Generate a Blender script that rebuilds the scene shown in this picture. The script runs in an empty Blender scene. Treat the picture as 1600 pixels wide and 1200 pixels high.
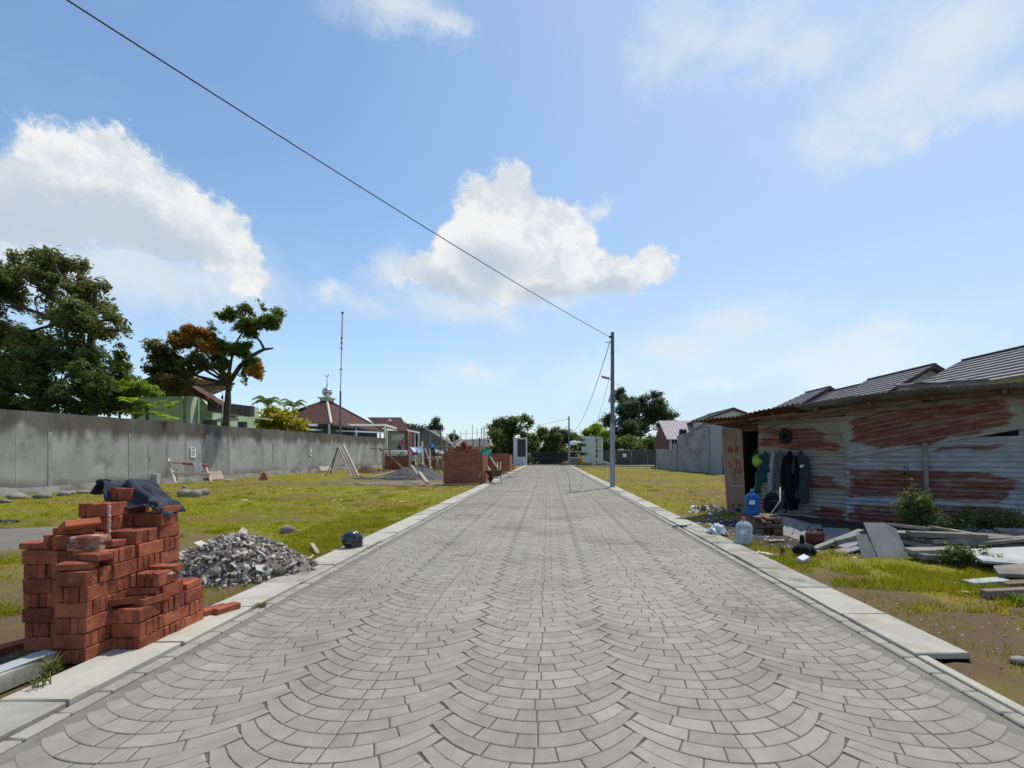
import bpy, bmesh, math, random
import numpy as np
from mathutils import Vector, Matrix, Euler

random.seed(7)
rng = np.random.default_rng(7)
S = bpy.context.scene
COL = S.collection
R = math.radians
PI = math.pi

# ------------------------------------------------------------------ camera
F, H0, VX, CH = 740.0, 710.0, 857.0, 1.5      # focal length, horizon row, vanishing column (photo pixels), eye height
cam = bpy.data.cameras.new('camera'); cam_ob = bpy.data.objects.new('camera', cam); COL.objects.link(cam_ob)
cam_ob.location = (0, 0, CH); cam_ob.rotation_euler = (R(90), 0, 0)
cam.sensor_width = 36; cam.lens = 36 * F / 1600
cam.shift_x = -(VX - 800) / 1600; cam.shift_y = (H0 - 600) / 1600
cam.clip_start = .05; cam.clip_end = 3000
S.camera = cam_ob

# ------------------------------------------------------------------ sun, sky, exposure
SUN_AZ, SUN_EL = 35.3, 63.0
sd = Vector((math.sin(R(SUN_AZ)) * math.cos(R(SUN_EL)), math.cos(R(SUN_AZ)) * math.cos(R(SUN_EL)), math.sin(R(SUN_EL))))
sun = bpy.data.lights.new('sun', 'SUN'); sun.energy = 3.3; sun.angle = R(.55); sun.color = (1, .955, .88)
sun_ob = bpy.data.objects.new('sun', sun); COL.objects.link(sun_ob)
sun_ob.rotation_euler = (-sd).to_track_quat('-Z', 'Y').to_euler()
S.view_settings.view_transform = 'Standard'; S.view_settings.look = 'None'
S.view_settings.exposure = .20; S.view_settings.gamma = 1; S.view_settings.use_curve_mapping = False
S.cycles.max_bounces = 6; S.cycles.transparent_max_bounces = 12
S.cycles.use_denoising = True

world = bpy.data.worlds.new('World'); S.world = world; world.use_nodes = True
WN, WL = world.node_tree.nodes, world.node_tree.links
WN.clear()
def wn(t, **kw):
    n = WN.new(t)
    for k, v in kw.items(): setattr(n, k, v)
    return n
def wmath(op, a, b=None, c=None, clamp=False):
    n = wn('ShaderNodeMath', operation=op, use_clamp=clamp)
    for i, v in enumerate((a, b, c)):
        if v is None: continue
        if isinstance(v, (int, float)): n.inputs[i].default_value = v
        else: WL.new(v, n.inputs[i])
    return n.outputs[0]
def wramp(v, lo, hi):
    n = wn('ShaderNodeMapRange', interpolation_type='SMOOTHSTEP')
    WL.new(v, n.inputs[0]); n.inputs[1].default_value = lo; n.inputs[2].default_value = hi
    return n.outputs[0]
def wmix(f, a, b):
    n = wn('ShaderNodeMix', data_type='RGBA')
    if isinstance(f, (int, float)): n.inputs[0].default_value = f
    else: WL.new(f, n.inputs[0])
    for s, v in ((6, a), (7, b)):
        if isinstance(v, tuple): n.inputs[s].default_value = v + (1,)
        else: WL.new(v, n.inputs[s])
    return n.outputs[2]
wtc = wn('ShaderNodeTexCoord'); DIR = wtc.outputs['Generated']
sky = wn('ShaderNodeTexSky', sky_type='NISHITA', sun_disc=False, sun_elevation=R(SUN_EL), sun_rotation=R(SUN_AZ))
sky.air_density = 1.0; sky.dust_density = .5; sky.ozone_density = 3.5; sky.altitude = 50
bg_sky = wn('ShaderNodeBackground'); bg_sky.inputs[1].default_value = .15
tint = wn('ShaderNodeMix', data_type='RGBA', blend_type='MULTIPLY'); tint.inputs[0].default_value = 1; tint.inputs[7].default_value = (1.0, 1.05, 1.0, 1)
WL.new(sky.outputs[0], tint.inputs[6]); WL.new(tint.outputs[2], bg_sky.inputs[0])
def wnoise(scale, detail=6, rough=.55, off=(0, 0, 0), stretch=(1, 1, 1), dist=0.0):
    mp = wn('ShaderNodeMapping'); WL.new(DIR, mp.inputs[0])
    mp.inputs['Location'].default_value = off; mp.inputs['Scale'].default_value = stretch
    n = wn('ShaderNodeTexNoise'); WL.new(mp.outputs[0], n.inputs['Vector'])
    n.inputs['Scale'].default_value = scale; n.inputs['Detail'].default_value = detail
    n.inputs['Roughness'].default_value = rough; n.inputs['Distortion'].default_value = dist
    return n.outputs[0]
nv = wn('ShaderNodeTexNoise'); WL.new(DIR, nv.inputs['Vector']); nv.inputs['Scale'].default_value = 8.5; nv.inputs['Detail'].default_value = 9; nv.inputs['Roughness'].default_value = .68
nsub = wn('ShaderNodeVectorMath', operation='SUBTRACT'); WL.new(nv.outputs['Color'], nsub.inputs[0]); nsub.inputs[1].default_value = (.5, .5, .5)
nadd = wn('ShaderNodeVectorMath', operation='MULTIPLY_ADD'); WL.new(nsub.outputs[0], nadd.inputs[0]); nadd.inputs[1].default_value = (.13, .13, .13); WL.new(DIR, nadd.inputs[2])
DIRW = nadd.outputs[0]
def blob(px, py, rx, ry):
    u, v = (px - VX) / F, (H0 - py) / F
    k = 1 / math.sqrt(1 + u * u + v * v)
    c = Vector((u, 1, v)) * k
    right = c.cross(Vector((0, 0, 1))).normalized(); up = right.cross(c)
    e = Matrix((right, c, up)).transposed().to_euler()
    q = k ** 1.35
    mp = wn('ShaderNodeMapping', vector_type='TEXTURE'); WL.new(DIRW, mp.inputs[0])
    mp.inputs['Location'].default_value = c; mp.inputs['Rotation'].default_value = e
    mp.inputs['Scale'].default_value = (rx / F * q, .9, ry / F * q)
    ln = wn('ShaderNodeVectorMath', operation='LENGTH'); WL.new(mp.outputs[0], ln.inputs[0])
    return wmath('SUBTRACT', 1.0, ln.outputs['Value'])
def field(bl):
    out = None
    for b in bl:
        d = blob(*b)
        out = d if out is None else wmath('SMOOTH_MAX', out, d, .25)
    return out
CUMULUS = [(100, 245, 85, 72), (185, 250, 90, 66), (25, 290, 80, 62), (265, 305, 90, 66), (325, 345, 62, 60), (355, 395, 62, 55), (395, 445, 36, 36), (150, 310, 190, 80), (260, 370, 120, 56), (20, 340, 120, 60),
           (795, 285, 40, 50), (768, 330, 86, 68), (845, 345, 80, 66), (895, 385, 62, 52), (740, 385, 80, 60), (860, 420, 130, 60), (955, 430, 100, 46), (1020, 408, 50, 42), (680, 430, 80, 36), (780, 420, 130, 66)]
VEIL = [(610, 8, 120, 46), (690, 32, 60, 24), (1480, 60, 300, 120), (1390, 150, 250, 120), (1250, 90, 220, 100), (1440, 205, 60, 40), (1560, 150, 130, 80), (1160, 70, 200, 90), (1150, 505, 130, 44), (1060, 550, 140, 40), (1400, 520, 110, 26),
        (745, 585, 80, 20), (200, 410, 300, 95), (60, 390, 220, 110), (340, 440, 130, 60), (250, 430, 160, 60), (730, 480, 190, 50), (860, 460, 200, 40), (1130, 600, 60, 18), (1300, 560, 200, 50), (960, 590, 120, 40), (620, 430, 70, 34), (518, 446, 34, 28), (930, 335, 34, 26)]
GREY = [(170, 350, 170, 62), (60, 370, 120, 60), (300, 400, 70, 40), (770, 415, 90, 58), (700, 450, 70, 34), (950, 455, 70, 24), (860, 460, 90, 24)]
n_big = wnoise(11, 9, .66, (3.1, 1.7, 4.2))
n_sun = wnoise(11, 6, .62, (3.1 + .10, 1.7 + .10, 4.2 + .26))
n_soft = wnoise(4.5, 6, .62, (7.3, .4, 2.2), (1, 1, 1.6), .6)
n_mid = wnoise(3.2, 4, .5, (2.3, 6.4, 1.2))
f_cum = field(CUMULUS)
cum = wmath('ADD', f_cum, wmath('MULTIPLY', wmath('SUBTRACT', n_big, .5), .9))
vel = wmath('ADD', field(VEIL), wmath('MULTIPLY', wmath('SUBTRACT', n_soft, .5), 2.4))
a_cum = wramp(cum, .06, .38)
a_vel = wmath('MULTIPLY', wramp(vel, -.45, 1.05), .80)
a_gen = wmath('MULTIPLY', wramp(wnoise(2.1, 6, .62, (1.3, 9.1, 5), (1, 1, 2.2), .4), .46, .9), .42)
sep = wn('ShaderNodeSeparateXYZ'); WL.new(DIR, sep.inputs[0])
a_hor = wmath('MULTIPLY', wmath('SUBTRACT', 1.0, wramp(sep.outputs[2], -.05, .46)), .52)
a_az = wmath('MULTIPLY', wramp(wmath('ADD', sep.outputs[0], wmath('MULTIPLY', sep.outputs[1], .6)), .0, 1.05), .36)      # air grows milkier towards the sun's side
alpha = wmath('MAXIMUM', wmath('MAXIMUM', a_cum, a_vel), wmath('MAXIMUM', a_gen, wmath('ADD', a_hor, a_az)))
lit = wramp(wmath('SUBTRACT', n_big, n_sun), -.13, .11)                 # side turned to the sun
thick = wramp(wmath('ADD', field(GREY), wmath('MULTIPLY', wmath('SUBTRACT', n_mid, .5), 1.2)), -.1, .7)          # shaded undersides
c_lit = wmix(lit, (.74, .80, .87), (.97, .98, .985))
c_cum = wmix(wmath('MULTIPLY', thick, .9), c_lit, (.58, .67, .78))
c_all = wmix(a_cum, wmix(a_vel, (.62, .77, .91), (.90, .935, .96)), c_cum)
bg_cl = wn('ShaderNodeBackground'); WL.new(c_all, bg_cl.inputs[0]); bg_cl.inputs[1].default_value = .80
mixs = wn('ShaderNodeMixShader'); WL.new(alpha, mixs.inputs[0]); WL.new(bg_sky.outputs[0], mixs.inputs[1]); WL.new(bg_cl.outputs[0], mixs.inputs[2])
wout = wn('ShaderNodeOutputWorld'); WL.new(mixs.outputs[0], wout.inputs[0])
world.cycles.sampling_method = 'MANUAL'; world.cycles.sample_map_resolution = 512

# ------------------------------------------------------------------ placing helpers (photo row/column of a foot on the ground -> metres)
def G(px, py, z=0.0):
    Y = F * (CH - z) / (py - H0)
    return Vector(((px - VX) / F * Y, Y, z))
def D(px, py, Y):
    return Vector(((px - VX) / F * Y, Y, CH - (py - H0) / F * Y))

# ------------------------------------------------------------------ numpy value noise
def _h(ix, iy, s):
    n = (ix.astype(np.int64) * 374761393 + iy.astype(np.int64) * 668265263 + s * 144269504) & 0x7fffffff
    n = ((n ^ (n >> 13)) * 1274126177) & 0x7fffffff
    return ((n ^ (n >> 16)) & 0xffff) / 65535.0
def vnoise(x, y, s=0):
    x = np.asarray(x, float); y = np.asarray(y, float)
    ix, iy = np.floor(x), np.floor(y); fx, fy = x - ix, y - iy
    fx = fx * fx * (3 - 2 * fx); fy = fy * fy * (3 - 2 * fy)
    a, b, c, d = _h(ix, iy, s), _h(ix + 1, iy, s), _h(ix, iy + 1, s), _h(ix + 1, iy + 1, s)
    return (a * (1 - fx) + b * fx) * (1 - fy) + (c * (1 - fx) + d * fx) * fy
def fbm(x, y, s=0, o=4):
    t, a, k = 0, .5, 1.0
    for i in range(o): t = t + a * vnoise(np.asarray(x) * k, np.asarray(y) * k, s + i * 17); a *= .5; k *= 2.03
    return t / (1 - .5 ** o)
def sstep(a, b, x):
    t = np.clip((np.asarray(x, float) - a) / (b - a), 0, 1); return t * t * (3 - 2 * t)

# ------------------------------------------------------------------ materials
MATS = {}
def mat(name, c1, c2=None, scale=6, rough=.8, bump=.0, bscale=None, spec=.3, metal=0, var=0.0, dirt=None, dscale=1.2, dlo=.5, dhi=.7, tone=False, detail=6,
        stretch=(1, 1, 1), trans=0, alpha=1, sheen=0, transl=0, attr_mix=None, coat=0):
    if name in MATS: return MATS[name]
    m = bpy.data.materials.new(name); m.use_nodes = True; MATS[name] = m
    N, L = m.node_tree.nodes, m.node_tree.links
    P = N['Principled BSDF']; P.inputs['Roughness'].default_value = rough; P.inputs['Metallic'].default_value = metal
    P.inputs['Specular IOR Level'].default_value = spec
    c2 = c2 or tuple(v * .8 for v in c1)
    geo = N.new('ShaderNodeNewGeometry')
    mp = N.new('ShaderNodeMapping'); mp.inputs['Scale'].default_value = stretch; L.new(geo.outputs['Position'], mp.inputs[0])
    def noise(sc, de=6, ro=.6):
        n = N.new('ShaderNodeTexNoise'); n.inputs['Scale'].default_value = sc; n.inputs['Detail'].default_value = de; n.inputs['Roughness'].default_value = ro
        L.new(mp.outputs[0], n.inputs['Vector']); return n.outputs[0]
    def rampf(v, lo, hi):
        n = N.new('ShaderNodeMapRange'); n.interpolation_type = 'SMOOTHSTEP'; L.new(v, n.inputs[0]); n.inputs[1].default_value = lo; n.inputs[2].default_value = hi; return n.outputs[0]
    def mix(f, a, b, mode='MIX'):
        n = N.new('ShaderNodeMix'); n.data_type = 'RGBA'; n.blend_type = mode
        if isinstance(f, float): n.inputs[0].default_value = f
        else: L.new(f, n.inputs[0])
        for s, v in ((6, a), (7, b)):
            if isinstance(v, tuple): n.inputs[s].default_value = v[:3] + (1,)
            else: L.new(v, n.inputs[s])
        return n.outputs[2]
    nz = noise(scale, detail)
    col = mix(rampf(nz, .3, .7), tuple(c1), tuple(c2))
    if attr_mix:
        for an, ac in attr_mix:
            a = N.new('ShaderNodeAttribute'); a.attribute_name = an
            col = mix(a.outputs['Fac'], col, tuple(ac))
    if dirt: col = mix(rampf(noise(dscale, 7, .65), dlo, dhi), col, tuple(dirt))
    if tone or var:
        v = N.new('ShaderNodeMath'); v.operation = 'MULTIPLY_ADD'
        if tone:
            a = N.new('ShaderNodeAttribute'); a.attribute_name = 'tone'; L.new(a.outputs['Fac'], v.inputs[0]); v.inputs[1].default_value = 1; v.inputs[2].default_value = 0
        else:
            a = N.new('ShaderNodeObjectInfo'); L.new(a.outputs['Random'], v.inputs[0]); v.inputs[1].default_value = 2 * var; v.inputs[2].default_value = 1 - var
        cb = N.new('ShaderNodeCombineColor')
        for i in range(3): L.new(v.outputs[0], cb.inputs[i])
        col = mix(1.0, col, cb.outputs[0], 'MULTIPLY')
    L.new(col, P.inputs['Base Color'])
    if bump:
        b = N.new('ShaderNodeBump'); b.inputs['Strength'].default_value = 1; b.inputs['Distance'].default_value = bump
        L.new(noise(bscale or scale * 5, 5, .65), b.inputs['Height']); L.new(b.outputs[0], P.inputs['Normal'])
    if trans: P.inputs['Transmission Weight'].default_value = trans; P.inputs['IOR'].default_value = 1.25
    if alpha < 1: P.inputs['Alpha'].default_value = alpha
    if sheen: P.inputs['Sheen Weight'].default_value = sheen
    if coat: P.inputs['Coat Weight'].default_value = coat
    if transl:
        t = N.new('ShaderNodeBsdfTranslucent'); L.new(mix(1.0, col, (2.3, 2.2, 1.2), 'MULTIPLY') if tone else col, t.inputs[0])
        ms = N.new('ShaderNodeMixShader'); ms.inputs[0].default_value = transl
        L.new(P.outputs[0], ms.inputs[1]); L.new(t.outputs[0], ms.inputs[2]); L.new(ms.outputs[0], N['Material Output'].inputs[0])
    return m

# ------------------------------------------------------------------ mesh builder
def rot(rx=0, ry=0, rz=0): return Euler((R(rx), R(ry), R(rz))).to_matrix()
class MB:
    def __init__(s): s.V, s.F, s.M, s.T = [], [], [], []
    def add(s, vs, fs, mi=0, tone=1.0):
        o = len(s.V); s.V += [tuple(v) for v in vs]; s.T += [tone] * len(vs)
        for f in fs: s.F.append(tuple(i + o for i in f)); s.M.append(mi)
        return s
    def box(s, c, d, r=None, mi=0, tone=1.0, taper=1.0):
        r = r or Matrix.Identity(3); c = Vector(c); vs = []
        for z in (-.5, .5):
            k = taper if z > 0 else 1
            for x, y in ((-.5, -.5), (.5, -.5), (.5, .5), (-.5, .5)): vs.append(c + r @ Vector((x * d[0] * k, y * d[1] * k, z * d[2])))
        return s.add(vs, [(3, 2, 1, 0), (4, 5, 6, 7), (0, 1, 5, 4), (1, 2, 6, 5), (2, 3, 7, 6), (3, 0, 4, 7)], mi, tone)
    def cbox(s, c, d, r=None, ch=.006, mi=0, tone=1.0, jit=0.0):
        r = r or Matrix.Identity(3); c = Vector(c); hx = [v / 2 for v in d]; ch = min(ch, min(hx) * .8); vs = []
        for k in range(8):
            sg = [1 if k >> a & 1 else -1 for a in range(3)]
            for a in range(3):
                vs.append(Vector([sg[i] * (hx[i] if i == a else hx[i] - ch) + (random.uniform(-jit, jit) if jit else 0) for i in range(3)]))
        fs = []
        for a in range(3):
            b, e = [i for i in range(3) if i != a]
            for sgn in (0, 1):
                ks = [(sgn << a) | (x << b) | (y << e) for x, y in ((0, 0), (1, 0), (1, 1), (0, 1))]
                fs.append([3 * k + a for k in ks])
        for a in range(3):
            b, e = [i for i in range(3) if i != a]
            for x in (0, 1):
                for y in (0, 1):
                    k = (x << b) | (y << e); k2 = k | (1 << a)
                    fs.append([3 * k + b, 3 * k + e, 3 * k2 + e, 3 * k2 + b])
        for k in range(8): fs.append([3 * k, 3 * k + 1, 3 * k + 2])
        out = []
        for f in fs:
            n = (vs[f[1]] - vs[f[0]]).cross(vs[f[2]] - vs[f[0]]); m = sum((vs[i] for i in f), Vector())
            out.append(tuple(f) if n.dot(m) > 0 else tuple(reversed(f)))
        return s.add([c + r @ v for v in vs], out, mi, tone)
    def tube(s, pts, rad, n=8, cap=True, mi=0, tone=1.0):
        pts = [Vector(p) for p in pts]; rad = rad if isinstance(rad, (list, tuple)) else [rad] * len(pts)
        vs, fs = [], []; up = Vector((.13, .21, .97))
        t0 = (pts[1] - pts[0]).normalized(); a = t0.cross(up)
        if a.length < .1: a = t0.cross(Vector((1, 0, 0)))
        a.normalize()
        for i, p in enumerate(pts):
            t = (pts[min(i + 1, len(pts) - 1)] - pts[max(i - 1, 0)]).normalized()
            a = (a - t * a.dot(t)).normalized(); b = t.cross(a)
            for k in range(n):
                q = 2 * PI * k / n; vs.append(p + (a * math.cos(q) + b * math.sin(q)) * rad[i])
        for i in range(len(pts) - 1):
            for k in range(n):
                fs.append((i * n + k, i * n + (k + 1) % n, (i + 1) * n + (k + 1) % n, (i + 1) * n + k))
        if cap: fs.append(tuple(range(n - 1, -1, -1))); fs.append(tuple((len(pts) - 1) * n + k for k in range(n)))
        return s.add(vs, fs, mi, tone)
    def lathe(s, prof, n=16, c=(0, 0, 0), r=None, mi=0, tone=1.0, sq=(1, 1)):
        r = r or Matrix.Identity(3); c = Vector(c); vs, fs = [], []
        for (q, z) in prof:
            for k in range(n):
                a = 2 * PI * k / n; vs.append(c + r @ Vector((q * math.cos(a) * sq[0], q * math.sin(a) * sq[1], z)))
        for i in range(len(prof) - 1):
            for k in range(n): fs.append((i * n + k, i * n + (k + 1) % n, (i + 1) * n + (k + 1) % n, (i + 1) * n + k))
        if prof[0][0] > 1e-5: fs.append(tuple(range(n - 1, -1, -1)))
        if prof[-1][0] > 1e-5: fs.append(tuple((len(prof) - 1) * n + k for k in range(n)))
        return s.add(vs, fs, mi, tone)
    def prism(s, poly, a, b, mi=0, tone=1.0):
        """poly: list of 3-D points (one face), extruded from offset a to offset b (vectors)"""
        a, b = Vector(a), Vector(b); n = len(poly); p = [Vector(v) for v in poly]
        vs = [v + a for v in p] + [v + b for v in p]
        return s.add(vs, [tuple(range(n - 1, -1, -1)), tuple(range(n, 2 * n))] + [(i, (i + 1) % n, n + (i + 1) % n, n + i) for i in range(n)], mi, tone)
    def grid(s, fn, nu, nv, mi=0, tone=1.0):
        vs = [fn(i / nu, j / nv) for j in range(nv + 1) for i in range(nu + 1)]
        fs = [(j * (nu + 1) + i, j * (nu + 1) + i + 1, (j + 1) * (nu + 1) + i + 1, (j + 1) * (nu + 1) + i) for j in range(nv) for i in range(nu)]
        return s.add(vs, fs, mi, tone)
    def rock(s, c, d, seed=0, n=1, mi=0, tone=1.0, rough=.25, rz=0):
        bm = bmesh.new(); bmesh.ops.create_icosphere(bm, subdivisions=n, radius=.5)
        rr = random.Random(seed); m = rot(0, 0, rz)
        off = [Vector((rr.uniform(-1, 1), rr.uniform(-1, 1), rr.uniform(-1, 1))).normalized() for _ in range(5)]
        amp = [rr.uniform(-rough, rough) for _ in range(5)]
        vs = []
        for v in bm.verts:
            k = 1 + sum(a * max(0, v.co.normalized().dot(o)) ** 2 for a, o in zip(amp, off)) + rr.uniform(-.05, .05)
            vs.append(Vector(c) + m @ Vector((v.co.x * k * d[0], v.co.y * k * d[1], v.co.z * k * d[2])))
        fs = [tuple(v.index for v in f.verts) for f in bm.faces]; bm.free()
        return s.add(vs, fs, mi, tone)
    def shift(s, d):
        d = Vector(d); s.V = [tuple(Vector(v) + d) for v in s.V]; return s
    def mesh(s, name, mats, smooth=False, tone=False):
        me = bpy.data.meshes.new(name); me.from_pydata(s.V, [], s.F)
        for m in (mats if isinstance(mats, (list, tuple)) else [mats]): me.materials.append(m)
        if any(s.M): me.polygons.foreach_set('material_index', s.M)
        if smooth: me.polygons.foreach_set('use_smooth', [True] * len(s.F))
        if tone:
            at = me.attributes.new('tone', 'FLOAT', 'POINT'); at.data.foreach_set('value', s.T)
        me.update(); return me
    def build(s, name, mats, parent=None, smooth=False, tone=False, world=False, loc=None, auto=None):
        if parent is not None and world: s.shift(-Vector(parent['_w']) if '_w' in parent else (0, 0, 0))
        if loc is not None: s.shift(-Vector(loc))
        me = s.mesh(name, mats, smooth or auto is not None, tone)
        if auto is not None: me.set_sharp_from_angle(angle=R(auto))
        o = bpy.data.objects.new(name, me); COL.objects.link(o)
        if loc is not None: o.location = loc
        if parent is not None: o.parent = parent
        return o
def np_mesh(name, V, faces, mats, parent=None, tone=None, attrs=None, smooth=False, fm=None):
    """V (n,3); faces (m,k) of one size"""
    me = bpy.data.meshes.new(name); V = np.asarray(V, np.float32); faces = np.asarray(faces, np.int32)
    me.vertices.add(len(V)); me.vertices.foreach_set('co', V.ravel())
    m, k = faces.shape
    me.loops.add(m * k); me.loops.foreach_set('vertex_index', faces.ravel())
    me.polygons.add(m); me.polygons.foreach_set('loop_start', np.arange(0, m * k, k, dtype=np.int32))
    if fm is not None: me.polygons.foreach_set('material_index', np.asarray(fm, np.int32))
    me.polygons.foreach_set('use_smooth', np.full(m, bool(smooth)))
    for mm in (mats if isinstance(mats, (list, tuple)) else [mats]): me.materials.append(mm)
    for an, av in {**({'tone': tone} if tone is not None else {}), **(attrs or {})}.items():
        at = me.attributes.new(an, 'FLOAT', 'POINT'); at.data.foreach_set('value', np.asarray(av, np.float32))
    me.update(calc_edges=True); me.validate()
    o = bpy.data.objects.new(name, me); COL.objects.link(o)
    if parent is not None: o.parent = parent
    return o
def thing(name, label, cat, loc=(0, 0, 0), rz=0, group=None):
    o = bpy.data.objects.new(name, None); COL.objects.link(o); o.empty_display_size = .1
    o.location = loc; o.rotation_euler = (0, 0, R(rz)); o['label'] = label; o['category'] = cat
    if group: o['group'] = group
    o['_w'] = list(loc)
    return o
def tag(o, label, cat, group=None, kind=None):
    o['label'] = label; o['category'] = cat
    if group: o['group'] = group
    if kind: o['kind'] = kind
    return o
def struct(o, label=None):
    o['kind'] = 'structure'
    if label: o['label'] = label
    return o
def stuff(o, label=None, cat=None):
    o['kind'] = 'stuff'
    if label: o['label'] = label; o['category'] = cat
    return o
def solo(name, mb, m, loc, label, cat, group=None, **kw):
    """a thing that is one mesh; mb in world coordinates"""
    return tag(mb.build(name, m, loc=loc, **kw), label, cat, group)
def dup(root, loc, rz=0, label=None):
    r = root.copy(); COL.objects.link(r); r.location = loc; r.rotation_euler = (0, 0, R(rz))
    if label: r['label'] = label
    for ch in list(root.children):
        c = ch.copy(); COL.objects.link(c); c.parent = r
        for g in ch.children:
            d = g.copy(); COL.objects.link(d); d.parent = c
    return r
def share(name, me, parent, loc, r=None):
    o = bpy.data.objects.new(name, me); COL.objects.link(o); o.parent = parent; o.location = loc
    if r is not None: o.rotation_euler = r
    return o
# ================================================================== GROUND
XL, XR = -2.74, 2.60                     # paved edges
KL, KR = -2.84, 2.70                     # outer edge of the kerb stones
SL, SR = -3.27, 3.12                     # outer edge of the cover slabs
SLAB_R0 = 3.50                           # the covers on the hut side start here
def zones(x, y):
    """0..1 maps of bare brown soil, grey sand and dark damp soil over the field"""
    n1 = fbm(x * .55, y * .55, 3); n2 = fbm(x * 1.7, y * 1.7, 9); n3 = fbm(x * .16, y * .3, 21); n4 = fbm(x * 6, y * 6, 33, 3)
    left = x < 0
    soil = sstep(.50, .66, n1 * .55 + n2 * .45 + (n3 - .5) * .5) * .75
    d = np.abs(np.where(left, SL - x, x - SR))
    soil = np.maximum(soil, sstep(.1, .75, (n2 * .6 + n4 * .4)) * (1 - sstep(.15, 1.2, d + (n1 - .5) * 1.2)) * (1 - sstep(8.5, 12, y)) * np.where(left, 1.25, .9))
    def patch(cx, cy, rx, ry, k=1.0):
        q = np.sqrt(((x - cx) / rx) ** 2 + ((y - cy) / ry) ** 2) + (n2 - .5) * .9
        return k * (1 - sstep(.7, 1.15, q))
    soil = np.maximum(soil, patch(-4.4, 4.2, 1.5, 2.4)); soil = np.maximum(soil, patch(-5.5, 5.2, 1.6, 1.2, .8))
    soil = np.maximum(soil, patch(4.9, 3.75, 2.4, .95)); soil = np.maximum(soil, patch(3.5, 5.0, .62, 1.6, .9))
    soil = np.maximum(soil, patch(5.8, 14.5, 2.2, .8, .45)); soil = np.maximum(soil, patch(-9, 24.5, 7, 2.6, .9)); soil = np.maximum(soil, patch(-7.5, 32, 6, 9, .9))
    soil = np.maximum(soil, patch(-6.2, 8.2, 1.7, .8, .7)); soil = np.maximum(soil, patch(-8, 11, 4, .7, .55))
    grass_keep = patch(5.3, 5.45, 1.6, .6); soil = np.clip(soil * (1 - .85 * grass_keep) - .35 * sstep(.5, .72, fbm(x * 2.6, y * 2.6, 44)), 0, 1)
    soil = soil * (1 - .8 * patch(-4.0, 9.0, 1.4, 1.8)) * (1 - .6 * patch(-9.5, 13, 5, 1.5))
    grey = patch(-9.9, 8.4, 2.6, 1.15); grey = np.maximum(grey, patch(-8.2, 25, 3.4, 1.6, .8))
    damp = patch(4.15, 9.4, 1.0, 2.1); damp = np.maximum(damp, patch(3.9, 8.0, .55, .9))
    damp = np.maximum(damp, patch(6.6, 8.6, 3.0, 1.9, 1.0)); damp = np.maximum(damp, patch(5.0, 8.6, 1.3, 1.3)); damp = np.maximum(damp, patch(6.3, 10.3, 2.6, 1.5)); damp = np.maximum(damp, patch(8.2, 8.6, 2.0, 1.3))
    dry = sstep(.42, .72, fbm(x * .33 + 5, y * .5, 51)) * (1 - sstep(14, 40, y) * .3)
    dry = np.where(x > 0, np.clip(dry + .25 * sstep(11, 14, y), 0, 1), dry)
    return np.clip(soil, 0, 1), grey, damp, dry
def hgt(x, y):
    x = np.asarray(x, float); y = np.asarray(y, float)
    b = (fbm(x * .8, y * .8, 5) - .5) * .10 + (fbm(x * 3.2, y * 3.2, 6, 3) - .5) * .045
    d = np.where(x < 0, SL - x, x - SR)
    b = b * sstep(.05, 1.2, d) - .005
    b = b + .16 * np.exp(-(((x + 10) / 2.4) ** 2 + ((y - 8.6) / .8) ** 2))
    trench = (x > 2.79) & (x < 3.2) & (y < SLAB_R0)
    b = np.where(trench, -.03 + (fbm(x * 9, y * 9, 8, 3) - .5) * .03, b)
    return np.where((x > SL + .01) & (x < SR - .01) & ~trench, -.12, b)
def axis(lo, hi, c0, c1, st, far):
    a = list(np.arange(c0, c1 + 1e-6, st)); s = st
    while a[-1] < hi: s *= far; a.append(min(a[-1] + s, hi))
    s = st; b = [c0]
    while b[-1] > lo: s *= far; b.append(max(b[-1] - s, lo))
    return np.array(b[:0:-1] + a)
gx = axis(-420, 420, -9, 8, .085, 1.07)
gx = np.array(sorted([v for v in gx if min(abs(v - w) for w in (SL, SR, 2.79)) > .03] + [SL, SL + .012, SR - .012, SR, 2.788, 2.792]))
gy = axis(-60, 900, 1.6, 13, .085, 1.05)
GX, GY = np.meshgrid(gx, gy); x_, y_ = GX.ravel(), GY.ravel(); z_ = hgt(x_, y_)
so_, gr_, da_, dr_ = zones(x_, y_)
nx, ny = len(gx), len(gy); ii = (np.arange(ny - 1)[:, None] * nx + np.arange(nx - 1)[None, :]).ravel()
m_ground = mat('ground', (.18, .19, .018), (.26, .225, .03), scale=2.2, rough=.95, spec=.1, bump=.02, bscale=55, detail=8,
               attr_mix=[('dry', (.24, .175, .05)), ('soil', (.155, .105, .062)), ('grey', (.215, .195, .165)), ('damp', (.075, .062, .052))],
               dirt=(.10, .085, .045), dscale=7, dlo=.56, dhi=.78)
ground = struct(np_mesh('ground', np.stack([x_, y_, z_], 1), np.stack([ii, ii + 1, ii + nx + 1, ii + nx], 1), m_ground,
                attrs={'soil': so_, 'grey': gr_, 'damp': da_, 'dry': dr_}, smooth=True), 'open building plot of patchy grass and bare soil')

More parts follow.
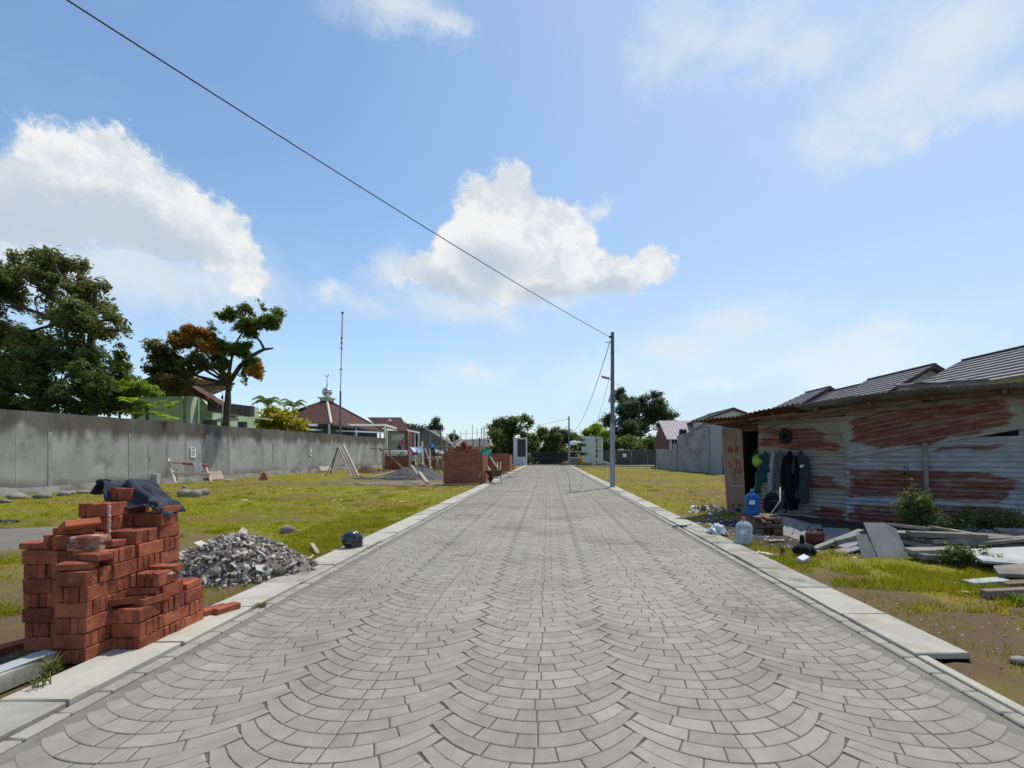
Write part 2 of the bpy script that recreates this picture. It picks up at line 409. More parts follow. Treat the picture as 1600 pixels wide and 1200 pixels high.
# ------------------------------------------------------------------ grass blades
m_blade = mat('grass_blade', (.205, .225, .014), (.30, .275, .025), scale=1.3, rough=.7, spec=.15, tone=True, transl=.35)
def blades(n, xr, yr, h0, h1, w, seed, thin=1.0, lean=.5, k=1):
    g = np.random.default_rng(seed)
    # sample evenly in the picture's depth rather than on the ground, so that far grass stays sparse
    u = g.random(n); y = 1 / (1 / yr[0] + u * (1 / yr[1] - 1 / yr[0])); x = g.uniform(xr[0], xr[1], n)
    so, gy_, da, dr = zones(x, y)
    keep = (g.random(n) > np.clip(so * 1.15 + gy_ * 1.2 + da * 1.1, 0, .985)) & (vnoise(x * 4.3, y * 4.3, 77) * .6 + vnoise(x * 13, y * 13, 78) * .4 > .36 * thin)
    keep &= (x < SL - .0) | (x > SR + .0)
    keep &= ~((x > 2.7) & (x < 3.25) & (y < SLAB_R0 + .05))
    x, y, dr = x[keep], y[keep], dr[keep]; n = len(x); z = hgt(x, y)
    clump = .55 + .9 * vnoise(x * 1.9, y * 1.9, 91)
    h = g.uniform(h0, h1, n) * clump; a = g.uniform(0, 2 * PI, n); b = g.uniform(0, 2 * PI, n)
    ww = w * (1 + y / 12)
    dx, dy = np.cos(a) * ww, np.sin(a) * ww; lx, ly = np.cos(b) * h * lean, np.sin(b) * h * lean
    V = np.empty((n, 3, 3)); V[:, 0] = np.stack([x - dx, y - dy, z - .004], 1); V[:, 1] = np.stack([x + dx, y + dy, z - .004], 1)
    V[:, 2] = np.stack([x + lx, y + ly, z + h], 1)
    t = np.repeat(g.uniform(.78, 1.15, n) * (1 - .25 * dr), 3)
    return V.reshape(-1, 3), t
gs = [blades(90000, (-13, SL), (3.0, 16), .02, .05, .0045, 1, lean=1.0), blades(70000, (-19.5, SL), (9, 62), .025, .06, .006, 2, lean=1.0),
      blades(26000, (SR, 9), (3.2, 7.0), .02, .055, .004, 3, .9), blades(45000, (SR, 13), (7, 60), .025, .055, .006, 4, lean=1.0)]
# lusher strips: along the kerb past the rubble, in front of the sheets, at the foot of the wall
def lush(n, cx, cy, rx, ry, h0, h1, w, seed):
    g = np.random.default_rng(seed); a = g.uniform(0, 2 * PI, n); q = np.sqrt(g.random(n))
    x, y = cx + np.cos(a) * q * rx, cy + np.sin(a) * q * ry
    ok = ((x < SL) | (x > SR)) & (vnoise(x * 3.1, y * 3.1, seed) > .33); x, y = x[ok], y[ok]; n = len(x); z = hgt(x, y)
    h = g.uniform(h0, h1, n); a = g.uniform(0, 2 * PI, n); b = g.uniform(0, 2 * PI, n)
    V = np.empty((n, 3, 3)); V[:, 0] = np.stack([x - np.cos(a) * w, y - np.sin(a) * w, z - .004], 1); V[:, 1] = np.stack([x + np.cos(a) * w, y + np.sin(a) * w, z - .004], 1)
    V[:, 2] = np.stack([x + np.cos(b) * h * .7, y + np.sin(b) * h * .7, z + h], 1)
    return V.reshape(-1, 3), np.repeat(g.uniform(.6, 1.05, n), 3)
gs += [lush(9000, -3.95, 7.4, .7, 1.6, .03, .09, .004, 11), lush(9000, -4.1, 10.5, .85, 3.0, .03, .07, .006, 12), lush(12000, 4.55, 5.75, 1.7, .55, .03, .09, .004, 13), lush(5200, 5.6, 5.35, 1.4, .5, .03, .09, .004, 14),
       lush(3000, 3.45, 7.0, .3, 1.2, .03, .08, .004, 15), lush(500, 3.4, 4.3, .3, .9, .02, .06, .004, 16), lush(900, -3.6, 4.9, .3, .8, .02, .05, .004, 17), lush(2500, -5.1, 6.9, .9, .4, .03, .07, .005, 18)]
tr_ = np.random.default_rng(404)
for k in range(330):
    left_ = tr_.random() < .62; yy = 1 / tr_.uniform(1 / 24, 1 / 4.2); xx = tr_.uniform(-13, -3.5) if left_ else tr_.uniform(3.4, 8.5)
    s_, g_, d_, _ = zones(np.array([xx]), np.array([yy]))
    if d_[0] > .4 or g_[0] > .5 or tr_.random() < s_[0] * .75: continue
    q_ = tr_.uniform(.05, .22); gs.append(lush(int(40 + 500 * q_), xx, yy, q_ * 1.4, q_, .03, tr_.uniform(.06, .12), .0045 * (1 + yy / 14), 500 + k))
gV = np.concatenate([g[0] for g in gs]); gT = np.concatenate([g[1] for g in gs])
stuff(np_mesh('grass', gV, np.arange(len(gV)).reshape(-1, 3), m_blade, tone=gT), 'short patchy yellow green grass over the building plots', 'grass')

# ================================================================== ROAD
m_joint = mat('joint_sand', (.10, .091, .075), (.15, .138, .115), scale=30, rough=.95, spec=.1)
m_cement = mat('cement_fill', (.165, .152, .125), (.215, .20, .165), scale=9, rough=.9, bump=.002, bscale=120)
m_paver = mat('paver', (.262, .240, .194), (.318, .292, .238), scale=7, rough=.85, spec=.25, bump=.0015, bscale=160, tone=True, attr_mix=[('rim', (.33, .31, .26))],
              dirt=(.205, .180, .135), dscale=.7, dlo=.46, dhi=.72)
road = thing('road', '', '', (0, 0, 0)); del road['label']; del road['category']; road['kind'] = 'structure'
mb = MB(); mb.box((-.07, 41.5, -.0565), (5.50, 83, .10)); mb.build('bed', m_joint, road)
for sgn, x0, x1 in ((-1, XL, XL + .27), (1, XR - .27, XR)):
    mb = MB(); mb.box(((x0 + x1) / 2, 34, -.0285), (x1 - x0, 66, .05)); mb.build('cement_strip', m_cement, road)
NCOL = 5; CW = (XR - XL) / NCOL; PITCH = .121; RAD = .665
def arcy(x, xc):
    d = np.clip(np.abs(x - xc) / RAD, 0, .985); return RAD * (1 - np.sqrt(1 - d * d))
def column_of(x):
    return np.clip(np.floor((x - XL) / CW), 0, NCOL - 1)
def fy(x): return arcy(x, XL + (column_of(x) + .5) * CW)
prng = random.Random(5)
near, far = [], []
row0 = int(1.2 / PITCH); EX = .052
for rI in range(row0, int(65.0 / PITCH)):
    y0 = rI * PITCH
    for c in range(NCOL):
        xc = XL + (c + .5) * CW; h = CW / 2
        # where two fans meet, stones of the two sides run past each other in turn
        lo, li = (-h, -h + EX) if rI % 2 == 0 else (-h - EX, -h)
        ro, ri = (h + EX, h) if rI % 2 == 0 else (h, h - EX)
        if c == 0: lo, li = -h + .06, -h + .11
        if c == NCOL - 1: ro, ri = h - .06, h - .11
        alt = 1 if (rI + c) % 2 else -1; sh = .055 * alt + prng.uniform(-.02, .02)
        cut = [(lo, li)] + [(v, v - PITCH * .85 * (v / RAD) * math.sqrt(max(0, 1 - (v / RAD) ** 2))) for v in
               ([-.305 + sh * .6, -.062 + sh, .062 + sh, .305 + sh * .6] if prng.random() > .12 else [-.305 + sh, -.03 + sh, .29 + sh])] + [(ro, ri)]
        for q in range(len(cut) - 1):
            (near if y0 < 11 else far).append((y0, xc, cut[q], cut[q + 1]))
def paver_geo(p, ns, chamf, wall, g=.0026):
    y0, xc, a, b = p
    x = np.linspace(0, 1, ns)
    def loop(ins, z):
        ie = ins * 1.75; ao, bo, ai, bi = a[0] + ie, b[0] - ie, a[1] + ie, b[1] - ie
        xo = xc + ao + (bo - ao) * x; xi = xc + bi + (ai - bi) * x
        yo = y0 + arcy(xo, xc) + ins; yi = y0 + PITCH + arcy(xi, xc) - ins
        return np.stack([np.concatenate([xo, xi]), np.concatenate([yo, yi]), np.full(2 * ns, z)], 1)
    dz = prng.uniform(-.001, .001); tz = prng.uniform(-.0012, .0012)
    L = [loop(g + chamf, dz)]
    if chamf: L.append(loop(g, dz - .0028))
    if wall: L.append(loop(g, -.03))
    L[0][:, 2] += (L[0][:, 0] - xc) * tz * 2
    n = 2 * ns; V = np.concatenate(L); Fs = [tuple(range(n))]
    for k in range(len(L) - 1): Fs += [((k + 1) * n + i, (k + 1) * n + (i + 1) % n, k * n + (i + 1) % n, k * n + i) for i in range(n)]
    return V, Fs, n
def paver_tone(p): return float(np.clip(prng.gauss(1, .052), .82, 1.15)) * (.93 + .14 * float(vnoise(p[0] * .9, p[1] + p[2][0], 61)))
def seen_px(p):
    y = p[0] + .1; x = p[1] + (p[2][0] + p[3][0]) / 2
    px, py = VX + F * x / y, H0 + F * CH / y
    return -40 < px < 1640 and py < 1216
near.sort(key=lambda p: p[0])
single = [p for p in near if seen_px(p)][:300]; ids = set(map(id, single))
def paver_mesh(ps, org=None, ns=5):
    mbv, fs, t, rim, o = [], [], [], [], 0
    for p in ps:
        V, Fs, n = paver_geo(p, ns, .0045, True); k = paver_tone(p)
        mbv.append(V); fs += [tuple(i + o for i in f) for f in Fs]; o += len(V); t += [k] * len(V)
        rim += [0.0] * n + [prng.uniform(.25, 1)] * n + [0] * (len(V) - 2 * n)
    return np.concatenate(mbv), fs, t, rim
def paver_obj(name, ps, parent, center=False, ns=5):
    V, fs, t, rim = paver_mesh(ps, ns=ns); loc = (0, 0, 0)
    if center: loc = tuple(V.mean(0)); V = V - V.mean(0)
    me = bpy.data.meshes.new(name); me.from_pydata([tuple(v) for v in V], [], fs); me.materials.append(m_paver)
    at = me.attributes.new('tone', 'FLOAT', 'POINT'); at.data.foreach_set('value', t)
    at = me.attributes.new('rim', 'FLOAT', 'POINT'); at.data.foreach_set('value', rim)
    o = bpy.data.objects.new(name, me); COL.objects.link(o); o.parent = parent; o.location = loc; return o
for p in single: paver_obj('paver', [p], road, True)
stuff(paver_obj('pavers', [p for p in near if id(p) not in ids], road, ns=4))
# the rest of the road to its end: same stones with fewer points
Vs, Qs, Ts, o = [], [], [], 0
for p in far:
    V, Fs, n = paver_geo(p, 3, 0, False, .0036); Vs.append(V); Ts += [paver_tone(p)] * 6
    Qs += [(o, o + 1, o + 4, o + 5), (o + 1, o + 2, o + 3, o + 4)]; o += 6
stuff(np_mesh('pavers', np.concatenate(Vs), Qs, m_paver, road, tone=Ts))

# ------------------------------------------------------------------ kerb stones and drain covers
m_kerb = mat('kerb_concrete', (.36, .33, .275), (.29, .27, .225), scale=5, rough=.9, bump=.002, bscale=90, var=.08, dirt=(.22, .20, .16), dscale=2, dlo=.5, dhi=.75)
m_slab = mat('cover_concrete', (.46, .43, .355), (.39, .365, .30), scale=3, rough=.85, bump=.0015, bscale=110, var=.06, dirt=(.30, .27, .20), dscale=2.3, dlo=.50, dhi=.78)
m_slab_old = mat('stained_concrete', (.40, .38, .32), (.30, .28, .23), scale=4, rough=.9, bump=.003, bscale=60, var=.1, dirt=(.20, .18, .14), dscale=3.5, dlo=.45, dhi=.7)
kerb = thing('kerb', '', '', (0, 0, 0)); del kerb['label']; del kerb['category']; kerb['kind'] = 'structure'
km = [MB().cbox((0, 0, 0), (.096, .245 + .004 * i - .004, .12), ch=.008, jit=.0015).mesh('kerb_stone', m_kerb) for i in range(3)]
farm = MB()
for xc in ((XL + KL) / 2, (XR + KR) / 2):
    y = 1.6; i = 0
    while y < 65:
        if y < 13.5: share('kerb_stone', km[i % 3], kerb, (xc + prng.uniform(-.002, .002), y, -.046 + prng.uniform(-.003, .003)), (0, 0, prng.uniform(-.006, .006)))
        else: farm.box((xc, y, -.046 + prng.uniform(-.003, .003)), (.096, .243, .12))
        y += .25; i += 1
stuff(farm.build('kerb_stones', m_kerb, kerb))
pave = thing('pavement', '', '', (0, 0, 0)); del pave['label']; del pave['category']; pave['kind'] = 'structure'
LS = .87
sm = []
for m in (m_slab, m_slab_old):
    for i in range(2):
        sm.append(MB().cbox((0, 0, 0), (.415, LS - .012 - .004 * i, .05), ch=.006, jit=.003).mesh('cover_slab', m))
for side, xc, y0 in ((-1, (KL + SL) / 2 - .004, 1.08), (1, (KR + SR) / 2 + .004, SLAB_R0)):
    y, i = y0, 0
    while y < 64.2:
        yc = y + LS / 2
        old = (side > 0 and 5.2 < yc < 9.5) or prng.random() < .18
        share('cover_slab', sm[(2 if old else 0) + i % 2], pave, (xc + prng.uniform(-.012, .012), yc, .010 + prng.uniform(-.006, .006)),
              (prng.uniform(-.004, .004), prng.uniform(-.008, .008), prng.uniform(-.006, .006)))
        y += LS; i += 1
# open run of the drain on the hut side: its channel edge shows where covers are missing
mb = MB(); mb.cbox((KR + .045, 2.25, -.02), (.075, 2.46, .09), ch=.006); mb.build('channel_edge', m_slab, pave)

# ================================================================== BOUNDARY WALL
WX = -19.8
m_wall = mat('wall_render', (.30, .288, .268), (.40, .385, .36), scale=.9, rough=.95, bump=.006, bscale=14, detail=9, dirt=(.19, .18, .165), dscale=.75, dlo=.52, dhi=.72, spec=.15, stretch=(1, 1, .7), var=.10,
             attr_mix=[('stain', (.088, .076, .060))])
wall = thing('boundary_wall', 'long grey rendered concrete boundary wall with water stains along the plot', 'wall', (WX, 30, 0))
def wall_top(y): return 3.14 + (y - 17) * .0078
yb = 6.0; bi = 0; joints = []
while yb < 57:
    L = 1.16 + random.uniform(-.06, .06); y2 = min(yb + L, 57.2); nU, nV = 6, 26; joints.append(y2)
    V, St = [], []
    for j in range(nV + 1):
        for i in range(nU + 1):
            y = yb + .0015 + (y2 - yb - .003) * i / nU; zt = wall_top(y) + .03 * (float(vnoise(y * 3, bi)) - .5); z = -.25 + (zt + .25) * j / nV
            V.append((.10 + .012 * (float(fbm(y * 1.5, z * 1.5, 40)) - .5) + .003 * ((bi * 7) % 3 - 1), y - 30, z))
            drip = float(fbm(y * 2.6, z * .25, 41)); low = float(fbm(y * 1.3, z * .7, 43))
            st = float(sstep(zt - 1.05 - .9 * (drip - .5) * 2, zt - .55 - .7 * (drip - .5), z)) * (.7 + .35 * low) + float(1 - sstep(.28, .62 + .5 * (low - .5), z)) * .55 * low * 1.6
            St.append(min(1, max(0, st)))
    n0 = len(V)
    V2 = [(-.10, v[1], v[2]) for v in V]; V += V2; St += [.3] * n0
    w = nU + 1
    Q = [(j * w + i, j * w + i + 1, (j + 1) * w + i + 1, (j + 1) * w + i) for j in range(nV) for i in range(nU)]
    Q += [tuple(n0 + k for k in reversed(q)) for q in Q]
    Q += [(nV * w + i, nV * w + i + 1, n0 + nV * w + i + 1, n0 + nV * w + i) for i in range(nU)]
    for i in (0, nU): Q += [(j * w + i, (j + 1) * w + i, n0 + (j + 1) * w + i, n0 + j * w + i) for j in range(nV)]
    o = np_mesh('wall_panel', V, Q, m_wall, wall, attrs={'stain': St}, smooth=False)
    yb = y2; bi += 1
# strips of fresher mortar over the joints between the bays
m_strip = mat('joint_render', (.37, .36, .34), (.29, .28, .262), scale=3, rough=.95, bump=.004, bscale=20, dirt=(.17, .16, .145), dscale=1.1, dlo=.5, dhi=.7)
for y in joints[:-1]:
    if random.random() < .45: continue
    h = wall_top(y) - random.uniform(.5, 1.1)
    mb = MB(); mb.cbox((.112, y - 30, h / 2 - .1), (.006, random.uniform(.05, .16), h), ch=.002); mb.build('joint_strip', m_strip, wall)
mb = MB(); mb.grid(lambda u, v: (.115 + .12 * (1 - v) + .05 * float(fbm(u * 60, v * 2, 47)), 6 + u * 51 - 30, -.1 + v * (.30 + .22 * float(fbm(u * 30, 0, 46)))), 170, 3); mb.build('footing', mat('footing_render', (.23, .215, .19), (.30, .285, .255), scale=3, rough=.95, bump=.01, bscale=9, dirt=(.12, .11, .09), dscale=1.5, dlo=.45, dhi=.65), wall, smooth=True)
# ================================================================== BRICK STACK
m_brick = mat('red_brick', (.375, .118, .062), (.22, .066, .041), scale=8, rough=.95, spec=.1, bump=.006, bscale=55, var=.28, dirt=(.40, .22, .15), dscale=9, dlo=.58, dhi=.82)
m_brick_pale = mat('mortared_brick', (.30, .13, .09), (.46, .36, .30), scale=14, rough=.95, spec=.1, bump=.004, bscale=50, dirt=(.25, .075, .05), dscale=9, dlo=.45, dhi=.6)
BL, BH, BW = .216, .108, .0525                 # length, height on edge, width
brick_me = []
for i in range(7):
    bm_ = MB().cbox((0, 0, 0), (BL * random.uniform(.975, 1.005), BW * random.uniform(.94, 1.0), BH * random.uniform(.965, 1.0)), ch=random.choice((.004, .005, .008)), jit=.0035)
    brick_me.append(bm_.mesh('brick', m_brick))
rb = random.Random(31)
stack = thing('brick_stack', 'stepped stack of red clay bricks set on edge beside the kerb', 'brick stack', (-3.5, 3.9, 0))
CX = {0: -3.165, 1: -3.39, 2: -3.625, 3: -3.86}; CYj = [3.45, 3.672, 3.894, 4.116, 4.338]
HT = {(0, 1): 3, (0, 2): 4, (0, 3): 3, (1, 0): 6, (1, 1): 7, (1, 2): 8, (1, 3): 9, (2, 1): 8, (2, 2): 10, (2, 3): 11, (3, 1): 7, (3, 2): 8, (3, 3): 8}
hid = MB()
for (i, j), h in HT.items():
    ox, oy = rb.uniform(-.012, .012), rb.uniform(-.01, .01)
    for k in range(h):
        turn = (k + i + j) % 2; yaw = rb.uniform(-.05, .05) + (.02 * i); bx, by = ox + rb.uniform(-.006, .006) - .0018 * k, oy + rb.uniform(-.006, .006)
        right_seen = k >= HT.get((i - 1, j), 0); front_seen = k >= HT.get((i, j - 1), 0); top_seen = k == h - 1
        for q in range(4):
            d = (q - 1.5) * .0545 + rb.uniform(-.002, .002)
            lx, ly = (d, rb.uniform(-.006, .006)) if turn else (rb.uniform(-.006, .006), d)
            c, s = math.cos(yaw), math.sin(yaw)
            p = (CX[i] + bx + lx * c - ly * s, CYj[j] + by + lx * s + ly * c, .012 + BH / 2 + k * (BH + .0015))
            rz = yaw + (PI / 2 if turn else 0) + rb.uniform(-.025, .025)
            seen = top_seen or (right_seen and (not turn or q == 3)) or (front_seen and (turn or q == 0))
            if seen: share('brick', rb.choice(brick_me), stack, Vector(p) - Vector(stack.location), (rb.uniform(-.012, .012), rb.uniform(-.012, .012), rz))
            else: hid.box(p, (BL, BW, BH), rot(0, 0, math.degrees(rz)))
stuff(hid.build('bricks', m_brick, stack, world=True))
def loose(px, py, Y, r, me=None):
    o = share('brick', me or rb.choice(brick_me), stack, D(px, py, Y) - Vector(stack.location), [R(v) for v in r]); return o
T = BH + .0015
def lay(i, j, k, dx=0, dy=0, r=(90, 0, 0), dz=0, me=None):
    """a loose brick lying flat on course k of column i, j"""
    p = Vector((CX[i] + dx, CYj[j] + dy, .012 + k * T + BW / 2 + dz)) - Vector(stack.location)
    return share('brick', me or rb.choice(brick_me), stack, p, [R(v) for v in r])
lay(0, 1, 3, -.05, -.04, (78, 0, 28), .012); lay(0, 1, 3, .05, .05, (90, 0, 80)); lay(0, 1, 3, -.04, .09, (90, 0, 12), .055)
for q in range(3): lay(0, 2, 4, .06 - q * .062, -.05, (0, 0, 92), .03)
lay(0, 2, 4, .0, .03, (90, 0, 8), .085); lay(0, 3, 3, .02, .02, (90, 0, 96)); lay(0, 3, 3, -.05, .05, (90, 0, 100), .003)
lay(1, 0, 6, -.02, -.02, (90, 0, 20)); lay(1, 0, 6, .03, .05, (90, 0, -12), .052); lay(1, 0, 6, -.03, .12, (90, 6, 10), .062)
pale = MB().cbox((0, 0, 0), (BL, BW, BH), ch=.007, jit=.004).mesh('brick', m_brick_pale)
lay(1, 1, 7, -.1, -.08, (90, 0, 10), .0, pale); lay(1, 1, 7, -.09, -.07, (92, 0, 4), .054, pale)
lay(2, 1, 8, -.05, .0, (90, 0, 5)); lay(2, 1, 8, .03, -.04, (60, 0, 70), .045); lay(3, 1, 7, -.05, -.03, (90, 0, 3)); lay(3, 1, 7, .07, .03, (0, 0, 68), .03); lay(1, 1, 7, -.02, .06, (90, 4, 96), .0)
lay(1, 3, 9, .05, .03, (90, 0, 92))
# flecks of mortar down a joint
m_mortar = mat('mortar', (.62, .58, .53), (.48, .44, .40), scale=30, rough=.95)
mb = MB()
for k in range(9):
    for q in range(3): mb.rock((-3.512 + random.uniform(-.006, .006), 3.79 + random.uniform(-.004, .004), .88 + k * .024 + q * .006), (.016, .014, .02), seed=k * 3 + q)
mb.build('mortar_dab', m_mortar, stack, world=True)
for (x, y, rz) in ((-2.985, 4.25, 75), (-2.93, 4.40, 84)):
    pass
lb = MB().cbox((0, 0, 0), (BL, BH, BW), ch=.006, jit=.003).mesh('brick', m_brick)
def lone(x, y, z, r, label, me=lb, grp=None):
    o = bpy.data.objects.new('brick', me); COL.objects.link(o); o.location = (x, y, z); o.rotation_euler = [R(v) for v in r]
    return tag(o, label, 'brick', grp)
lone(-3.01, 4.42, .066, (0, 0, 68), 'red brick lying flat on the drain covers just past the low end of the stack')
lone(-3.09, 4.38, .064, (0, 0, 60), 'red brick squeezed against the low end of the brick stack')
for k in range(4): lone(-4.10 - .0 * k, 3.62 - .235 * k, .03 + .01 * (k % 2), (0, 4, 84 + 5 * k), ('half sunk brick farthest in the line behind the kerb block', 'half sunk brick second in the line behind the kerb block', 'half sunk brick third in the line behind the kerb block', 'half sunk brick nearest the viewer behind the kerb block')[k], grp='bricks lying in line in the soil')
lone(-4.22, 3.5, .028, (0, 0, 80), 'half sunk brick lying alongside the far end of the brick line', grp='bricks lying in line in the soil')
m_cloth_w = mat('white_cloth', (.80, .78, .74), (.72, .70, .66), scale=12, rough=.9, spec=.1, transl=.3)
def rag(name, c, sx, sy, rz, amp, m, label, cat, seed=0, sag=0.0, zf=None, n=14):
    """a crumpled piece of cloth or film with thickness"""
    c = Vector(c); rm = rot(0, 0, rz)
    def f(u, v, up):
        x, y = (u - .5) * sx, (v - .5) * sy
        k = 1 + .25 * (float(fbm(u * 3, v * 3, seed + 3)) - .5) * 2
        z = amp * float(fbm(u * 4 + seed, v * 4, seed)) + amp * .5 * float(vnoise(u * 11, v * 9, seed + 1)) - sag * ((u - .5) ** 2 + (v - .5) ** 2) * 4
        p = c + rm @ Vector((x * k, y * k, z + (.004 if up else 0)))
        if zf: p.z = max(p.z, zf(p.x, p.y) + (.004 if up else 0))
        return p
    mb = MB(); mb.grid(lambda u, v: f(u, v, True), n, n); mb.grid(lambda u, v: f(1 - u, v, False), n, n)
    return solo(name, mb, m, c, label, cat, smooth=True)
rag('cloth_scrap', (-3.13, 3.86, .012 + 4 * T + .052), .13, .10, 20, .035, m_cloth_w, 'crumpled white cloth scrap on the low part of the brick stack', 'cloth', 5)

# ------------------------------------------------------------------ navy jacket thrown over the top of the stack
m_jacket = mat('navy_denim', (.020, .024, .040), (.032, .038, .060), scale=60, rough=.9, spec=.15, bump=.0015, bscale=400, sheen=.25)
m_lining = mat('jacket_lining', (.012, .012, .016))
def jk(u, v, off=0):
    # u: left to right (photo), v: front hem to back
    x = -3.885 + u * .605 + .015 * math.sin(v * 7)
    zt = 1.226 - .175 * float(sstep(-3.58, -3.36, x)); zf = zt + (1.012 - zt) * float(sstep(.20, .36, u)) * (1 - .55 * float(sstep(.6, 1, u)))
    k = float(sstep(0, .62, v)); z = zf + (zt - zf) * k; y = 3.965 + .05 * (1 - float(sstep(.14, .3, u))) + .05 * u + (.285 - .03 * u) * v
    fold = .009 * math.sin(u * 26 - 7 * v + 3.0 * float(vnoise(u * 5, v * 4, 81))) * (.4 + .8 * float(vnoise(u * 7, v * 3, 83))) + .018 * (float(fbm(u * 7, v * 7, 82)) - .35)
    z += fold - max(0, u - .90) * 1.0 - max(0, .09 - u) * 1.1
    y -= .03 * math.sin(u * 21 + 2) * (1 - k) * float(sstep(.2, .3, u))
    return Vector((x, y, z + off + .03))
mb = MB(); mb.grid(lambda u, v: jk(u, v, .010), 56, 30); mb.grid(lambda u, v: jk(1 - u, v, -.004), 56, 30)
for vv in (0, 1): mb.grid(lambda u, v: jk(u if vv == 0 else 1 - u, vv, -.004 + .014 * v), 56, 1)
jac = thing('jacket', 'dark navy jacket thrown over the top of the brick stack', 'jacket', (-3.6, 4.1, 1.1))
mb.build('body', m_jacket, jac, smooth=True, world=True)
mb = MB(); pts = [jk(.36 + .055 * k, .50 - .035 * k + .03 * math.sin(k * 1.3), .018) for k in range(11)]
mb.tube(pts, [.022, .034, .036, .038, .036, .038, .036, .034, .034, .032, .026], 10); mb.build('sleeve', m_jacket, jac, smooth=True, world=True)
mb = MB(); pts = [jk(.03 + .022 * k, .02 + .10 * abs(k - 4) * .3, .012) for k in range(9)]
mb.tube(pts, [.014, .02, .024, .026, .026, .026, .024, .02, .014], 8); mb.build('collar', m_lining, jac, smooth=True, world=True)
mb = MB(); mb.tube([jk(.26 + k * .058, .012, .006) for k in range(12)], .008, 6); mb.build('hem', m_jacket, jac, smooth=True, world=True)

# ------------------------------------------------------------------ concrete kerb block on the covers at the picture's corner
m_oldconc = mat('weathered_block', (.44, .42, .36), (.30, .27, .21), scale=4, rough=.95, bump=.004, bscale=40, dirt=(.20, .15, .09), dscale=5, dlo=.5, dhi=.7)
mb = MB(); mb.cbox((-3.50, 2.55, .07), (.15, 1.46, .13), rot(0, 2, -1.5), ch=.012, jit=.004); solo('kerb_block', mb, m_oldconc, (-3.5, 2.55, .07), 'long loose concrete kerb block lying behind the drain covers', 'concrete block')
m_greypl = mat('grey_plate', (.40, .42, .42), (.30, .32, .33), scale=8, rough=.7)
mb = MB(); mb.cbox((-3.46, 3.06, .142), (.10, .42, .008), rot(0, 4, -6), ch=.002); solo('shadow_strip', mb, m_greypl, (-3.46, 3.06, .142), 'thin blue grey strip painted as shadow on the kerb block', 'offcut')  # blue grey strip stands in for the shadow on the block's top

# ================================================================== HELMET
m_hblack = mat('helmet_black', (.012, .013, .017), (.016, .017, .022), rough=.22, spec=.5, coat=.6)
m_hdark = mat('helmet_lining', (.02, .02, .022), rough=.9)
m_visor = mat('visor_smoke', (.035, .04, .05), rough=.06, spec=.8)
m_white = mat('white_paint', (.78, .78, .76), (.72, .72, .70), rough=.45)
hp = G(549, 859); hel = thing('helmet', 'glossy black motorcycle helmet on the drain covers past the rubble heap', 'helmet', (hp.x, hp.y, .038), 35)
def hs(th, ph, k=1.0):        # th around (0 = front), ph from crown
    x = math.sin(ph) * math.cos(th) * .148 * k; y = math.sin(ph) * math.sin(th) * .122 * k; z = math.cos(ph) * .135 * k
    z = max(z, -.118 * k)
    if x > 0: x *= 1.06; 
    x += -.02 * (z < -.04) * 0
    return Vector((x, y, z + .125))
def lim(th):                  # lower limit of the shell: open in front, deep behind
    f = (math.cos(th) + 1) / 2
    return R(138) - R(62) * f ** 3
for nm, kk, mm in (('shell', 1.0, m_hblack), ('lining', .93, m_hdark)):
    mb = MB(); mb.grid(lambda u, v: hs(u * 2 * PI, max(.001, v * lim(u * 2 * PI)), kk), 36, 16); mb.build(nm, mm, hel, smooth=True)
mb = MB(); mb.tube([hs(k / 36 * 2 * PI, lim(k / 36 * 2 * PI), .97) for k in range(37)], .009, 8, cap=False); mb.build('rim', m_hdark, hel, smooth=True)
mb = MB()
def chin(u, v):
    th = (u - .5) * R(200); r = .140 + .030 * math.cos(th); return Vector((r * math.cos(th) * 1.02, .120 * math.sin(th) * 1.03, .004 + v * .092 * (1 - .15 * math.cos(th))))
mb.grid(chin, 24, 3); mb.grid(lambda u, v: chin(1 - u, v) * .95, 24, 3); mb.build('chin_guard', m_hblack, hel, smooth=True)
mb = MB()
def vis(u, v):
    th = (u - .5) * R(170); ph = R(40) + v * R(58); p = hs(th, ph, 1.05); p.x += .014 * math.cos(th); return p
mb.grid(vis, 24, 8); mb.build('visor', m_visor, hel, smooth=True)
mb = MB()
for sgn in (-1, 1): mb.lathe([(.0, -.006), (.02, -.006), (.018, .008), (0, .008)], 14, hs(sgn * R(82), R(70), 1.06), rot(90, 0, 0) if sgn > 0 else rot(-90, 0, 0))
mb.build('pivot', m_hdark, hel, smooth=True)
mb = MB()
def stick(u, v): return hs(R(-6) - u * R(34), R(22) + v * R(26), 1.012)
mb.grid(lambda u, v: stick(1 - u, v), 6, 5); mb.build('painted_highlight', m_white, hel, smooth=True)  # white patch painted on the shell as its highlight

# ================================================================== RUBBLE HEAP
m_rub = [mat('rubble_grey', (.33, .295, .245), (.43, .395, .335), scale=16, rough=.95, bump=.004, bscale=60, var=.25, dirt=(.10, .09, .075), dscale=6),
         mat('rubble_dark', (.145, .122, .098), (.20, .17, .138), scale=16, rough=.95, bump=.004, bscale=60, var=.25),
         mat('rubble_white', (.54, .51, .45), (.42, .395, .345), scale=12, rough=.8, bump=.002, bscale=60, var=.15)]
hc = Vector((-3.98, 6.05, 0))
def heap_z(x, y, c=hc, rx=1.02, ry=.66, h=.44, seed=63):
    dx, dy = (x - c.x) / rx, (y - c.y) / ry; q = np.sqrt(dx * dx + dy * dy)
    k = 1 - .22 * sstep(0, 1, dx)
    return h * k * np.clip(1 - q ** 2.1, 0, 1) * (.8 + .4 * fbm(np.asarray(x) * 3, np.asarray(y) * 3, seed))
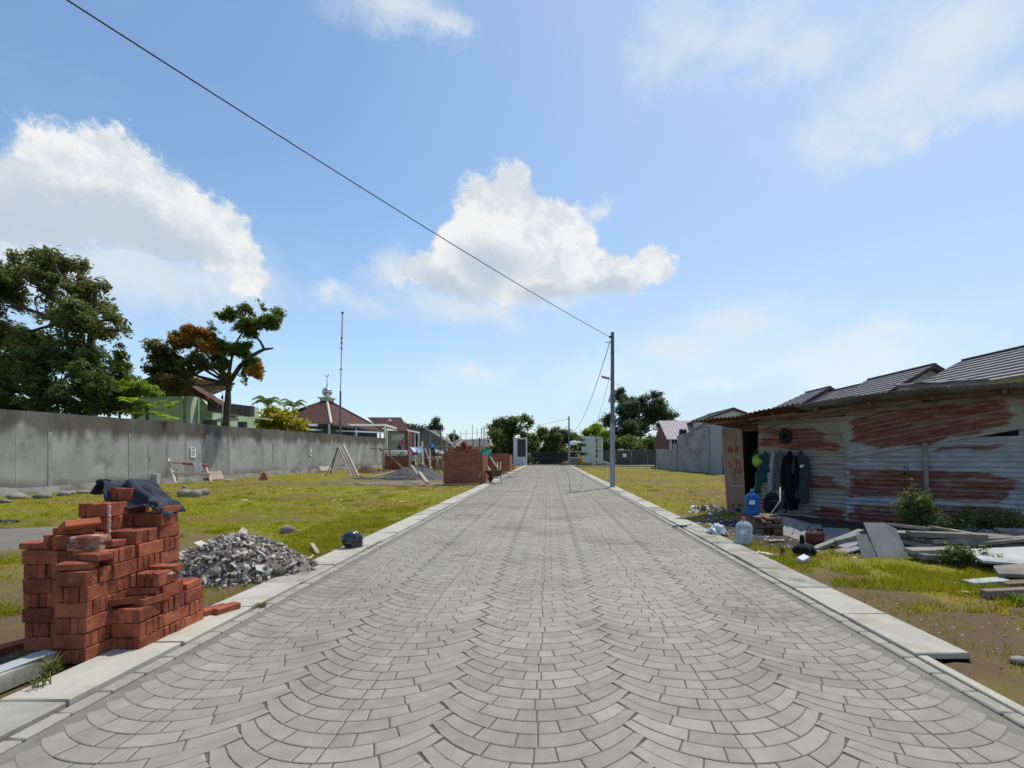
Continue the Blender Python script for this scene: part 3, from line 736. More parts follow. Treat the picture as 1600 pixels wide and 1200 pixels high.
heap = thing('rubble_heap', 'low heap of broken grey rubble and pale tile shards behind the brick stack', 'rubble heap', tuple(hc))
mb = MB(); mb.grid(lambda u, v: (hc.x + (u - .5) * 2.3, hc.y + (v - .5) * 1.5, max(-.03, float(heap_z(hc.x + (u - .5) * 2.3, hc.y + (v - .5) * 1.5)) - .02 - .02 * (abs(u - .5) > .48 or abs(v - .5) > .48))), 40, 28)
mb.build('mound', m_rub[1], heap, smooth=False, world=True)
rr = random.Random(12)
chunk = [MB().rock((0, 0, 0), (1, .8, .65), seed=100 + i, rough=.5).mesh('chunk', m_rub[0 if i < 5 else 1]) for i in range(9)]
shard = []
for i in range(7):
    n = rr.choice((4, 5, 5)); a0 = rr.uniform(0, 6)
    poly = [(math.cos(a0 + k * 2 * PI / n + rr.uniform(-.3, .3)) * rr.uniform(.6, 1), math.sin(a0 + k * 2 * PI / n) * rr.uniform(.25, .6), 0) for k in range(n)]
    shard.append(MB().prism(poly, (0, 0, -.06), (0, 0, .06)).mesh('shard', m_rub[2 if i < 5 else 0]))
def spot(spread=1.0):
    a, q = rr.uniform(0, 2 * PI), math.sqrt(rr.random()) * spread
    return hc.x + math.cos(a) * q * 1.0, hc.y + math.sin(a) * q * .62
for k in range(170):
    x, y = spot(1.02); z = float(heap_z(x, y)); s = rr.uniform(.035, .085) if rr.random() < .85 else rr.uniform(.09, .13)
    o = share('chunk', rr.choice(chunk), heap, (x - hc.x, y - hc.y, z + s * .1), (rr.uniform(0, 6), rr.uniform(0, 6), rr.uniform(0, 6))); o.scale = (s, s, s)
for k in range(125):
    x, y = spot(1.08); z = float(heap_z(x, y)); s = rr.uniform(.035, .085) if rr.random() < .75 else rr.uniform(.08, .14)
    o = share('shard', rr.choice(shard), heap, (x - hc.x, y - hc.y, z + s * .2), (rr.uniform(-.9, .9), rr.uniform(-.9, .9), rr.uniform(0, 6))); o.scale = (s, s, s)
mbs = [MB(), MB(), MB()]
for k in range(1500):
    x, y = spot(1.12 if rr.random() < .85 else 1.5)
    if x > SL - .02 and rr.random() < .93: continue
    z = max(float(heap_z(x, y)), float(hgt(x, y))); s = rr.uniform(.012, .04); mi = rr.choice((0, 0, 1, 1, 2))
    mbs[mi].box((x, y, z + s * .2), (s * rr.uniform(.7, 1.8), s, s * rr.uniform(.3, .8)), rot(rr.uniform(0, 360), rr.uniform(0, 360), rr.uniform(0, 360)))
for mm, m in zip(mbs, m_rub): stuff(mm.build('rubble_chips', m, heap, world=True))
m_plank_p = mat('pale_plank', (.45, .37, .28), (.36, .28, .20), scale=4, rough=.85, stretch=(1, 1, 1), bump=.002, bscale=60)
p = G(492, 862); mb = MB(); mb.cbox((p.x, p.y, .05), (.06, .48, .022), rot(10, 6, 38), ch=.003); solo('board', mb, m_plank_p, (p.x, p.y, .05), 'short pale board fallen off the end of the rubble heap', 'board')
p = G(287, 888); mb = MB(); mb.cbox((p.x, p.y, .10), (.17, .02, .26), rot(-18, 24, 10), ch=.003); solo('tile_slab', mb, m_greypl, (p.x, p.y, .10), 'blue grey slab leaning on the near side of the rubble heap', 'slab')
m_stone = mat('field_stone', (.30, .27, .23), (.20, .18, .155), scale=5, rough=.9, bump=.006, bscale=20, var=.2, dirt=(.42, .39, .34), dscale=2.5, dlo=.55, dhi=.75)
def stone(px, py, w, h, label, grp=None, seed=0, rz=0, dep=.8):
    p = G(px, py); k = p.y / F; mb = MB(); zz = float(hgt(p.x, p.y))
    w *= .85; h *= .85; mb.rock((p.x, p.y + w * k * .3, zz + h * k * .36), (w * k, w * k * dep, h * k * 1.12), seed=seed, n=2, rough=.35, rz=rz)
    return solo('stone', mb, m_stone, (p.x, p.y, zz), label, 'stone', grp, smooth=True)
stone(446, 833, 27, 16, 'grey brown stone at the far side of the rubble heap', seed=1)
stone(284, 776, 26, 16, 'dark round stone with a pale chip on top, beside two paler stones', seed=2)
stone(300, 777, 22, 15, 'pale oval stone between a dark stone and a flat one', seed=3)
stone(314, 774, 20, 13, 'flat grey stone beyond the pale oval stone', seed=4)
stone(287, 764, 9, 9, 'small cream chip lying on the dark round stone', seed=5)
for k, (px, py, w, h) in enumerate(((18, 779, 34, 11), (62, 778, 28, 13), (40, 778, 12, 6), (92, 775, 26, 11), (108, 774, 14, 8), (124, 772, 22, 7), (140, 771, 9, 5), (5, 785, 16, 8))):
    stone(px, py, w, h, ('wide pale boulder third from the edge', 'grey domed boulder in the middle', 'small pale stone between two boulders', 'flat dark boulder', 'small stone touching the flat dark boulder', 'low brown boulder', 'smallest pebble at the end', 'boulder cut off by the picture edge')[k] + ' in the row along the wall', 'stones along the foot of the wall', 20 + k)

# ================================================================== THINGS AT THE WALL
m_black = mat('black_paint', (.012, .012, .013), rough=.5)
def at_wall(px, py):                      # a point on the wall's face
    Y = F * (WX + .14) / (px - VX); return Vector((WX + .14, Y, CH - (py - H0) / F * Y))
def text(body, size, m, parent, loc, rotn, name='lettering', ex=.003, align='CENTER', sx=1):
    cu = bpy.data.curves.new(name, 'FONT'); cu.body = body; cu.size = size; cu.extrude = ex; cu.align_x = align; cu.align_y = 'CENTER'; cu.materials.append(m)
    t_ = bpy.data.objects.new('t', cu); COL.objects.link(t_); me = bpy.data.meshes.new_from_object(t_.evaluated_get(bpy.context.evaluated_depsgraph_get())); bpy.data.objects.remove(t_)
    o = bpy.data.objects.new(name, me); COL.objects.link(o); o.parent = parent; o.location = loc; o.rotation_euler = rotn; o.scale = (sx, 1, 1); return o
for (px, py, w, h, big, lab) in ((302, 707, 10, 16, '07', 'white number plate 07 with black figures on the grey wall'), (485.5, 706.5, 5, 11, '06', 'small white number plate farther along the grey wall')):
    p = at_wall(px, py); k = p.y / F; hh = h * k; ww = .40 if big == '07' else .40
    pl = thing('number_plate', lab, 'number plate', p)
    mb = MB(); mb.cbox((0, 0, 0), (.02, ww, hh), ch=.004); mb.build('plate', m_white, pl)
    text(big, hh * .74, m_black, pl, (.0125, 0, -hh * .12), (R(90), 0, R(90)), sx=.62)
    text('BLOK', hh * .20, m_black, pl, (.0125, 0, hh * .36), (R(90), 0, R(90)), sx=.8)
m_tim = mat('pale_timber', (.58, .47, .36), (.48, .37, .27), scale=3, rough=.85, bump=.002, bscale=40, var=.1)
m_red = mat('faded_red_paint', (.50, .12, .10), (.40, .09, .08), scale=5, rough=.8)
fr = thing('trestle', 'pale timber trestle frame with a red band leaning at the wall', 'trestle', G(292, 754))
def fp(px, py, Y): return D(px, py, Y)
Ya = 18.6
def bar(name, a, b, w, m, par, d=None):
    a, b = Vector(a), Vector(b); mid = (a + b) / 2; L = (b - a).length; q = (b - a).to_track_quat('X', 'Z').to_matrix()
    mb = MB(); mb.cbox(mid, (L, d or w, w), q, ch=min(.006, w * .2)); return mb.build(name, m, par, world=True)
bar('leg', fp(263, 717, Ya + .3), fp(274.5, 756, Ya - .4), .075, m_tim, fr); bar('leg', fp(320.5, 727, Ya + .3), fp(330, 755, Ya - .3), .13, m_tim, fr, .05)
bar('rail', fp(261, 722, Ya + .12), fp(285, 724, Ya + .1), .085, m_tim, fr, .04); bar('red_rail', fp(285, 724, Ya + .1), fp(324, 728, Ya + .1), .10, m_red, fr, .045)
bar('rail', fp(267, 739, Ya - .12), fp(329, 740.5, Ya - .12), .075, m_tim, fr, .04); bar('rail', fp(274, 755, Ya - .3), fp(331, 755, Ya - .3), .04, m_tim, fr, .04)
bar('brace', fp(276, 731, Ya + .35), fp(276, 752, Ya + .55), .05, m_tim, fr)
mb = MB()
def wc(u, v):
    x0 = 300 + u * 14 + v * (6 - 3 * u); y0 = 722.5 + v * (19 - 3 * u + 4 * math.sin(u * 5)); p = D(x0, y0, Ya - .02 - .10 * v); p.y += .03 * math.sin(u * 9 + v * 4); return p
mb.grid(wc, 10, 10); mb.grid(lambda u, v: wc(1 - u, v) + Vector((0, .02, 0)), 10, 10)
solo('white_cloth', mb, m_cloth_w, D(308, 730, Ya), 'white cloth hanging over the rail of the timber trestle', 'cloth', smooth=True)
m_block = mat('concrete_block', (.34, .34, .32), (.42, .42, .40), scale=3, rough=.95, bump=.003, bscale=40)
p = G(241, 757); mb = MB(); mb.cbox((p.x, p.y, .26), (.40, .3, .56), rot(0, 3, 8), ch=.015); solo('concrete_block', mb, m_block, p, 'upright grey concrete block standing next to the timber trestle', 'concrete block')
p = G(338, 751); mb = MB(); mb.cbox((WX + .42, 27.6, .27), (.05, 1.15, .52), rot(0, -22, 0), ch=.006); solo('board', mb, m_plank_p, (WX + .42, 27.6, 0), 'wide pale board leaning on the wall behind the timber trestle', 'board')
mb = MB(); mb.cbox((WX + .5, 41.0, .28), (.05, 2.1, .46), rot(0, -30, 0), ch=.006); solo('board', mb, m_plank_p, (WX + .5, 41.0, 0), 'long pale board leaning low on the wall near the tripod of poles', 'board')
m_terra = mat('terracotta', (.42, .19, .11), (.33, .14, .085), scale=6, rough=.9)
p = G(412, 750); mb = MB(); mb.prism([(p.x - .30, p.y, 0), (p.x + .34, p.y - .1, 0), (p.x + .05, p.y + .1, .44), (p.x - .20, p.y + .15, .44)], (0, 0, -.02), (.02, .06, -.02)); mb.box((p.x - .12, p.y + .28, .16), (.3, .25, .34))
solo('tile_stack', mb, m_terra, p, 'leaning orange roof tiles on the grass before the wall', 'roof tiles')
mb = MB(); mb.rock((*G(357, 751)[:2], .03), (.62, .3, .10), seed=77); solo('board', mb, m_plank_p, G(357, 751), 'small cream offcut on the grass beside the trestle', 'offcut')
m_lit = mat('litter_pale', (.68, .64, .56), (.55, .50, .42), scale=10, rough=.8, var=.2)
rl = random.Random(4)
for k in range(34):
    if k < 22: x, y = rl.uniform(-14, -3.6), rl.uniform(5, 22)
    else: x, y = rl.uniform(3.3, 6.5), rl.uniform(3.1, 18)
    s = rl.uniform(.03, .12) * (1 if y < 9 else 1.6); mb = MB(); z = float(hgt(x, y))
    n = 5; mb.prism([(x + math.cos(q * 2 * PI / n) * s * rl.uniform(.6, 1), y + math.sin(q * 2 * PI / n) * s * rl.uniform(.4, .8), z + .012 + rl.uniform(0, .02)) for q in range(n)], (0, 0, -.008), (0, 0, .004))
    solo('litter_scrap', mb, m_lit, (x, y, z), 'pale flat scrap of litter lying on the open ground', 'litter', 'scraps scattered over the plots')
# dark torn sheet on the sand patch
m_rubber = mat('dark_film', (.03, .03, .03), (.05, .048, .045), rough=.7)
p = G(12, 832); rag('torn_sheet', (p.x, p.y, .16), .55, .2, -25, .08, m_rubber, 'torn black sheet lying on the grey sand patch', 'plastic sheet', 9)
# a few stalks of dry weed at the foot of the brick stack and on the covers
m_weed = mat('weed', (.12, .16, .03), (.22, .20, .06), scale=9, rough=.7, transl=.3)
def weed(x, y, n, h, label, m=None, seed=0, z=0.0, spread=.5):
    g = random.Random(seed); mb = MB()
    for k in range(n):
        a = g.uniform(0, 6.28); l = h * g.uniform(.5, 1); b = Vector((x + g.uniform(-.03, .03), y + g.uniform(-.03, .03), z)); d = Vector((math.cos(a), math.sin(a), 0)) * l * spread
        pr = Vector((-math.sin(a), math.cos(a), 0)) * .0035
        pts = [b, b + d * .4 + Vector((0, 0, l * .6)), b + d + Vector((0, 0, l * .82))]
        mb.add([pts[0] - pr, pts[0] + pr, pts[1] - pr, pts[1] + pr, pts[2]], [(0, 1, 3, 2), (2, 3, 4)])
        for q in range(3):
            c = pts[0].lerp(pts[1], .4 + .25 * q); e = Vector((g.uniform(-1, 1), g.uniform(-1, 1), g.uniform(.2, .9))).normalized() * l * .22; w_ = e.cross(Vector((0, 0, 1))).normalized() * l * .045
            mb.add([c, c + e * .5 + w_, c + e, c + e * .5 - w_], [(0, 1, 2, 3)])
    return solo('weed', mb, m or m_weed, (x, y, z), label, 'weed')
weed(-3.33, 3.16, 26, .20, 'dry weed tuft at the foot of the tall brick stack', seed=1)
weed(-3.19, 2.98, 14, .12, 'small weed sprouting from the joint of the drain covers', seed=2, z=.03)
weed(-2.80, 4.62, 34, .07, 'flat green weed growing between kerb stone and cover', seed=3, z=.01, spread=1.3)
weed(-3.42, 3.3, 20, .14, 'thin weed beside the kerb block', seed=4)
# ================================================================== CORRUGATED IRON HUT
W0 = Vector((5.215, 12.33, 0)); DW = Vector((.7146, -.6995, 0)); WNn = Vector((-.6995, -.7146, 0))
def PW(t, z, out=0.0): return W0 + DW * t + WNn * out + Vector((0, 0, z))
def hit(px, py, out=0.0):
    u, v = (px - VX) / F, (H0 - py) / F; o = W0 + WNn * out
    Y = (o.x * WNn.x + o.y * WNn.y) / (u * WNn.x + WNn.y); p = Vector((u * Y, Y, 0))
    return (p - W0).dot(DW), CH + v * Y
def inpoly(x, y, poly):
    c = np.zeros(np.shape(x), bool); n = len(poly)
    for i in range(n):
        (x1, y1), (x2, y2) = poly[i], poly[i - 1]
        c ^= ((y1 > y) != (y2 > y)) & (x < (x2 - x1) * (y - y1) / (y2 - y1 + 1e-9) + x1)
    return c
RUST = [[hit(*p) for p in q] for q in (
    [(1187, 672), (1278, 668), (1290, 688), (1318, 700), (1316, 706), (1235, 702), (1190, 699)],
    [(1261, 740), (1302, 746), (1324, 764), (1265, 764)], [(1284, 790), (1320, 796), (1326, 818), (1262, 803)],
    [(1333, 656), (1437, 629), (1574, 614), (1587, 663), (1454, 693), (1372, 701), (1333, 690)],
    [(1463, 702), (1567, 692), (1561, 701), (1460, 706)],
    [(1326, 731), (1520, 737), (1590, 753), (1586, 765), (1558, 784), (1412, 778), (1326, 775)],
    [(1328, 787), (1420, 793), (1560, 790), (1580, 812), (1420, 826), (1328, 820)])]
m_zinc = mat('zinc_sheet', (.43, .45, .49), (.30, .315, .33), scale=3, rough=.55, spec=.4, metal=.15, bump=.001, bscale=80, stretch=(1, 1, 4), dirt=(.42, .38, .32), dscale=1.4, dlo=.48, dhi=.78,
              attr_mix=[('dust', (.34, .30, .245)), ('rust', (.20, .05, .024))])
m_zblue = mat('painted_sheet', (.27, .30, .34), (.23, .26, .295), scale=3, rough=.5, dirt=(.26, .27, .28), dscale=2)
m_rustroof = mat('rusted_roof', (.17, .085, .045), (.10, .045, .024), scale=5, rough=.8, dirt=(.22, .15, .09), dscale=3)
m_roofz = mat('roof_zinc', (.42, .44, .46), (.34, .35, .37), scale=3, rough=.45, metal=.3, dirt=(.25, .20, .15), dscale=1.4)
m_wood = mat('old_wood', (.22, .155, .105), (.14, .095, .065), scale=5, rough=.9, stretch=(1, 1, 1), bump=.003, bscale=60, var=.2)
m_woodg = mat('grey_wood', (.30, .26, .22), (.19, .165, .14), scale=5, rough=.9, bump=.003, bscale=60, var=.22, dirt=(.40, .37, .33), dscale=4, dlo=.5, dhi=.75)
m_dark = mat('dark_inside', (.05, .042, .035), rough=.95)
hut = thing('iron_hut', 'rusted corrugated iron worker hut with an open door and wide roof overhang', 'hut', W0)
def csheet(name, t0, z0, L, Wd, tilt, out, par, m=m_zinc, wl=.098, amp=.021, dust=0.0, rust=True, nU=60, edge=.012, vert=False, seed=0):
    """a corrugated sheet on the front wall; the waves run along its length"""
    c, s = math.cos(R(tilt)), math.sin(R(tilt)); nV = max(6, int(Wd / wl * 8))
    U, Vv = np.meshgrid(np.linspace(0, L, nU + 1), np.linspace(0, Wd, nV + 1)); u, v = U.ravel(), Vv.ravel()
    ue = u + (fbm(v * 9, v * 0 + seed, 70) - .5) * edge * np.sign(u - L / 2) * 2
    t = t0 + ue * c - v * s; z = z0 + ue * s + v * c
    o = out + amp * np.sin((u if vert else v) / wl * 2 * PI) + .02 * (fbm(u * 1.2, v * 2, 71 + seed) - .5)
    P = np.stack([W0.x + DW.x * t + WNn.x * o, W0.y + DW.y * t + WNn.y * o, z], 1) - np.array(W0)
    rs = np.zeros(len(t))
    if rust:
        tt = t + (fbm(t * 3, z * 9, 73) - .5) * .42 + (fbm(t * 9, z * 26, 74) - .5) * .20; zz = z + (fbm(t * 2.2, z * 3, 75) - .5) * .11
        for q in RUST: rs = np.maximum(rs, inpoly(tt, zz, q).astype(float))
        crest = sstep(.25, 1, np.sin((u if vert else v) / wl * 2 * PI + .6)); rs = rs * (1 - .5 * crest * sstep(.42, .62, fbm(t * 1.7, np.floor(v / wl) * 3.7, 78)))
        rs = np.maximum(rs * (.75 + .3 * vnoise(t * 8, z * 40, 76)), .55 * sstep(.62, .8, fbm(t * 1.6, z * 16, 79)))
    w = nU + 1; Q = [(j * w + i, j * w + i + 1, (j + 1) * w + i + 1, (j + 1) * w + i) for j in range(nV) for i in range(nU)]
    nrm = np.array(WNn) * -.003; n0 = len(P); P2 = np.concatenate([P, P + nrm]); Q = Q + [tuple(n0 + k for k in reversed(q)) for q in Q]
    rs = np.clip(np.concatenate([rs, rs]), 0, 1)
    return np_mesh(name, P2, Q, m, par, attrs={'rust': rs, 'dust': np.full(len(P2), dust) * (.5 + vnoise(P2[:, 0] * 2, P2[:, 2] * 3, 88))}, smooth=True)
csheet('iron_sheet', .275, -.03, 1.98, .86, .4, .03, hut, dust=.75, seed=1); csheet('iron_sheet', .26, .78, 1.98, .80, -.3, .052, hut, dust=.7, seed=2); csheet('iron_sheet', .28, 1.52, 1.97, .82, .6, .072, hut, dust=.85, seed=3)
csheet('iron_sheet', 2.20, -.03, 2.86, .92, .2, .055, hut, seed=4); csheet('iron_sheet', 2.22, .84, 2.84, .98, .5, .078, hut, seed=5); csheet('iron_sheet', 2.24, 1.40, 2.92, .82, 11.5, .105, hut, dust=.25, seed=6)
csheet('iron_sheet', 2.2, 2.02, 3.0, .66, 1.5, .085, hut, dust=.8, seed=7)
csheet('blue_sheet', 4.98, -.03, 2.2, 2.35, 0, .04, hut, m_zblue, rust=False, vert=True, nU=160, seed=8)
csheet('lintel_sheet', -.22, 2.10, .62, .26, 2, .05, hut, m_rustroof, rust=False, seed=9)
def hb(name, a, b, w, d, m, par=None, ch=.004):
    a, b = Vector(a), Vector(b); L = (b - a).length; q = (b - a).to_track_quat('X', 'Z').to_matrix(); mb = MB()
    mb.cbox((a + b) / 2, (L, d, w), q, ch=ch, jit=.002); return mb.build(name, m, par or hut, world=True)
# sides, back and floor; dark ones carry the inner darkness in their colour
def wq(a, b, z0, z1, name, m):
    mb = MB(); nn = (b - a).cross(Vector((0, 0, 1))).normalized() * .02
    mb.prism([a + Vector((0, 0, z0)), b + Vector((0, 0, z0)), b + Vector((0, 0, z1)), a + Vector((0, 0, z1))], -nn, nn); return mb.build(name, m, hut, world=True)
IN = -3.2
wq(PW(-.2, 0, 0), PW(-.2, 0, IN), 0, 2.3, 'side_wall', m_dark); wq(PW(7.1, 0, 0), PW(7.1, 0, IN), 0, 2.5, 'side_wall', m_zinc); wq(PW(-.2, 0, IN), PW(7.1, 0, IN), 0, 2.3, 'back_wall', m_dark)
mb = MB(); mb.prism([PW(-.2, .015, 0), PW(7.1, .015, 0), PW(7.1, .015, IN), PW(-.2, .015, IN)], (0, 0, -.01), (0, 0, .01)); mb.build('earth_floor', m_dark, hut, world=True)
hb('door_post', PW(.27, -.05, .02), PW(.29, 2.2, .02), .07, .06, m_wood); hb('door_post', PW(-.19, -.05, .02), PW(-.19, 2.2, .02), .07, .06, m_wood); hb('lintel', PW(-.25, 2.13, .02), PW(.4, 2.15, .02), .07, .05, m_wood)
hb('inner_brace', PW(-.1, 1.5, -.5), PW(.6, 2.2, -.6), .05, .04, m_wood)
t_, z_p = hit(1452, 692); hb('wall_post', PW(t_, -.05, .15), PW(t_ - .06, z_p, .17), .075, .05, m_woodg)
# roof: several sheets, waves square to the eave
def rsheet(name, pts, depth, m, wl=.10, amp=.016, sl=-.02, seed=0):
    """pts: eave (t, z, out) left to right; goes back by depth"""
    L = pts[-1][0] - pts[0][0]; nU = int(L / wl * 8); nV = 10; ts = np.linspace(pts[0][0], pts[-1][0], nU + 1)
    zs = np.interp(ts, [p[0] for p in pts], [p[1] for p in pts]); os_ = np.interp(ts, [p[0] for p in pts], [p[2] for p in pts]) + .05 * (fbm(ts * 2.3, ts * 0, 90 + seed) - .5)
    V = []
    for j in range(nV + 1):
        for t, z, o in zip(ts, zs, os_):
            d = o - (o + depth) * j / nV; V.append(PW(t, z + amp * math.sin(t / wl * 2 * PI) + (o - d) * sl + .03 * (float(vnoise(t * 1.3, d * 1.3, 91)) - .5), d) - W0)
    w = nU + 1; Q = [(j * w + i, j * w + i + 1, (j + 1) * w + i + 1, (j + 1) * w + i) for j in range(nV) for i in range(nU)]; n0 = len(V)
    V = V + [v + Vector((0, 0, -.004)) for v in V]; Q += [tuple(n0 + k for k in reversed(q)) for q in Q]
    Q += [(i, n0 + i, n0 + i + 1, i + 1) for i in range(nU)]
    return np_mesh(name, V, Q, m, hut, smooth=False)
def ev(px, py, out): t, z = hit(px, py, out); return (t, z, out)
rsheet('roof_sheet', [ev(1079, 657, 1.5), ev(1110, 654, 1.5), ev(1152, 652, 1.45)], 3.3, m_rustroof, sl=-.03, seed=1)
rsheet('roof_sheet', [ev(1148, 652, 1.5), ev(1182, 642, 1.5), ev(1246, 630, 1.5)], 3.3, m_rustroof, sl=-.02, seed=2)
rsheet('roof_sheet', [ev(1238, 634, 1.45), ev(1330, 619, 1.4), ev(1420, 609, 1.4)], 3.3, m_roofz, amp=.006, sl=-.03, seed=3)
rsheet('roof_sheet', [ev(1395, 613, 1.35), ev(1450, 606, 1.35), ev(1540, 599, 1.35), ev(1660, 590, 1.35)], 3.3, m_roofz, amp=.006, sl=-.02, seed=4)
m_tarp = mat('black_tarpaulin', (.015, .015, .017), (.03, .03, .033), rough=.5, bump=.004, bscale=12)
mb = MB(); pa, pb = hit(1390, 605, 1.2), hit(1545, 597, 1.2)
mb.grid(lambda u, v: PW(pa[0] + u * (pb[0] - pa[0]), pa[1] + .02 + u * (pb[1] - pa[1]) + .05 * float(vnoise(u * 9, v * 5, 95)) + .04 * v * (1 - v) * 4, 1.25 - v * .8), 20, 8); mb.build('tarpaulin', m_tarp, hut, world=True, smooth=True)
def beam(p, q, out, w=.08, d=.05, m=m_wood, nm='rafter', out2=None):
    a, b = hit(*p, out), hit(*q, out2 or out); hb(nm, PW(a[0], a[1], out), PW(b[0], b[1], out2 or out), w, d, m)
beam((1110, 662), (1245, 646), .8, .06); beam((1190, 655), (1330, 637), .6, .07); beam((1282, 643), (1440, 626), .4, .07); beam((1200, 668), (1300, 642), .5, .05); beam((1400, 625), (1620, 610), .35, .07); beam((1176, 660), (1640, 612), .12, .1, .06, m_woodg, 'wall_plate')
for t in (.0, .9, 1.8, 2.8, 3.8, 4.8): 
    z = float(np.interp(t, [-.8, .2, 1, 3, 5], [2.28, 2.40, 2.5, 2.6, 2.66])); hb('cross_rafter', PW(t, z - .045, .9), PW(t + .05, z - .10, IN), .06, .05, m_wood)
# door leaf standing open
YD = 12.25
m_door = mat('door_ply', (.42, .28, .20), (.33, .21, .15), scale=2.5, rough=.8, stretch=(6, 1, 1), dirt=(.17, .11, .085), dscale=2, dlo=.5, dhi=.75)
m_spray = mat('red_spray', (.42, .03, .03), (.33, .025, .03), rough=.6)
quad = [D(1127, 672, YD), D(1158.5, 671, YD), D(1165, 801, YD), D(1136.5, 801, YD)]
mb = MB(); mb.prism(quad, (0, .018, 0), (0, -.0, 0)); door = mb.build('door', m_door, hut, world=True)
def dpt(u, v, o=0): a = quad[0].lerp(quad[1], u).lerp(quad[3].lerp(quad[2], u), v); return a + Vector((0, -.002 - o, 0)) - W0
def dbar(name, a, b, w, m, d=.02):
    p, q = dpt(*a), dpt(*b); mb = MB(); mb.cbox((p + q) / 2 + Vector((0, -.010, 0)), ((q - p).length, d, w), (q - p).to_track_quat('X', 'Z').to_matrix(), ch=.003); return mb.build(name, m, door)
m_doorf = mat('door_frame', (.42, .31, .23), (.32, .22, .16), scale=5, rough=.8)
dbar('frame', (.03, 0), (.03, 1), .035, m_doorf); dbar('frame', (.97, 0), (.97, 1), .035, m_doorf); dbar('frame', (.07, .02), (.93, .02), .05, m_doorf); dbar('frame', (.07, .335), (.93, .335), .055, m_doorf); dbar('frame', (.07, .68), (.93, .68), .06, m_doorf)
mb = MB()
def stroke(pts, w=.011):
    mb.tube([dpt(a, b, .004) for a, b in pts], w, 5)
def circ(cx, cy, rx, ry, n=14): return [(cx + rx * math.cos(k * 2 * PI / n), cy + ry * math.sin(k * 2 * PI / n)) for k in range(n + 1)]
stroke(circ(.38, .235, .12, .035)); stroke([(.30, .215), (.47, .258)]); stroke([(.47, .212), (.30, .258)])
stroke([(.66, .275), (.66, .20), (.82, .205), (.84, .228), (.67, .24), (.88, .275)]); stroke([(.60, .25), (.88, .215)])
stroke([(.26, .375), (.29, .46), (.38, .452)]); stroke([(.38, .42), (.48, .425)]); stroke(circ(.72, .385, .09, .022)); stroke(circ(.73, .43, .11, .024)); stroke([(.56, .372), (.62, .40)])
stroke([(.44, .54), (.50, .465), (.55, .53), (.62, .455)], .009); stroke(circ(.78, .505, .11, .030)); stroke([(.68, .53), (.90, .475)])
stroke([(.36, .575), (.46, .565), (.52, .55)], .006); stroke([(.36, .70), (.42, .76)], .006)
for k in range(8): stroke([(.30 + k * .075, .90 - .01 * (k % 3)), (.31 + k * .075, .955), (.36 + k * .075, .90)], .006)
mb.build('spray_marks', m_spray, door)

# ------------------------------------------------------------------ clothes and gear hung on the front of the hut
def cl(n, a, b=None): return mat(n, a, b or tuple(v * .7 for v in a), scale=14, rough=.95, spec=.05, sheen=.2, bump=.002, bscale=120)
def garment(name, px, w, py0, py1, m, label, cat, folds=5, sleeves=True, seed=0, depth=.10, m2=None, out=.18, flare=.15):
    t, z1 = hit(px, py0, out); _, z0 = hit(px, py1, out); g = random.Random(seed); H = z1 - z0
    o = thing(name, label, cat, PW(t, z0, out))
    def f(u, v):
        a = u * 2 * PI; sh = min(1, .22 + 3.4 * v) if v < .26 else 1 + flare * (v - .26) * (1 if seed % 2 else .3)
        k = 1 + .20 * math.sin(folds * a + seed + 2.5 * v) * min(1, v * 3) + .10 * math.sin((folds * 2 + 1) * a + 4 * v)
        x = math.cos(a) * w / 2 * sh * (1 + .06 * math.sin(v * 9 + seed)); y = math.sin(a) * depth / 2 * k * (.6 + .5 * v)
        zz = z1 - H * v - (.05 * math.sin(a * 3 + seed) * H * (v > .99))
        return PW(t + x + .02 * math.sin(v * 5 + seed), zz, out + y)
    mb = MB(); mb.grid(lambda u, v: f(1 - u, v), 36, 22); mb.add([f(k / 36, 0) for k in range(36)], [tuple(range(36))]); mb.build('body', m, o, smooth=True, world=True)
    if sleeves:
        for sg in (-1, 1):
            mb = MB(); pts = [PW(t + sg * (w * (.36 + .16 * min(1, q / 3))), z1 - H * (.10 + .085 * q), out + .03 + .02 * math.sin(q + seed)) for q in range(8)]
            mb.tube(pts, [.035, .05, .052, .05, .046, .045, .046, .044], 9); mb.build('sleeve', m2 or m, o, smooth=True, world=True)
    mb = MB(); c = PW(t, z1 + .04, out - .02); mb.tube([PW(t, z1 - .02, out), PW(t, z1 + .05, out - .03), PW(t, z1 + .06, .08)], .006, 6); mb.build('hook', m_wood, o, world=True)
    return o
garment('shirt', 1194, .20, 706, 752, cl('teal_cloth', (.025, .075, .085)), 'small dark teal shirt hanging next to the hut doorway', 'shirt', 4, True, 1, .12)
garment('trousers', 1207, .22, 705, 770, cl('pale_cloth', (.34, .37, .42)), 'pale grey trousers hanging on the hut front', 'trousers', 5, False, 2, .12)
garment('shirt', 1219, .24, 704, 792, cl('taupe_cloth', (.13, .115, .11)), 'long taupe shirt hanging between pale trousers and black jacket', 'shirt', 5, True, 3, .14)
garment('jacket', 1235, .32, 704, 793, cl('black_cloth', (.008, .008, .010)), 'long black jacket hanging under the black tyre', 'jacket', 6, True, 4, .18, None, .22)
jk2 = garment('jacket', 1252, .32, 705, 783, cl('slate_cloth', (.05, .053, .062)), 'slate grey jacket with a small white chest patch hanging on the hut', 'jacket', 6, True, 5, .16, None, .2)
t_, z_p = hit(1252, 728, .31); mb = MB(); mb.grid(lambda u, v: PW(t_ - .03 + u * .08, z_p - .04 + .05 * v + .02 * u, .305 + .004 * math.sin(u * 3)), 3, 2); mb.build('chest_patch', m_white, jk2, world=True)
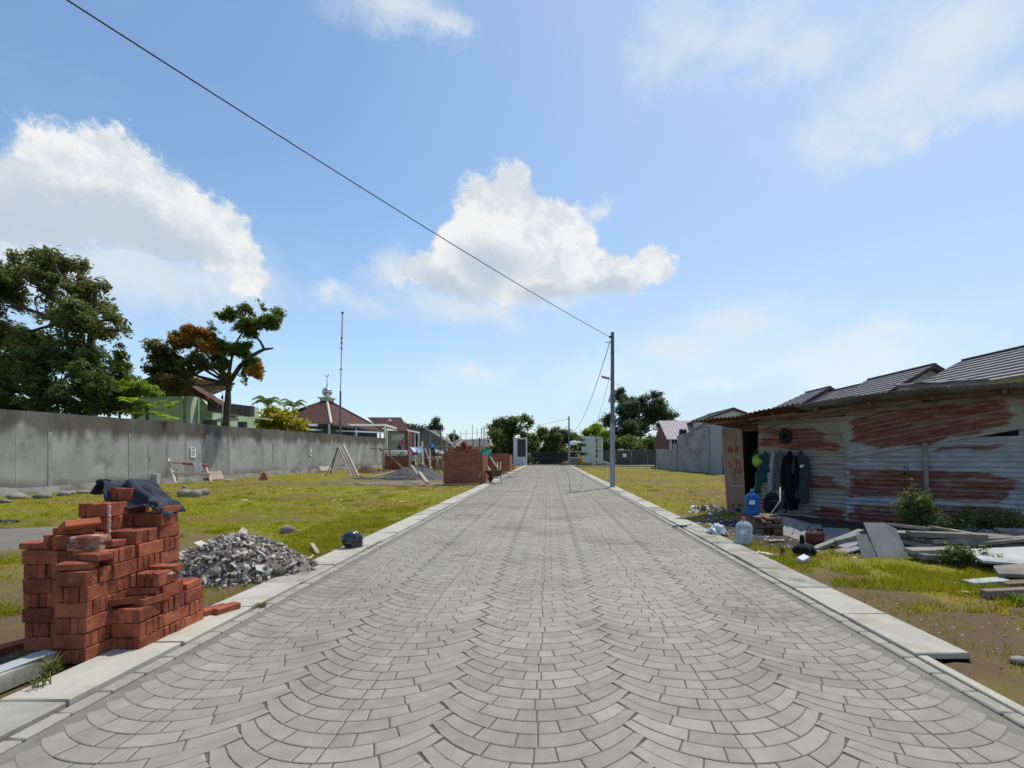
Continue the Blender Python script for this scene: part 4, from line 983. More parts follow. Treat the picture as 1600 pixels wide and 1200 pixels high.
garment('cloth', 1183, .14, 736, 768, cl('green_cloth', (.03, .12, .11)), 'dark green cloth hanging under the lime helmet in the doorway', 'cloth', 3, False, 6, .10, None, .1)
m_rub_black = mat('tyre_rubber', (.012, .012, .013), (.02, .02, .02), rough=.7, bump=.003, bscale=60)
t_, z_p = hit(1227, 682, .16); ty = thing('tyre', 'small black tyre hung on the hut wall above the clothes', 'tyre', PW(t_, z_p, .16))
mb = MB(); rm = Matrix((DW, Vector((0, 0, 1)), WNn)).transposed()
prof = [(.10 + .052 * math.cos(a) * (1 if math.cos(a) > 0 else .8), .045 * math.sin(a)) for a in [k / 12 * 2 * PI for k in range(13)]]
mb.lathe(prof, 28, PW(t_, z_p, .16), rm, sq=(.92, 1.12)); mb.build('carcass', m_rub_black, ty, smooth=True, world=True)
mb = MB()
for k in range(28):
    a = k / 28 * 2 * PI; mb.box(PW(t_ + .152 * math.cos(a) * .92, z_p + .152 * math.sin(a) * 1.12, .16), (.012, .07, .02), rm @ rot(0, 0, math.degrees(a)))
mb.build('tread', m_rub_black, ty, world=True)
m_lime = mat('lime_plastic', (.30, .52, .04), (.26, .45, .04), rough=.35, spec=.5)
t_, z_p = hit(1183, 720, .22); hh = thing('hard_hat', 'lime green hard hat hung in the hut doorway', 'hard hat', PW(t_, z_p, .22))
mb = MB(); rm2 = Matrix((DW, Vector((0, 0, 1)), -WNn)).transposed() @ rot(100, 0, 0)
rm2 = Matrix((DW, -Vector((0, 0, 1)), WNn)).transposed()
mb.lathe([(.128, .0), (.127, .03), (.118, .07), (.095, .105), (.06, .128), (.025, .138), (.0, .14)], 22, PW(t_, z_p, .16), rm2, sq=(1, 1.12)); mb.build('shell', m_lime, hh, smooth=True, world=True)
mb = MB(); mb.lathe([(.128, .0), (.152, -.004), (.150, .006), (.128, .012)], 22, PW(t_, z_p, .16), rm2, sq=(1, 1.15)); mb.build('brim', m_lime, hh, smooth=True, world=True)
mb = MB()
for d in (-.03, 0, .03): mb.tube([PW(t_ + d * k_, z_p + dz, .16 + o_) for k_, dz, o_ in ((1, .12, .055), (1, .07, .115), (1, 0, .145), (1, -.07, .115), (1, -.12, .055))], .006, 6)
mb.build('ridge', m_lime, hh, smooth=True, world=True)

# ------------------------------------------------------------------ stack of planks with the water bottles
A_, B_ = Vector((4.74, 11.25, 0)), Vector((4.12, 8.86, 0)); ax = (B_ - A_).normalized(); sx_ = Vector((-ax.y, ax.x, 0))
ps = thing('plank_stack', 'low stack of old brown planks lying before the hut door', 'plank stack', (A_ + B_) / 2)
m_brown = mat('brown_plank', (.23, .145, .10), (.15, .09, .06), scale=4, rough=.85, bump=.003, bscale=50, var=.25)
g = random.Random(3)
for lv in range(6):
    for w_ in range(3):
        c = (A_ + B_) / 2 + sx_ * ((w_ - 1) * .165 + g.uniform(-.012, .012)) + ax * g.uniform(-.06, .06) + Vector((0, 0, .03 + lv * .052)); q = ax.to_track_quat('X', 'Z').to_matrix() @ rot(0, g.uniform(-.5, .5), g.uniform(-1.2, 1.2))
        mb = MB(); mb.cbox((0, 0, 0), (2.4 + g.uniform(-.1, .1), .155, .043), q, ch=.004, jit=.002); o = mb.build('plank', m_brown, ps); o.location = c - ps.location
PT = .03 + 5 * .052 + .024
m_bluep = mat('blue_bottle', (.02, .16, .50), (.02, .13, .42), rough=.12, spec=.6, trans=.45)
m_clearp = mat('clear_bottle', (.62, .70, .78), (.55, .63, .72), rough=.12, spec=.6, trans=.6)
m_redcap = mat('red_cap', (.45, .10, .08), rough=.5)
m_label = mat('bottle_label', (.65, .66, .68), (.5, .52, .58), scale=30, rough=.6)
def bottle(name, loc, H, r, mbody, mcap, label, rz=0, empty_neck=False):
    b = thing(name, label, 'water bottle', loc, rz); pr = [(.0, .004), (r * .9, .0), (r, .015)]
    for k in range(4):
        z0 = .04 + k * (H * .62 - .04) / 4; z1 = .04 + (k + 1) * (H * .62 - .04) / 4
        pr += [(r, z0), (r, z0 + (z1 - z0) * .62), (r * .955, z0 + (z1 - z0) * .72), (r * .955, z0 + (z1 - z0) * .88)]
    pr += [(r, H * .63), (r * .97, H * .69), (r * .80, H * .77), (r * .5, H * .84), (r * .22, H * .875), (r * .20, H * .94)]
    mb = MB(); mb.lathe(pr, 28); mb.build('body', mbody, b, smooth=True)
    mb = MB(); mb.lathe([(r * .20, H * .93), (r * .25, H * .93), (r * .25, H * 1.0), (0, H * 1.0)], 16); mb.build('cap', mcap, b, smooth=False)
    mb = MB(); mb.grid(lambda u, v: (1.006 * r * math.cos(-2.4 + u * .8), 1.006 * r * math.sin(-2.4 + u * .8), H * (.42 + .16 * v)), 8, 2); mb.build('label_print', m_label, b)
    return b
bl = Vector((1176, 0, 0)); Yb = 9.35
bb = bottle('water_bottle', ((1175.5 - VX) / F * Yb, Yb, PT), .50, .135, m_bluep, m_clearp, 'blue five gallon water bottle standing on the plank stack')
p = G(1162.5, 850); bottle('water_bottle', (p.x, p.y, .005), .44, .135, m_clearp, m_redcap, 'clear five gallon water bottle with red cap on the ground')
# backpack and bits on the planks
m_bag = cl('bag_cloth', (.014, .014, .017)); p = Vector((4.62, 9.75, PT)); bp = thing('backpack', 'black backpack slumped on the plank stack beside the blue bottle', 'backpack', p)
mb = MB(); mb.rock((0, 0, .19), (.42, .30, .46), seed=8, n=3, rough=.22); mb.build('body', m_bag, bp, smooth=True)
mb = MB(); mb.rock((-.04, -.13, .14), (.28, .14, .24), seed=9, n=2, rough=.15); mb.build('pocket', m_bag, bp, smooth=True)
mb = MB(); mb.tube([(.12, -.10, .36), (.2, -.16, .26), (.21, -.2, .1), (.14, -.2, .0)], .018, 6); mb.tube([(-.05, 0, .40), (-.02, -.01, .46), (.05, 0, .45), (.07, 0, .39)], .012, 6); mb.build('strap', m_bag, bp, smooth=True)
garment('cloth', 1212, .22, 766, 782, cl('ash_cloth', (.30, .31, .33)), 'bunched pale grey cloth on top of the backpack', 'cloth', 4, False, 9, .2, None, .75)
m_pipe = mat('grey_pipe', (.36, .37, .38), rough=.5)
a_, b_ = D(1205, 802, 9.1), D(1219, 783, 9.25); mb = MB(); mb.tube([a_, b_, D(1219, 762, 9.5)], .014, 8); solo('bent_pipe', mb, m_pipe, a_, 'bent grey pipe resting on the end of the plank stack', 'pipe', smooth=True)
mb = MB(); mb.rock(D(1211, 809, 8.95), (.22, .2, .13), seed=41, n=2, rough=.4); solo('rag_bundle', mb, m_bag, D(1211, 812, 8.95), 'small black rag bundle on the near end of the plank stack', 'rag', smooth=True)
mb = MB(); mb.lathe([(0, 0), (.06, .0), (.085, .05), (.085, .1), (.07, .14), (.05, .15)], 16, D(1154, 799, 10.9)); solo('kettle', mb, mat('dull_steel', (.12, .13, .12), rough=.3, metal=.7), D(1154, 799, 10.9), 'small dark round pot at the foot of the open door', 'pot', smooth=True)
# ------------------------------------------------------------------ sheets, offcuts and scrap on the ground
m_panel = mat('fibre_panel', (.29, .28, .265), (.23, .222, .21), scale=2, rough=.9, dirt=(.24, .23, .21), dscale=1.6, var=.1)
def slab(name, pts, th, m, label, cat, grp=None):
    P_ = [D(*q) for q in pts]; nn = (P_[1] - P_[0]).cross(P_[-1] - P_[0]).normalized() * th; mb = MB(); mb.prism(P_, (0, 0, 0), nn if nn.y > 0 else -nn); return solo(name, mb, m, sum(P_, Vector()) / len(P_), label, cat, grp)
slab('fibre_panel', [(1349, 816, 7.15), (1382, 817, 7.15), (1400, 826, 7.08), (1422, 873, 6.82), (1374, 874.5, 6.8)], .012, m_panel, 'large grey fibre panel leaning on the near end of the lumber pile', 'panel')
slab('fibre_panel', [(1337, 835, 6.98), (1354, 834, 6.98), (1371.5, 875, 6.76), (1349, 875, 6.76)], .012, m_panel, 'narrow grey fibre panel leaning in front of the large one', 'panel')
SB = [('third grey tile board by the hut wall, lying nearly flat', [(1232, 838, 8.5), (1262, 828, 9.0), (1288, 832, 8.6), (1256, 846, 8.2)]),
      ('grey tile board leaning on the hut wall beside the plank stack', [(1222, 806, 9.6), (1246, 812, 9.5), (1236, 838, 8.7), (1224, 836, 8.75)]),
      ('grey tile board leaning in the middle of the row at the hut wall', [(1246, 812, 9.6), (1266, 818, 9.5), (1250, 842, 8.6), (1238, 836, 8.7)]),
      ('grey tile board leaning at the far end of the row at the hut wall', [(1262, 818, 9.7), (1284, 820, 9.5), (1284, 842, 8.6), (1262, 842, 8.6)]),
      ('pale grey sheet propped on the hut wall behind the scrap', [(1285, 824, 9.4), (1328, 826, 9.0), (1330, 846, 8.3), (1290, 846, 8.4)])]
for l, q in SB: slab('tile_board', q, .012, m_panel, l, 'board')
def stick(name, a, b, w, d, m, label, cat='plank', grp=None):
    a, b = D(*a), D(*b); mb = MB(); mb.cbox((a + b) / 2, ((b - a).length, d, w), (b - a).to_track_quat('X', 'Z').to_matrix(), ch=.004, jit=.002); return solo(name, mb, m, (a + b) / 2, label, cat, grp)
stick('plank', (1272, 858, 7.5), (1346, 829, 7.9), .05, .11, m_panel, 'long grey plank propped slantwise over the scrap near the narrow panel')
stick('plank', (1306, 848, 7.6), (1345, 838, 7.5), .10, .16, m_panel, 'wide grey plank under the slanted one beside the narrow panel')
stick('plank', (1310, 864, 7.2), (1340, 855, 7.25), .03, .22, m_panel, 'short grey offcut lying before the narrow panel'); stick('plank', (1316, 856, 7.35), (1342, 847, 7.4), .03, .2, m_panel, 'short grey offcut resting on another before the narrow panel')
stick('batten', (1262, 857, 7.6), (1340, 878, 6.62), .025, .05, m_woodg, 'thin dark batten lying slantwise in the grass'); stick('batten', (1230, 854, 7.75), (1262, 858, 7.5), .02, .04, m_white, 'thin white batten lying on the dark soil')
stick('batten', (1188, 863, 7.3), (1208, 867, 7.1), .02, .06, m_white, 'short white strip lying at the grass edge by the clear bottle'); stick('batten', (1440, 905, 5.75), (1500, 912, 5.5), .02, .03, mat('mint_plastic', (.45, .62, .58), rough=.5), 'thin mint plastic strip lying in the sunny grass')
m_maroon = mat('maroon_plastic', (.10, .022, .022), (.07, .016, .016), rough=.45)
p = D(1273, 850, 7.75); can = thing('jerry_can', 'dark maroon jerry can lying in the scrap before the hut', 'jerry can', p, 20)
mb = MB(); mb.cbox((0, 0, .11), (.30, .17, .20), ch=.035); mb.build('body', m_maroon, can, auto=40); mb = MB(); mb.tube([(-.09, 0, .2), (-.07, 0, .25), (.05, 0, .25), (.07, 0, .2)], .014, 8); mb.build('handle', m_maroon, can, smooth=True); mb = MB(); mb.lathe([(.03, .2), (.03, .245), (0, .245)], 12, (.12, 0, 0)); mb.build('cap', m_black, can)
p = G(1259, 869); bun = thing('black_bundle', 'lumpy black plastic bundle in the grass before the scrap', 'bundle', p)
mb = MB(); mb.rock((-.08, 0, .09), (.24, .22, .2), seed=51, n=2, rough=.4); mb.rock((.10, .02, .085), (.22, .2, .19), seed=52, n=2, rough=.4); mb.build('body', m_bag, bun, smooth=True); mb = MB(); mb.tube([(-.03, .05, .1), (-.02, .06, .24), (-.03, .05, .30)], [.04, .035, .03], 8); mb.build('stub', m_bag, bun, smooth=True)
p = G(1255, 880); mb = MB(); mb.cbox((p.x, p.y, .05), (.15, .10, .08), rot(14, -16, 25), ch=.006); solo('foam_box', mb, m_label, (p.x, p.y, .0), 'small pale box tilted in the grass near the black bundle', 'box')
m_film = mat('clear_film', (.62, .68, .72), (.5, .56, .62), scale=20, rough=.25, spec=.6, transl=.3)
p = G(1121, 836); rag('plastic_bag', (p.x, p.y, .10), .36, .30, 20, .15, m_film, 'crumpled clear plastic bag on the soil by the drain covers', 'plastic bag', 15, .16, n=18)
rag('paper_scrap', G(1213, 847) + Vector((0, 0, .012)), .34, .12, 10, .025, m_plank_p, 'torn tan paper scrap on the dark soil beside the clear bottle', 'paper', 16)
# litter heap before the door
lc = G(1112, 799); lh = thing('litter_heap', 'small heap of white and cream litter in front of the open door', 'litter heap', lc); g = random.Random(8)
mm_ = [m_lit, m_white, mat('litter_tan', (.55, .42, .28), rough=.8), mat('litter_dark', (.06, .055, .05), rough=.8), mat('litter_green', (.30, .36, .28), rough=.8)]
for k in range(46):
    x, y = g.gauss(0, .34), g.gauss(0, .28); z = max(0, .17 - .3 * math.hypot(x, y)) * g.random() + .02; s = g.uniform(.05, .16); n = g.choice((4, 5)); mb = MB(); rm = rot(g.uniform(-50, 50), g.uniform(-50, 50), g.uniform(0, 360))
    mb.prism([Vector((x, y, z)) + rm @ Vector((math.cos(q * 2 * PI / n) * s * g.uniform(.6, 1.2), math.sin(q * 2 * PI / n) * s * g.uniform(.3, .7), 0)) for q in range(n)], (0, 0, -.004), (0, 0, .004)); mb.build('scrap', g.choice(mm_ + [m_lit, m_white]), lh)
for k in range(5): 
    mb = MB(); mb.rock((g.gauss(-.2, .25), g.gauss(.1, .2), .07), (.16, .14, .14), seed=k, n=2, rough=.5); mb.build('crumpled_bag', g.choice(mm_), lh, smooth=True)
mb = MB(); g = random.Random(17)
for k in range(420):
    x = g.uniform(3.2, 4.6); y = g.uniform(6.8, 11.6); s = g.uniform(.008, .036); mb.box((x, y, float(hgt(x, y)) + .004), (s * g.uniform(1, 2.2), s, .008), rot(g.uniform(-20, 20), g.uniform(-20, 20), g.uniform(0, 360)), g.choice((0, 0, 1, 2)))
for k in range(260):
    x = g.uniform(3.16, 5.4); y = g.uniform(2.9, 5.0); s = g.uniform(.005, .016) if g.random() < .9 else g.uniform(.016, .03); mb.rock((x, y, float(hgt(x, y)) + .002), (s * g.uniform(1, 2.4), s, s * .7), k, 0 if s < .0 else 1, g.choice((0, 0, 0, 2, 2, 2, 1)) if s < .02 else g.choice((0, 2, 2)))
for k in range(240):
    x = -3.3 - abs(g.gauss(0, .5)); y = g.uniform(2.6, 7.2); s = g.uniform(.005, .016) if g.random() < .9 else g.uniform(.016, .03); mb.rock((x, y, float(hgt(x, y)) + .002), (s * g.uniform(1, 2.4), s, s * .7), k, 0 if s < .0 else 1, g.choice((0, 0, 0, 2, 2, 2, 1)) if s < .02 else g.choice((0, 2, 2)))
stuff(mb.build('debris', [m_rub[0], m_lit, m_rub[1]]), 'small chips of debris strewn over the bare soil on both sides of the road', 'debris')
mb = MB(); p = G(1066, 822, .04); mb.tube([p + Vector((a, b, .0)) for a, b in ((-.22, -.1), (-.05, .06), (.1, .02), (.05, -.1), (-.06, -.12), (.12, .12), (.24, .16))], .014, 6); solo('strap', mb, m_rub_black, p, 'dark strap lying looped across the drain covers', 'strap', smooth=True)
# ------------------------------------------------------------------ lumber pile
lp = thing('lumber_pile', 'heap of weathered grey planks lying along the front of the hut', 'lumber pile', (6.0, 7.0, 0)); g = random.Random(21)
LUM = [(1383, 819, 7.5, 1450, 826, 7.4, .05, .14), (1450, 823, 7.6, 1530, 836, 7.2, .035, .12), (1400, 834, 7.2, 1470, 836, 7.1, .07, .18), (1421, 834, 7.0, 1536, 838, 6.9, .075, .2), (1452, 846, 6.95, 1600, 842, 6.9, .07, .2),
       (1536, 838, 7.1, 1660, 846, 6.9, .07, .18), (1500, 850, 6.9, 1640, 838, 6.8, .05, .16), (1419, 861, 6.7, 1492, 860, 6.6, .06, .24), (1434, 868, 6.55, 1500, 872, 6.5, .07, .22), (1470, 856, 6.9, 1640, 864, 6.8, .06, .2),
       (1430, 852, 7.0, 1560, 858, 7.0, .06, .2), (1480, 878, 6.5, 1640, 876, 6.4, .07, .2), (1412, 846, 7.15, 1500, 852, 7.1, .06, .2), (1440, 879, 6.6, 1540, 884, 6.5, .06, .2), (1560, 830, 7.4, 1680, 834, 7.3, .06, .2), (1540, 852, 7.0, 1680, 852, 6.9, .06, .22), (1560, 888, 6.2, 1680, 880, 6.2, .06, .25)]
for (x1, y1, Y1, x2, y2, Y2, w, d) in LUM:
    a, b = D(x1, y1, Y1), D(x2, y2, Y2); mb = MB(); mb.cbox((0, 0, 0), ((b - a).length, d, w), (b - a).to_track_quat('X', 'Z').to_matrix() @ rot(g.uniform(-8, 8), 0, 0), ch=.006, jit=.006); o = mb.build('plank', m_woodg, lp); o.location = (a + b) / 2 - lp.location
mb = MB()
for k in range(7): mb.rock(D(1450 + k * 26, 880 - (k % 3) * 6, 6.7), (.34, .3, .22), seed=60 + k, n=1, rough=.4)
mb.build('rubble_base', m_rub[1], lp, world=True)
m_paleb = mat('whitewashed_board', (.50, .50, .47), (.40, .40, .37), scale=4, rough=.85, dirt=(.28, .25, .2), dscale=3)
slab('wide_board', [(1504, 858, 6.5), (1640, 852, 6.6), (1640, 884, 5.7), (1536, 876, 5.95)], .03, m_paleb, 'wide whitewashed board lying across the near edge of the lumber pile', 'board')
slab('wide_board', [(1552, 884, 5.75), (1640, 876, 5.8), (1640, 899, 5.4), (1560, 896, 5.5)], .04, m_woodg, 'broad grey brown board under the whitewashed one', 'board')
stick('timber', (1512, 912, 5.45), (1570, 908, 5.45), .06, .16, m_paleb, 'short pale timber on the grass before the lumber pile', 'timber'); stick('timber', (1566, 914, 5.35), (1680, 908, 5.35), .06, .14, m_brown, 'brown timber lying beyond the long foreground beam', 'timber')
stick('timber', (1537, 929, 5.0), (1720, 920, 4.95), .095, .09, mat('mauve_beam', (.24, .175, .155), (.18, .13, .115), scale=3, rough=.85), 'long mauve brown beam lying nearest on the soil', 'timber')
p = G(1592, 1035); mb = MB(); mb.rock((p.x, p.y, .02), (.14, .08, .06), seed=5, n=2); solo('stone', mb, m_stone, p, 'small dark stone on the bare soil beside the open drain', 'stone', smooth=True)
# ================================================================== POLES AND CABLES
m_steel = mat('galvanised', (.34, .37, .41), (.28, .31, .345), scale=5, rough=.5, metal=.35, dirt=(.25, .26, .28), dscale=2)
m_steel2 = mat('painted_steel', (.17, .175, .20), (.13, .135, .155), scale=5, rough=.55, metal=.2)
m_cable = mat('cable', (.02, .03, .035), rough=.6)
def pole(px, py, H, r0, label, lamp=None):
    b = G(px, py); b = Vector((b.x, b.y, 0)); o = thing('light_pole' if lamp else 'utility_pole', label, 'pole', b)
    mb = MB(); mb.tube([(0, 0, -.3), (0, 0, H * .42)], [r0, r0 * .92], 12); mb.build('lower_shaft', m_steel, o, auto=30)
    mb = MB(); mb.tube([(0, 0, H * .42), (0, 0, H)], [r0 * .80, r0 * .66], 12); mb.build('upper_shaft', m_steel2, o, auto=30)
    mb = MB(); mb.tube([(0, 0, H * .41), (0, 0, H * .43)], r0 * 1.0, 12); mb.tube([(0, 0, H * .86), (0, 0, H * .87)], r0 * .78, 12); mb.build('collar', m_steel2, o)
    mb = MB(); mb.lathe([(.03, -.05), (.05, -.03), (.03, 0), (.05, .03), (.03, .05)], 10, (-r0 * .9, -.05, H - .22)); mb.tube([(-r0 * .5, 0, H - .22), (-r0 * 1.4, -.03, H - .22)], .012, 6); mb.tube([(-r0 * .5, 0, H - .42), (-.30, -.04, H - .46)], .02, 6); mb.build('insulator', m_black, o)
    if lamp:
        z, dx = lamp; mb = MB(); mb.tube([(0, 0, z - .12), (-.10, -.02, z - .04), (-.20, -.03, z)], .018, 8); mb.build('arm', m_steel2, o)
        mb = MB(); mb.cbox((-.33, -.05, z + .04), (.34, .22, .09), rot(18, 14, 0), ch=.015); hd = mb.build('lamp_head', m_steel2, o); mb = MB(); mb.cbox((-.34, -.075, z - .005), (.27, .16, .01), rot(18, 14, 0), ch=.003); mb.build('lens', m_label, hd)
    return b
p1 = pole(957, 762, 7.0, .118, 'tall grey steel light pole rising from the kerb with a small lamp', (4.92, -.3))
p2 = pole(889, 727, 6.75, .14, 'distant slim steel pole with cables beside the entrance gate')
def cable(name, pts, r, label):
    mb = MB(); mb.tube(pts, r, 6); return solo(name, mb, m_cable, pts[0], label, 'cable', smooth=True)
def sag(a, b, s, n=40): return [a.lerp(b, k / n) - Vector((0, 0, 4 * s * (k / n) * (1 - k / n))) for k in range(n + 1)]
a0 = Vector((p1.x - .12, p1.y - .05, 6.78)); cable('overhead_cable', sag(a0, Vector((-11.4, -4.4, 7.7)), .36), .011, 'long overhead cable crossing the whole sky to the light pole')
cable('overhead_cable', sag(Vector((p1.x - .12, p1.y + .02, 6.55)), Vector((p2.x + .05, p2.y, 5.0)), 1.55), .016, 'slack cable sagging between the light pole and the distant pole')
cable('overhead_cable', sag(Vector((p2.x - .12, p2.y, 6.4)), Vector((-20, 82, 5.2)), .8), .016, 'thin cable running off from the distant pole over the dark trees')
cable('overhead_cable', sag(Vector((p1.x - .1, p1.y + .05, 5.05)), Vector((p2.x + 3, p2.y + 6, 3.2)), .7), .008, 'thin lower wire leaving the light pole below the lamp')

# ================================================================== HOUSES BEHIND THE HUT
m_tile = mat('metal_tile_roof', (.20, .17, .185), (.155, .13, .145), scale=3, rough=.5, spec=.4, dirt=(.25, .23, .24), dscale=1.2)
m_fascia = mat('maroon_fascia', (.10, .05, .06), (.075, .04, .05), rough=.6)
m_hw = mat('house_white', (.66, .66, .63), (.58, .58, .55), scale=2, rough=.9, dirt=(.45, .45, .42), dscale=.9)
m_glass = mat('window_glass', (.02, .025, .03), rough=.05, spec=.8)
def house(label, X, zr, ya, yb, run=2.9, drop=1.55, hip=False):
    """ridge along the street at X, from ya to yb; slope facing the plot falls by drop over run"""
    o = thing('house', label, 'house', (X, (ya + yb) / 2, 0)); ov = .35
    ze = zr - drop
    for sg in (-1, 1):
        mb = MB(); n = 10
        for k in range(n):               # stepped courses of the roof, each lapping the next
            u0, u1 = k / n, (k + 1) / n; z0, z1 = zr - drop * u0 - .0, zr - drop * u1 - .0; x0, x1 = X + sg * run * u0, X + sg * run * (u1 + .015); ins = hip * run * .8
            a0_, b0_, a1_, b1_ = ya - ov, yb + ov - hip * (1 - u0) * 2.4, ya - ov, yb + ov - hip * (1 - u1) * 2.4
            P_ = [Vector((x0, a0_, z0)), Vector((x0, b0_, z0)), Vector((x1, b1_, z1 + .035)), Vector((x1, a1_, z1 + .035))]
            mb.prism(P_ if sg < 0 else P_[::-1], (0, 0, -.03), (0, 0, .0)); mb.box(((x1), (a1_ + b1_) / 2, z1 + .015), (.03, b1_ - a1_, .05))
        mb.build('roof_slope', m_tile, o, world=True)
    mb = MB()
    for yy in (ya - ov - .02,) + (() if hip else (yb + ov + .02,)):
        for sg in (-1, 1): mb.prism([(X, yy, zr + .05), (X + sg * run, yy, ze + .05), (X + sg * run, yy, ze - .14), (X, yy, zr - .16)], (0, -.03, 0), (0, .03, 0))
    mb.box((X, (ya + yb) / 2 - hip * 1.2, zr + .05), (.16, yb - ya + 2 * ov - hip * 2.4, .07)); mb.build('ridge_and_verge', m_fascia, o, world=True)
    w = run - .45; mb = MB(); zt = ze + drop * .45 / run - .05
    mb.prism([(X - w, ya, 0), (X + w, ya, 0), (X + w, ya, zt), (X, ya, zr - .15), (X - w, ya, zt)], (0, 0, 0), (0, yb - ya, 0)); wl = mb.build('wall', m_hw, o, world=True)
    mb = MB(); mb.box((X, ya - .03, ze + .25), (.5, .04, .35)); mb.build('vent', m_glass, o, world=True)
    mb = MB(); mb.box((X - w - .03, (ya + yb) / 2, 1.7), (.06, 1.5, 1.3)); wf = mb.build('window', m_fascia, o, world=True)
    return o
house('nearest house with ribbed metal roof above the blue end of the hut', 18.6, 1.5 + .2247 * 18.6, 13.8, 20.9, 3.0, 1.6)
house('tallest house at the picture edge, its ribbed roof rising behind the nearest one', 18.9, 6.15, 4.0, 12.9, 3.2, 1.7)
house('house with a cream gable beside the nearest ribbed roof', 18, 1.5 + .2317 * 18, 22.4, 26.3, 2.6, 1.5)
house('house with a short low roof beyond the cream gable', 18, 1.5 + .222 * 18, 26.9, 29.6, 2.6, 1.45)
house('house with a hipped end roof just above the rusty eave', 18, 1.5 + .2385 * 18, 30.6, 35.2, 2.6, 1.5, True)
house('far house with a maroon eave board above the rusty eave corner', 18.3, 6.05, 47, 54, 3.1, 1.15)

# grey house with the maroon gable at the end of the plot
m_maroonw = mat('maroon_wall', (.16, .06, .055), (.12, .045, .045), scale=3, rough=.8); m_ribroof = mat('ribbed_roof', (.42, .36, .35), (.34, .28, .28), scale=2, rough=.6)
m_greyw = mat('grey_plaster', (.34, .34, .335), (.25, .25, .25), scale=.8, rough=.95, bump=.004, bscale=10, dirt=(.16, .16, .16), dscale=.5, dlo=.5, dhi=.68)
gh = thing('grey_house', 'grey plastered house with maroon gable and white ribbed roof at the far plot end', 'house', (13, 46, 0))
X0 = 12.5; yr, zr, ye, ze = 52.5, 5.15, 49.2, 3.25; X1 = 20
mb = MB(); mb.prism([(X0, ye, 0), (X0, yr * 2 - ye, 0), (X0, yr * 2 - ye, ze), (X0, yr, zr), (X0, ye, ze)], (0, 0, 0), (.15, 0, 0)); mb.build('gable_wall', m_maroonw, gh, world=True)
for k in range(22):
    x = X0 - .3 + k * .34; mb = MB(); mb.prism([(x, yr, zr + .06), (x + .17, yr, zr + .12), (x + .34, yr, zr + .06), (x + .34, ye - .5, ze - .22), (x + .17, ye - .5, ze - .16), (x, ye - .5, ze - .22)], (0, 0, -.03), (0, 0, .0))
    mb.build('roof_rib', m_ribroof, gh, world=True)
mb = MB(); mb.box((X0 + 3.7, ye, ze / 2), (7.3, .15, ze)); mb.build('front_wall', m_hw, gh, world=True)
for x, w in ((13.05, .62), (14.1, .55)):
    mb = MB()
    for a in (-w / 2, 0, w / 2): mb.box((x + a, ye - .12, 2.55), (.05, .06, 1.1))
    for z in (2.0, 2.55, 3.1): mb.box((x, ye - .12, z), (w + .05, .05, .05))
    wf = mb.build('window', m_white, gh, world=True); mb = MB(); mb.box((x, ye - .09, 2.55), (w, .02, 1.1)); pn = mb.build('pane', m_glass, wf); pn.data.transform(Matrix.Translation(-Vector(gh.location)))
cw = [D(1027.5, 732, 48.5), D(1061, 735, 43.5), D(1111, 739, 38.3)]
def vwall(name, a, b, za, zb, m, par, th=.15):
    a, b = Vector((a[0], a[1], -.2)), Vector((b[0], b[1], -.2)); nn = (b - a).cross(Vector((0, 0, 1))).normalized() * th; mb = MB()
    mb.prism([a, b, Vector((b.x, b.y, zb)), Vector((a.x, a.y, za))], (0, 0, 0), nn); return mb.build(name, m, par, world=True)
vwall('low_wall', cw[0], cw[1], 2.05, 1.95, m_greyw, gh); vwall('yard_wall', cw[1], cw[2], 3.2, 3.75, m_greyw, gh, .2); vwall('end_wall', cw[1], (cw[1].x + 4, cw[1].y + 1.5), 3.2, 3.2, m_greyw, gh); vwall('upper_wall', (13.2, 41.5), (14.6, 36), 4.1, 4.5, m_greyw, gh)
vwall('corner_post', D(1056, 735, 44.4), D(1061.5, 735, 43.4), 2.45, 2.45, m_greyw, gh, .3)
mb = MB(); mb.prism([(12.9, 43.5, 3.6), (13.3, 39.5, 4.4), (15.5, 39.5, 4.4), (15.5, 43.5, 3.6)], (0, 0, -.06), (0, 0, .02)); mb.build('lean_to_roof', m_roofz, gh, world=True)
mb = MB(); mb.lathe([(.33, 0), (.35, .06), (.35, .30), (.33, .33), (.35, .36), (.35, .6), (.2, .68), (0, .69)], 18, D(1067, 682, 43.2)); solo('water_tank', mb, mat('navy_tank', (.015, .022, .035), rough=.4), D(1067, 682, 43.2), 'small dark navy water tank on the corner of the grey house wall', 'water tank', smooth=True)
vwall('blue_screen', D(1110, 739, 38.2), D(1129, 742, 35), 4.1, 4.25, m_zblue, gh, .06)
mb = MB(); q = D(1079.5, 736, 41.4); mb.tube([(q.x - .12, q.y - .1, 0), (q.x - .12, q.y - .1, .46)], .05, 8); solo('pipe', mb, m_white, q, 'short white pipe standing at the foot of the grey house wall', 'pipe')
bw = thing('back_wall', 'dark stained concrete wall at the far end under the trees', 'wall', (9, 68, 0))
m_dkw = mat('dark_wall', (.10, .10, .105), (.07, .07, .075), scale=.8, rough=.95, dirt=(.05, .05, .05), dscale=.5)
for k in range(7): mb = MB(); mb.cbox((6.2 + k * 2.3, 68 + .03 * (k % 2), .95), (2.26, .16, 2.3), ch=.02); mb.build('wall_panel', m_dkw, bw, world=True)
mb = MB(); mb.cbox((10.9, 67.85, 1.35), (.55, .03, .5), ch=.005); solo('small_plate', mb, m_white, (10.9, 67.85, 1.35), 'tiny white plate on the dark wall at the far end', 'number plate')
mb = MB(); mb.cbox((9.0, 57.5, .07), (11.6, .35, .14), ch=.02); struct(mb.build('far_kerb', m_slab), 'pale kerb of the cross road at the far plot end')

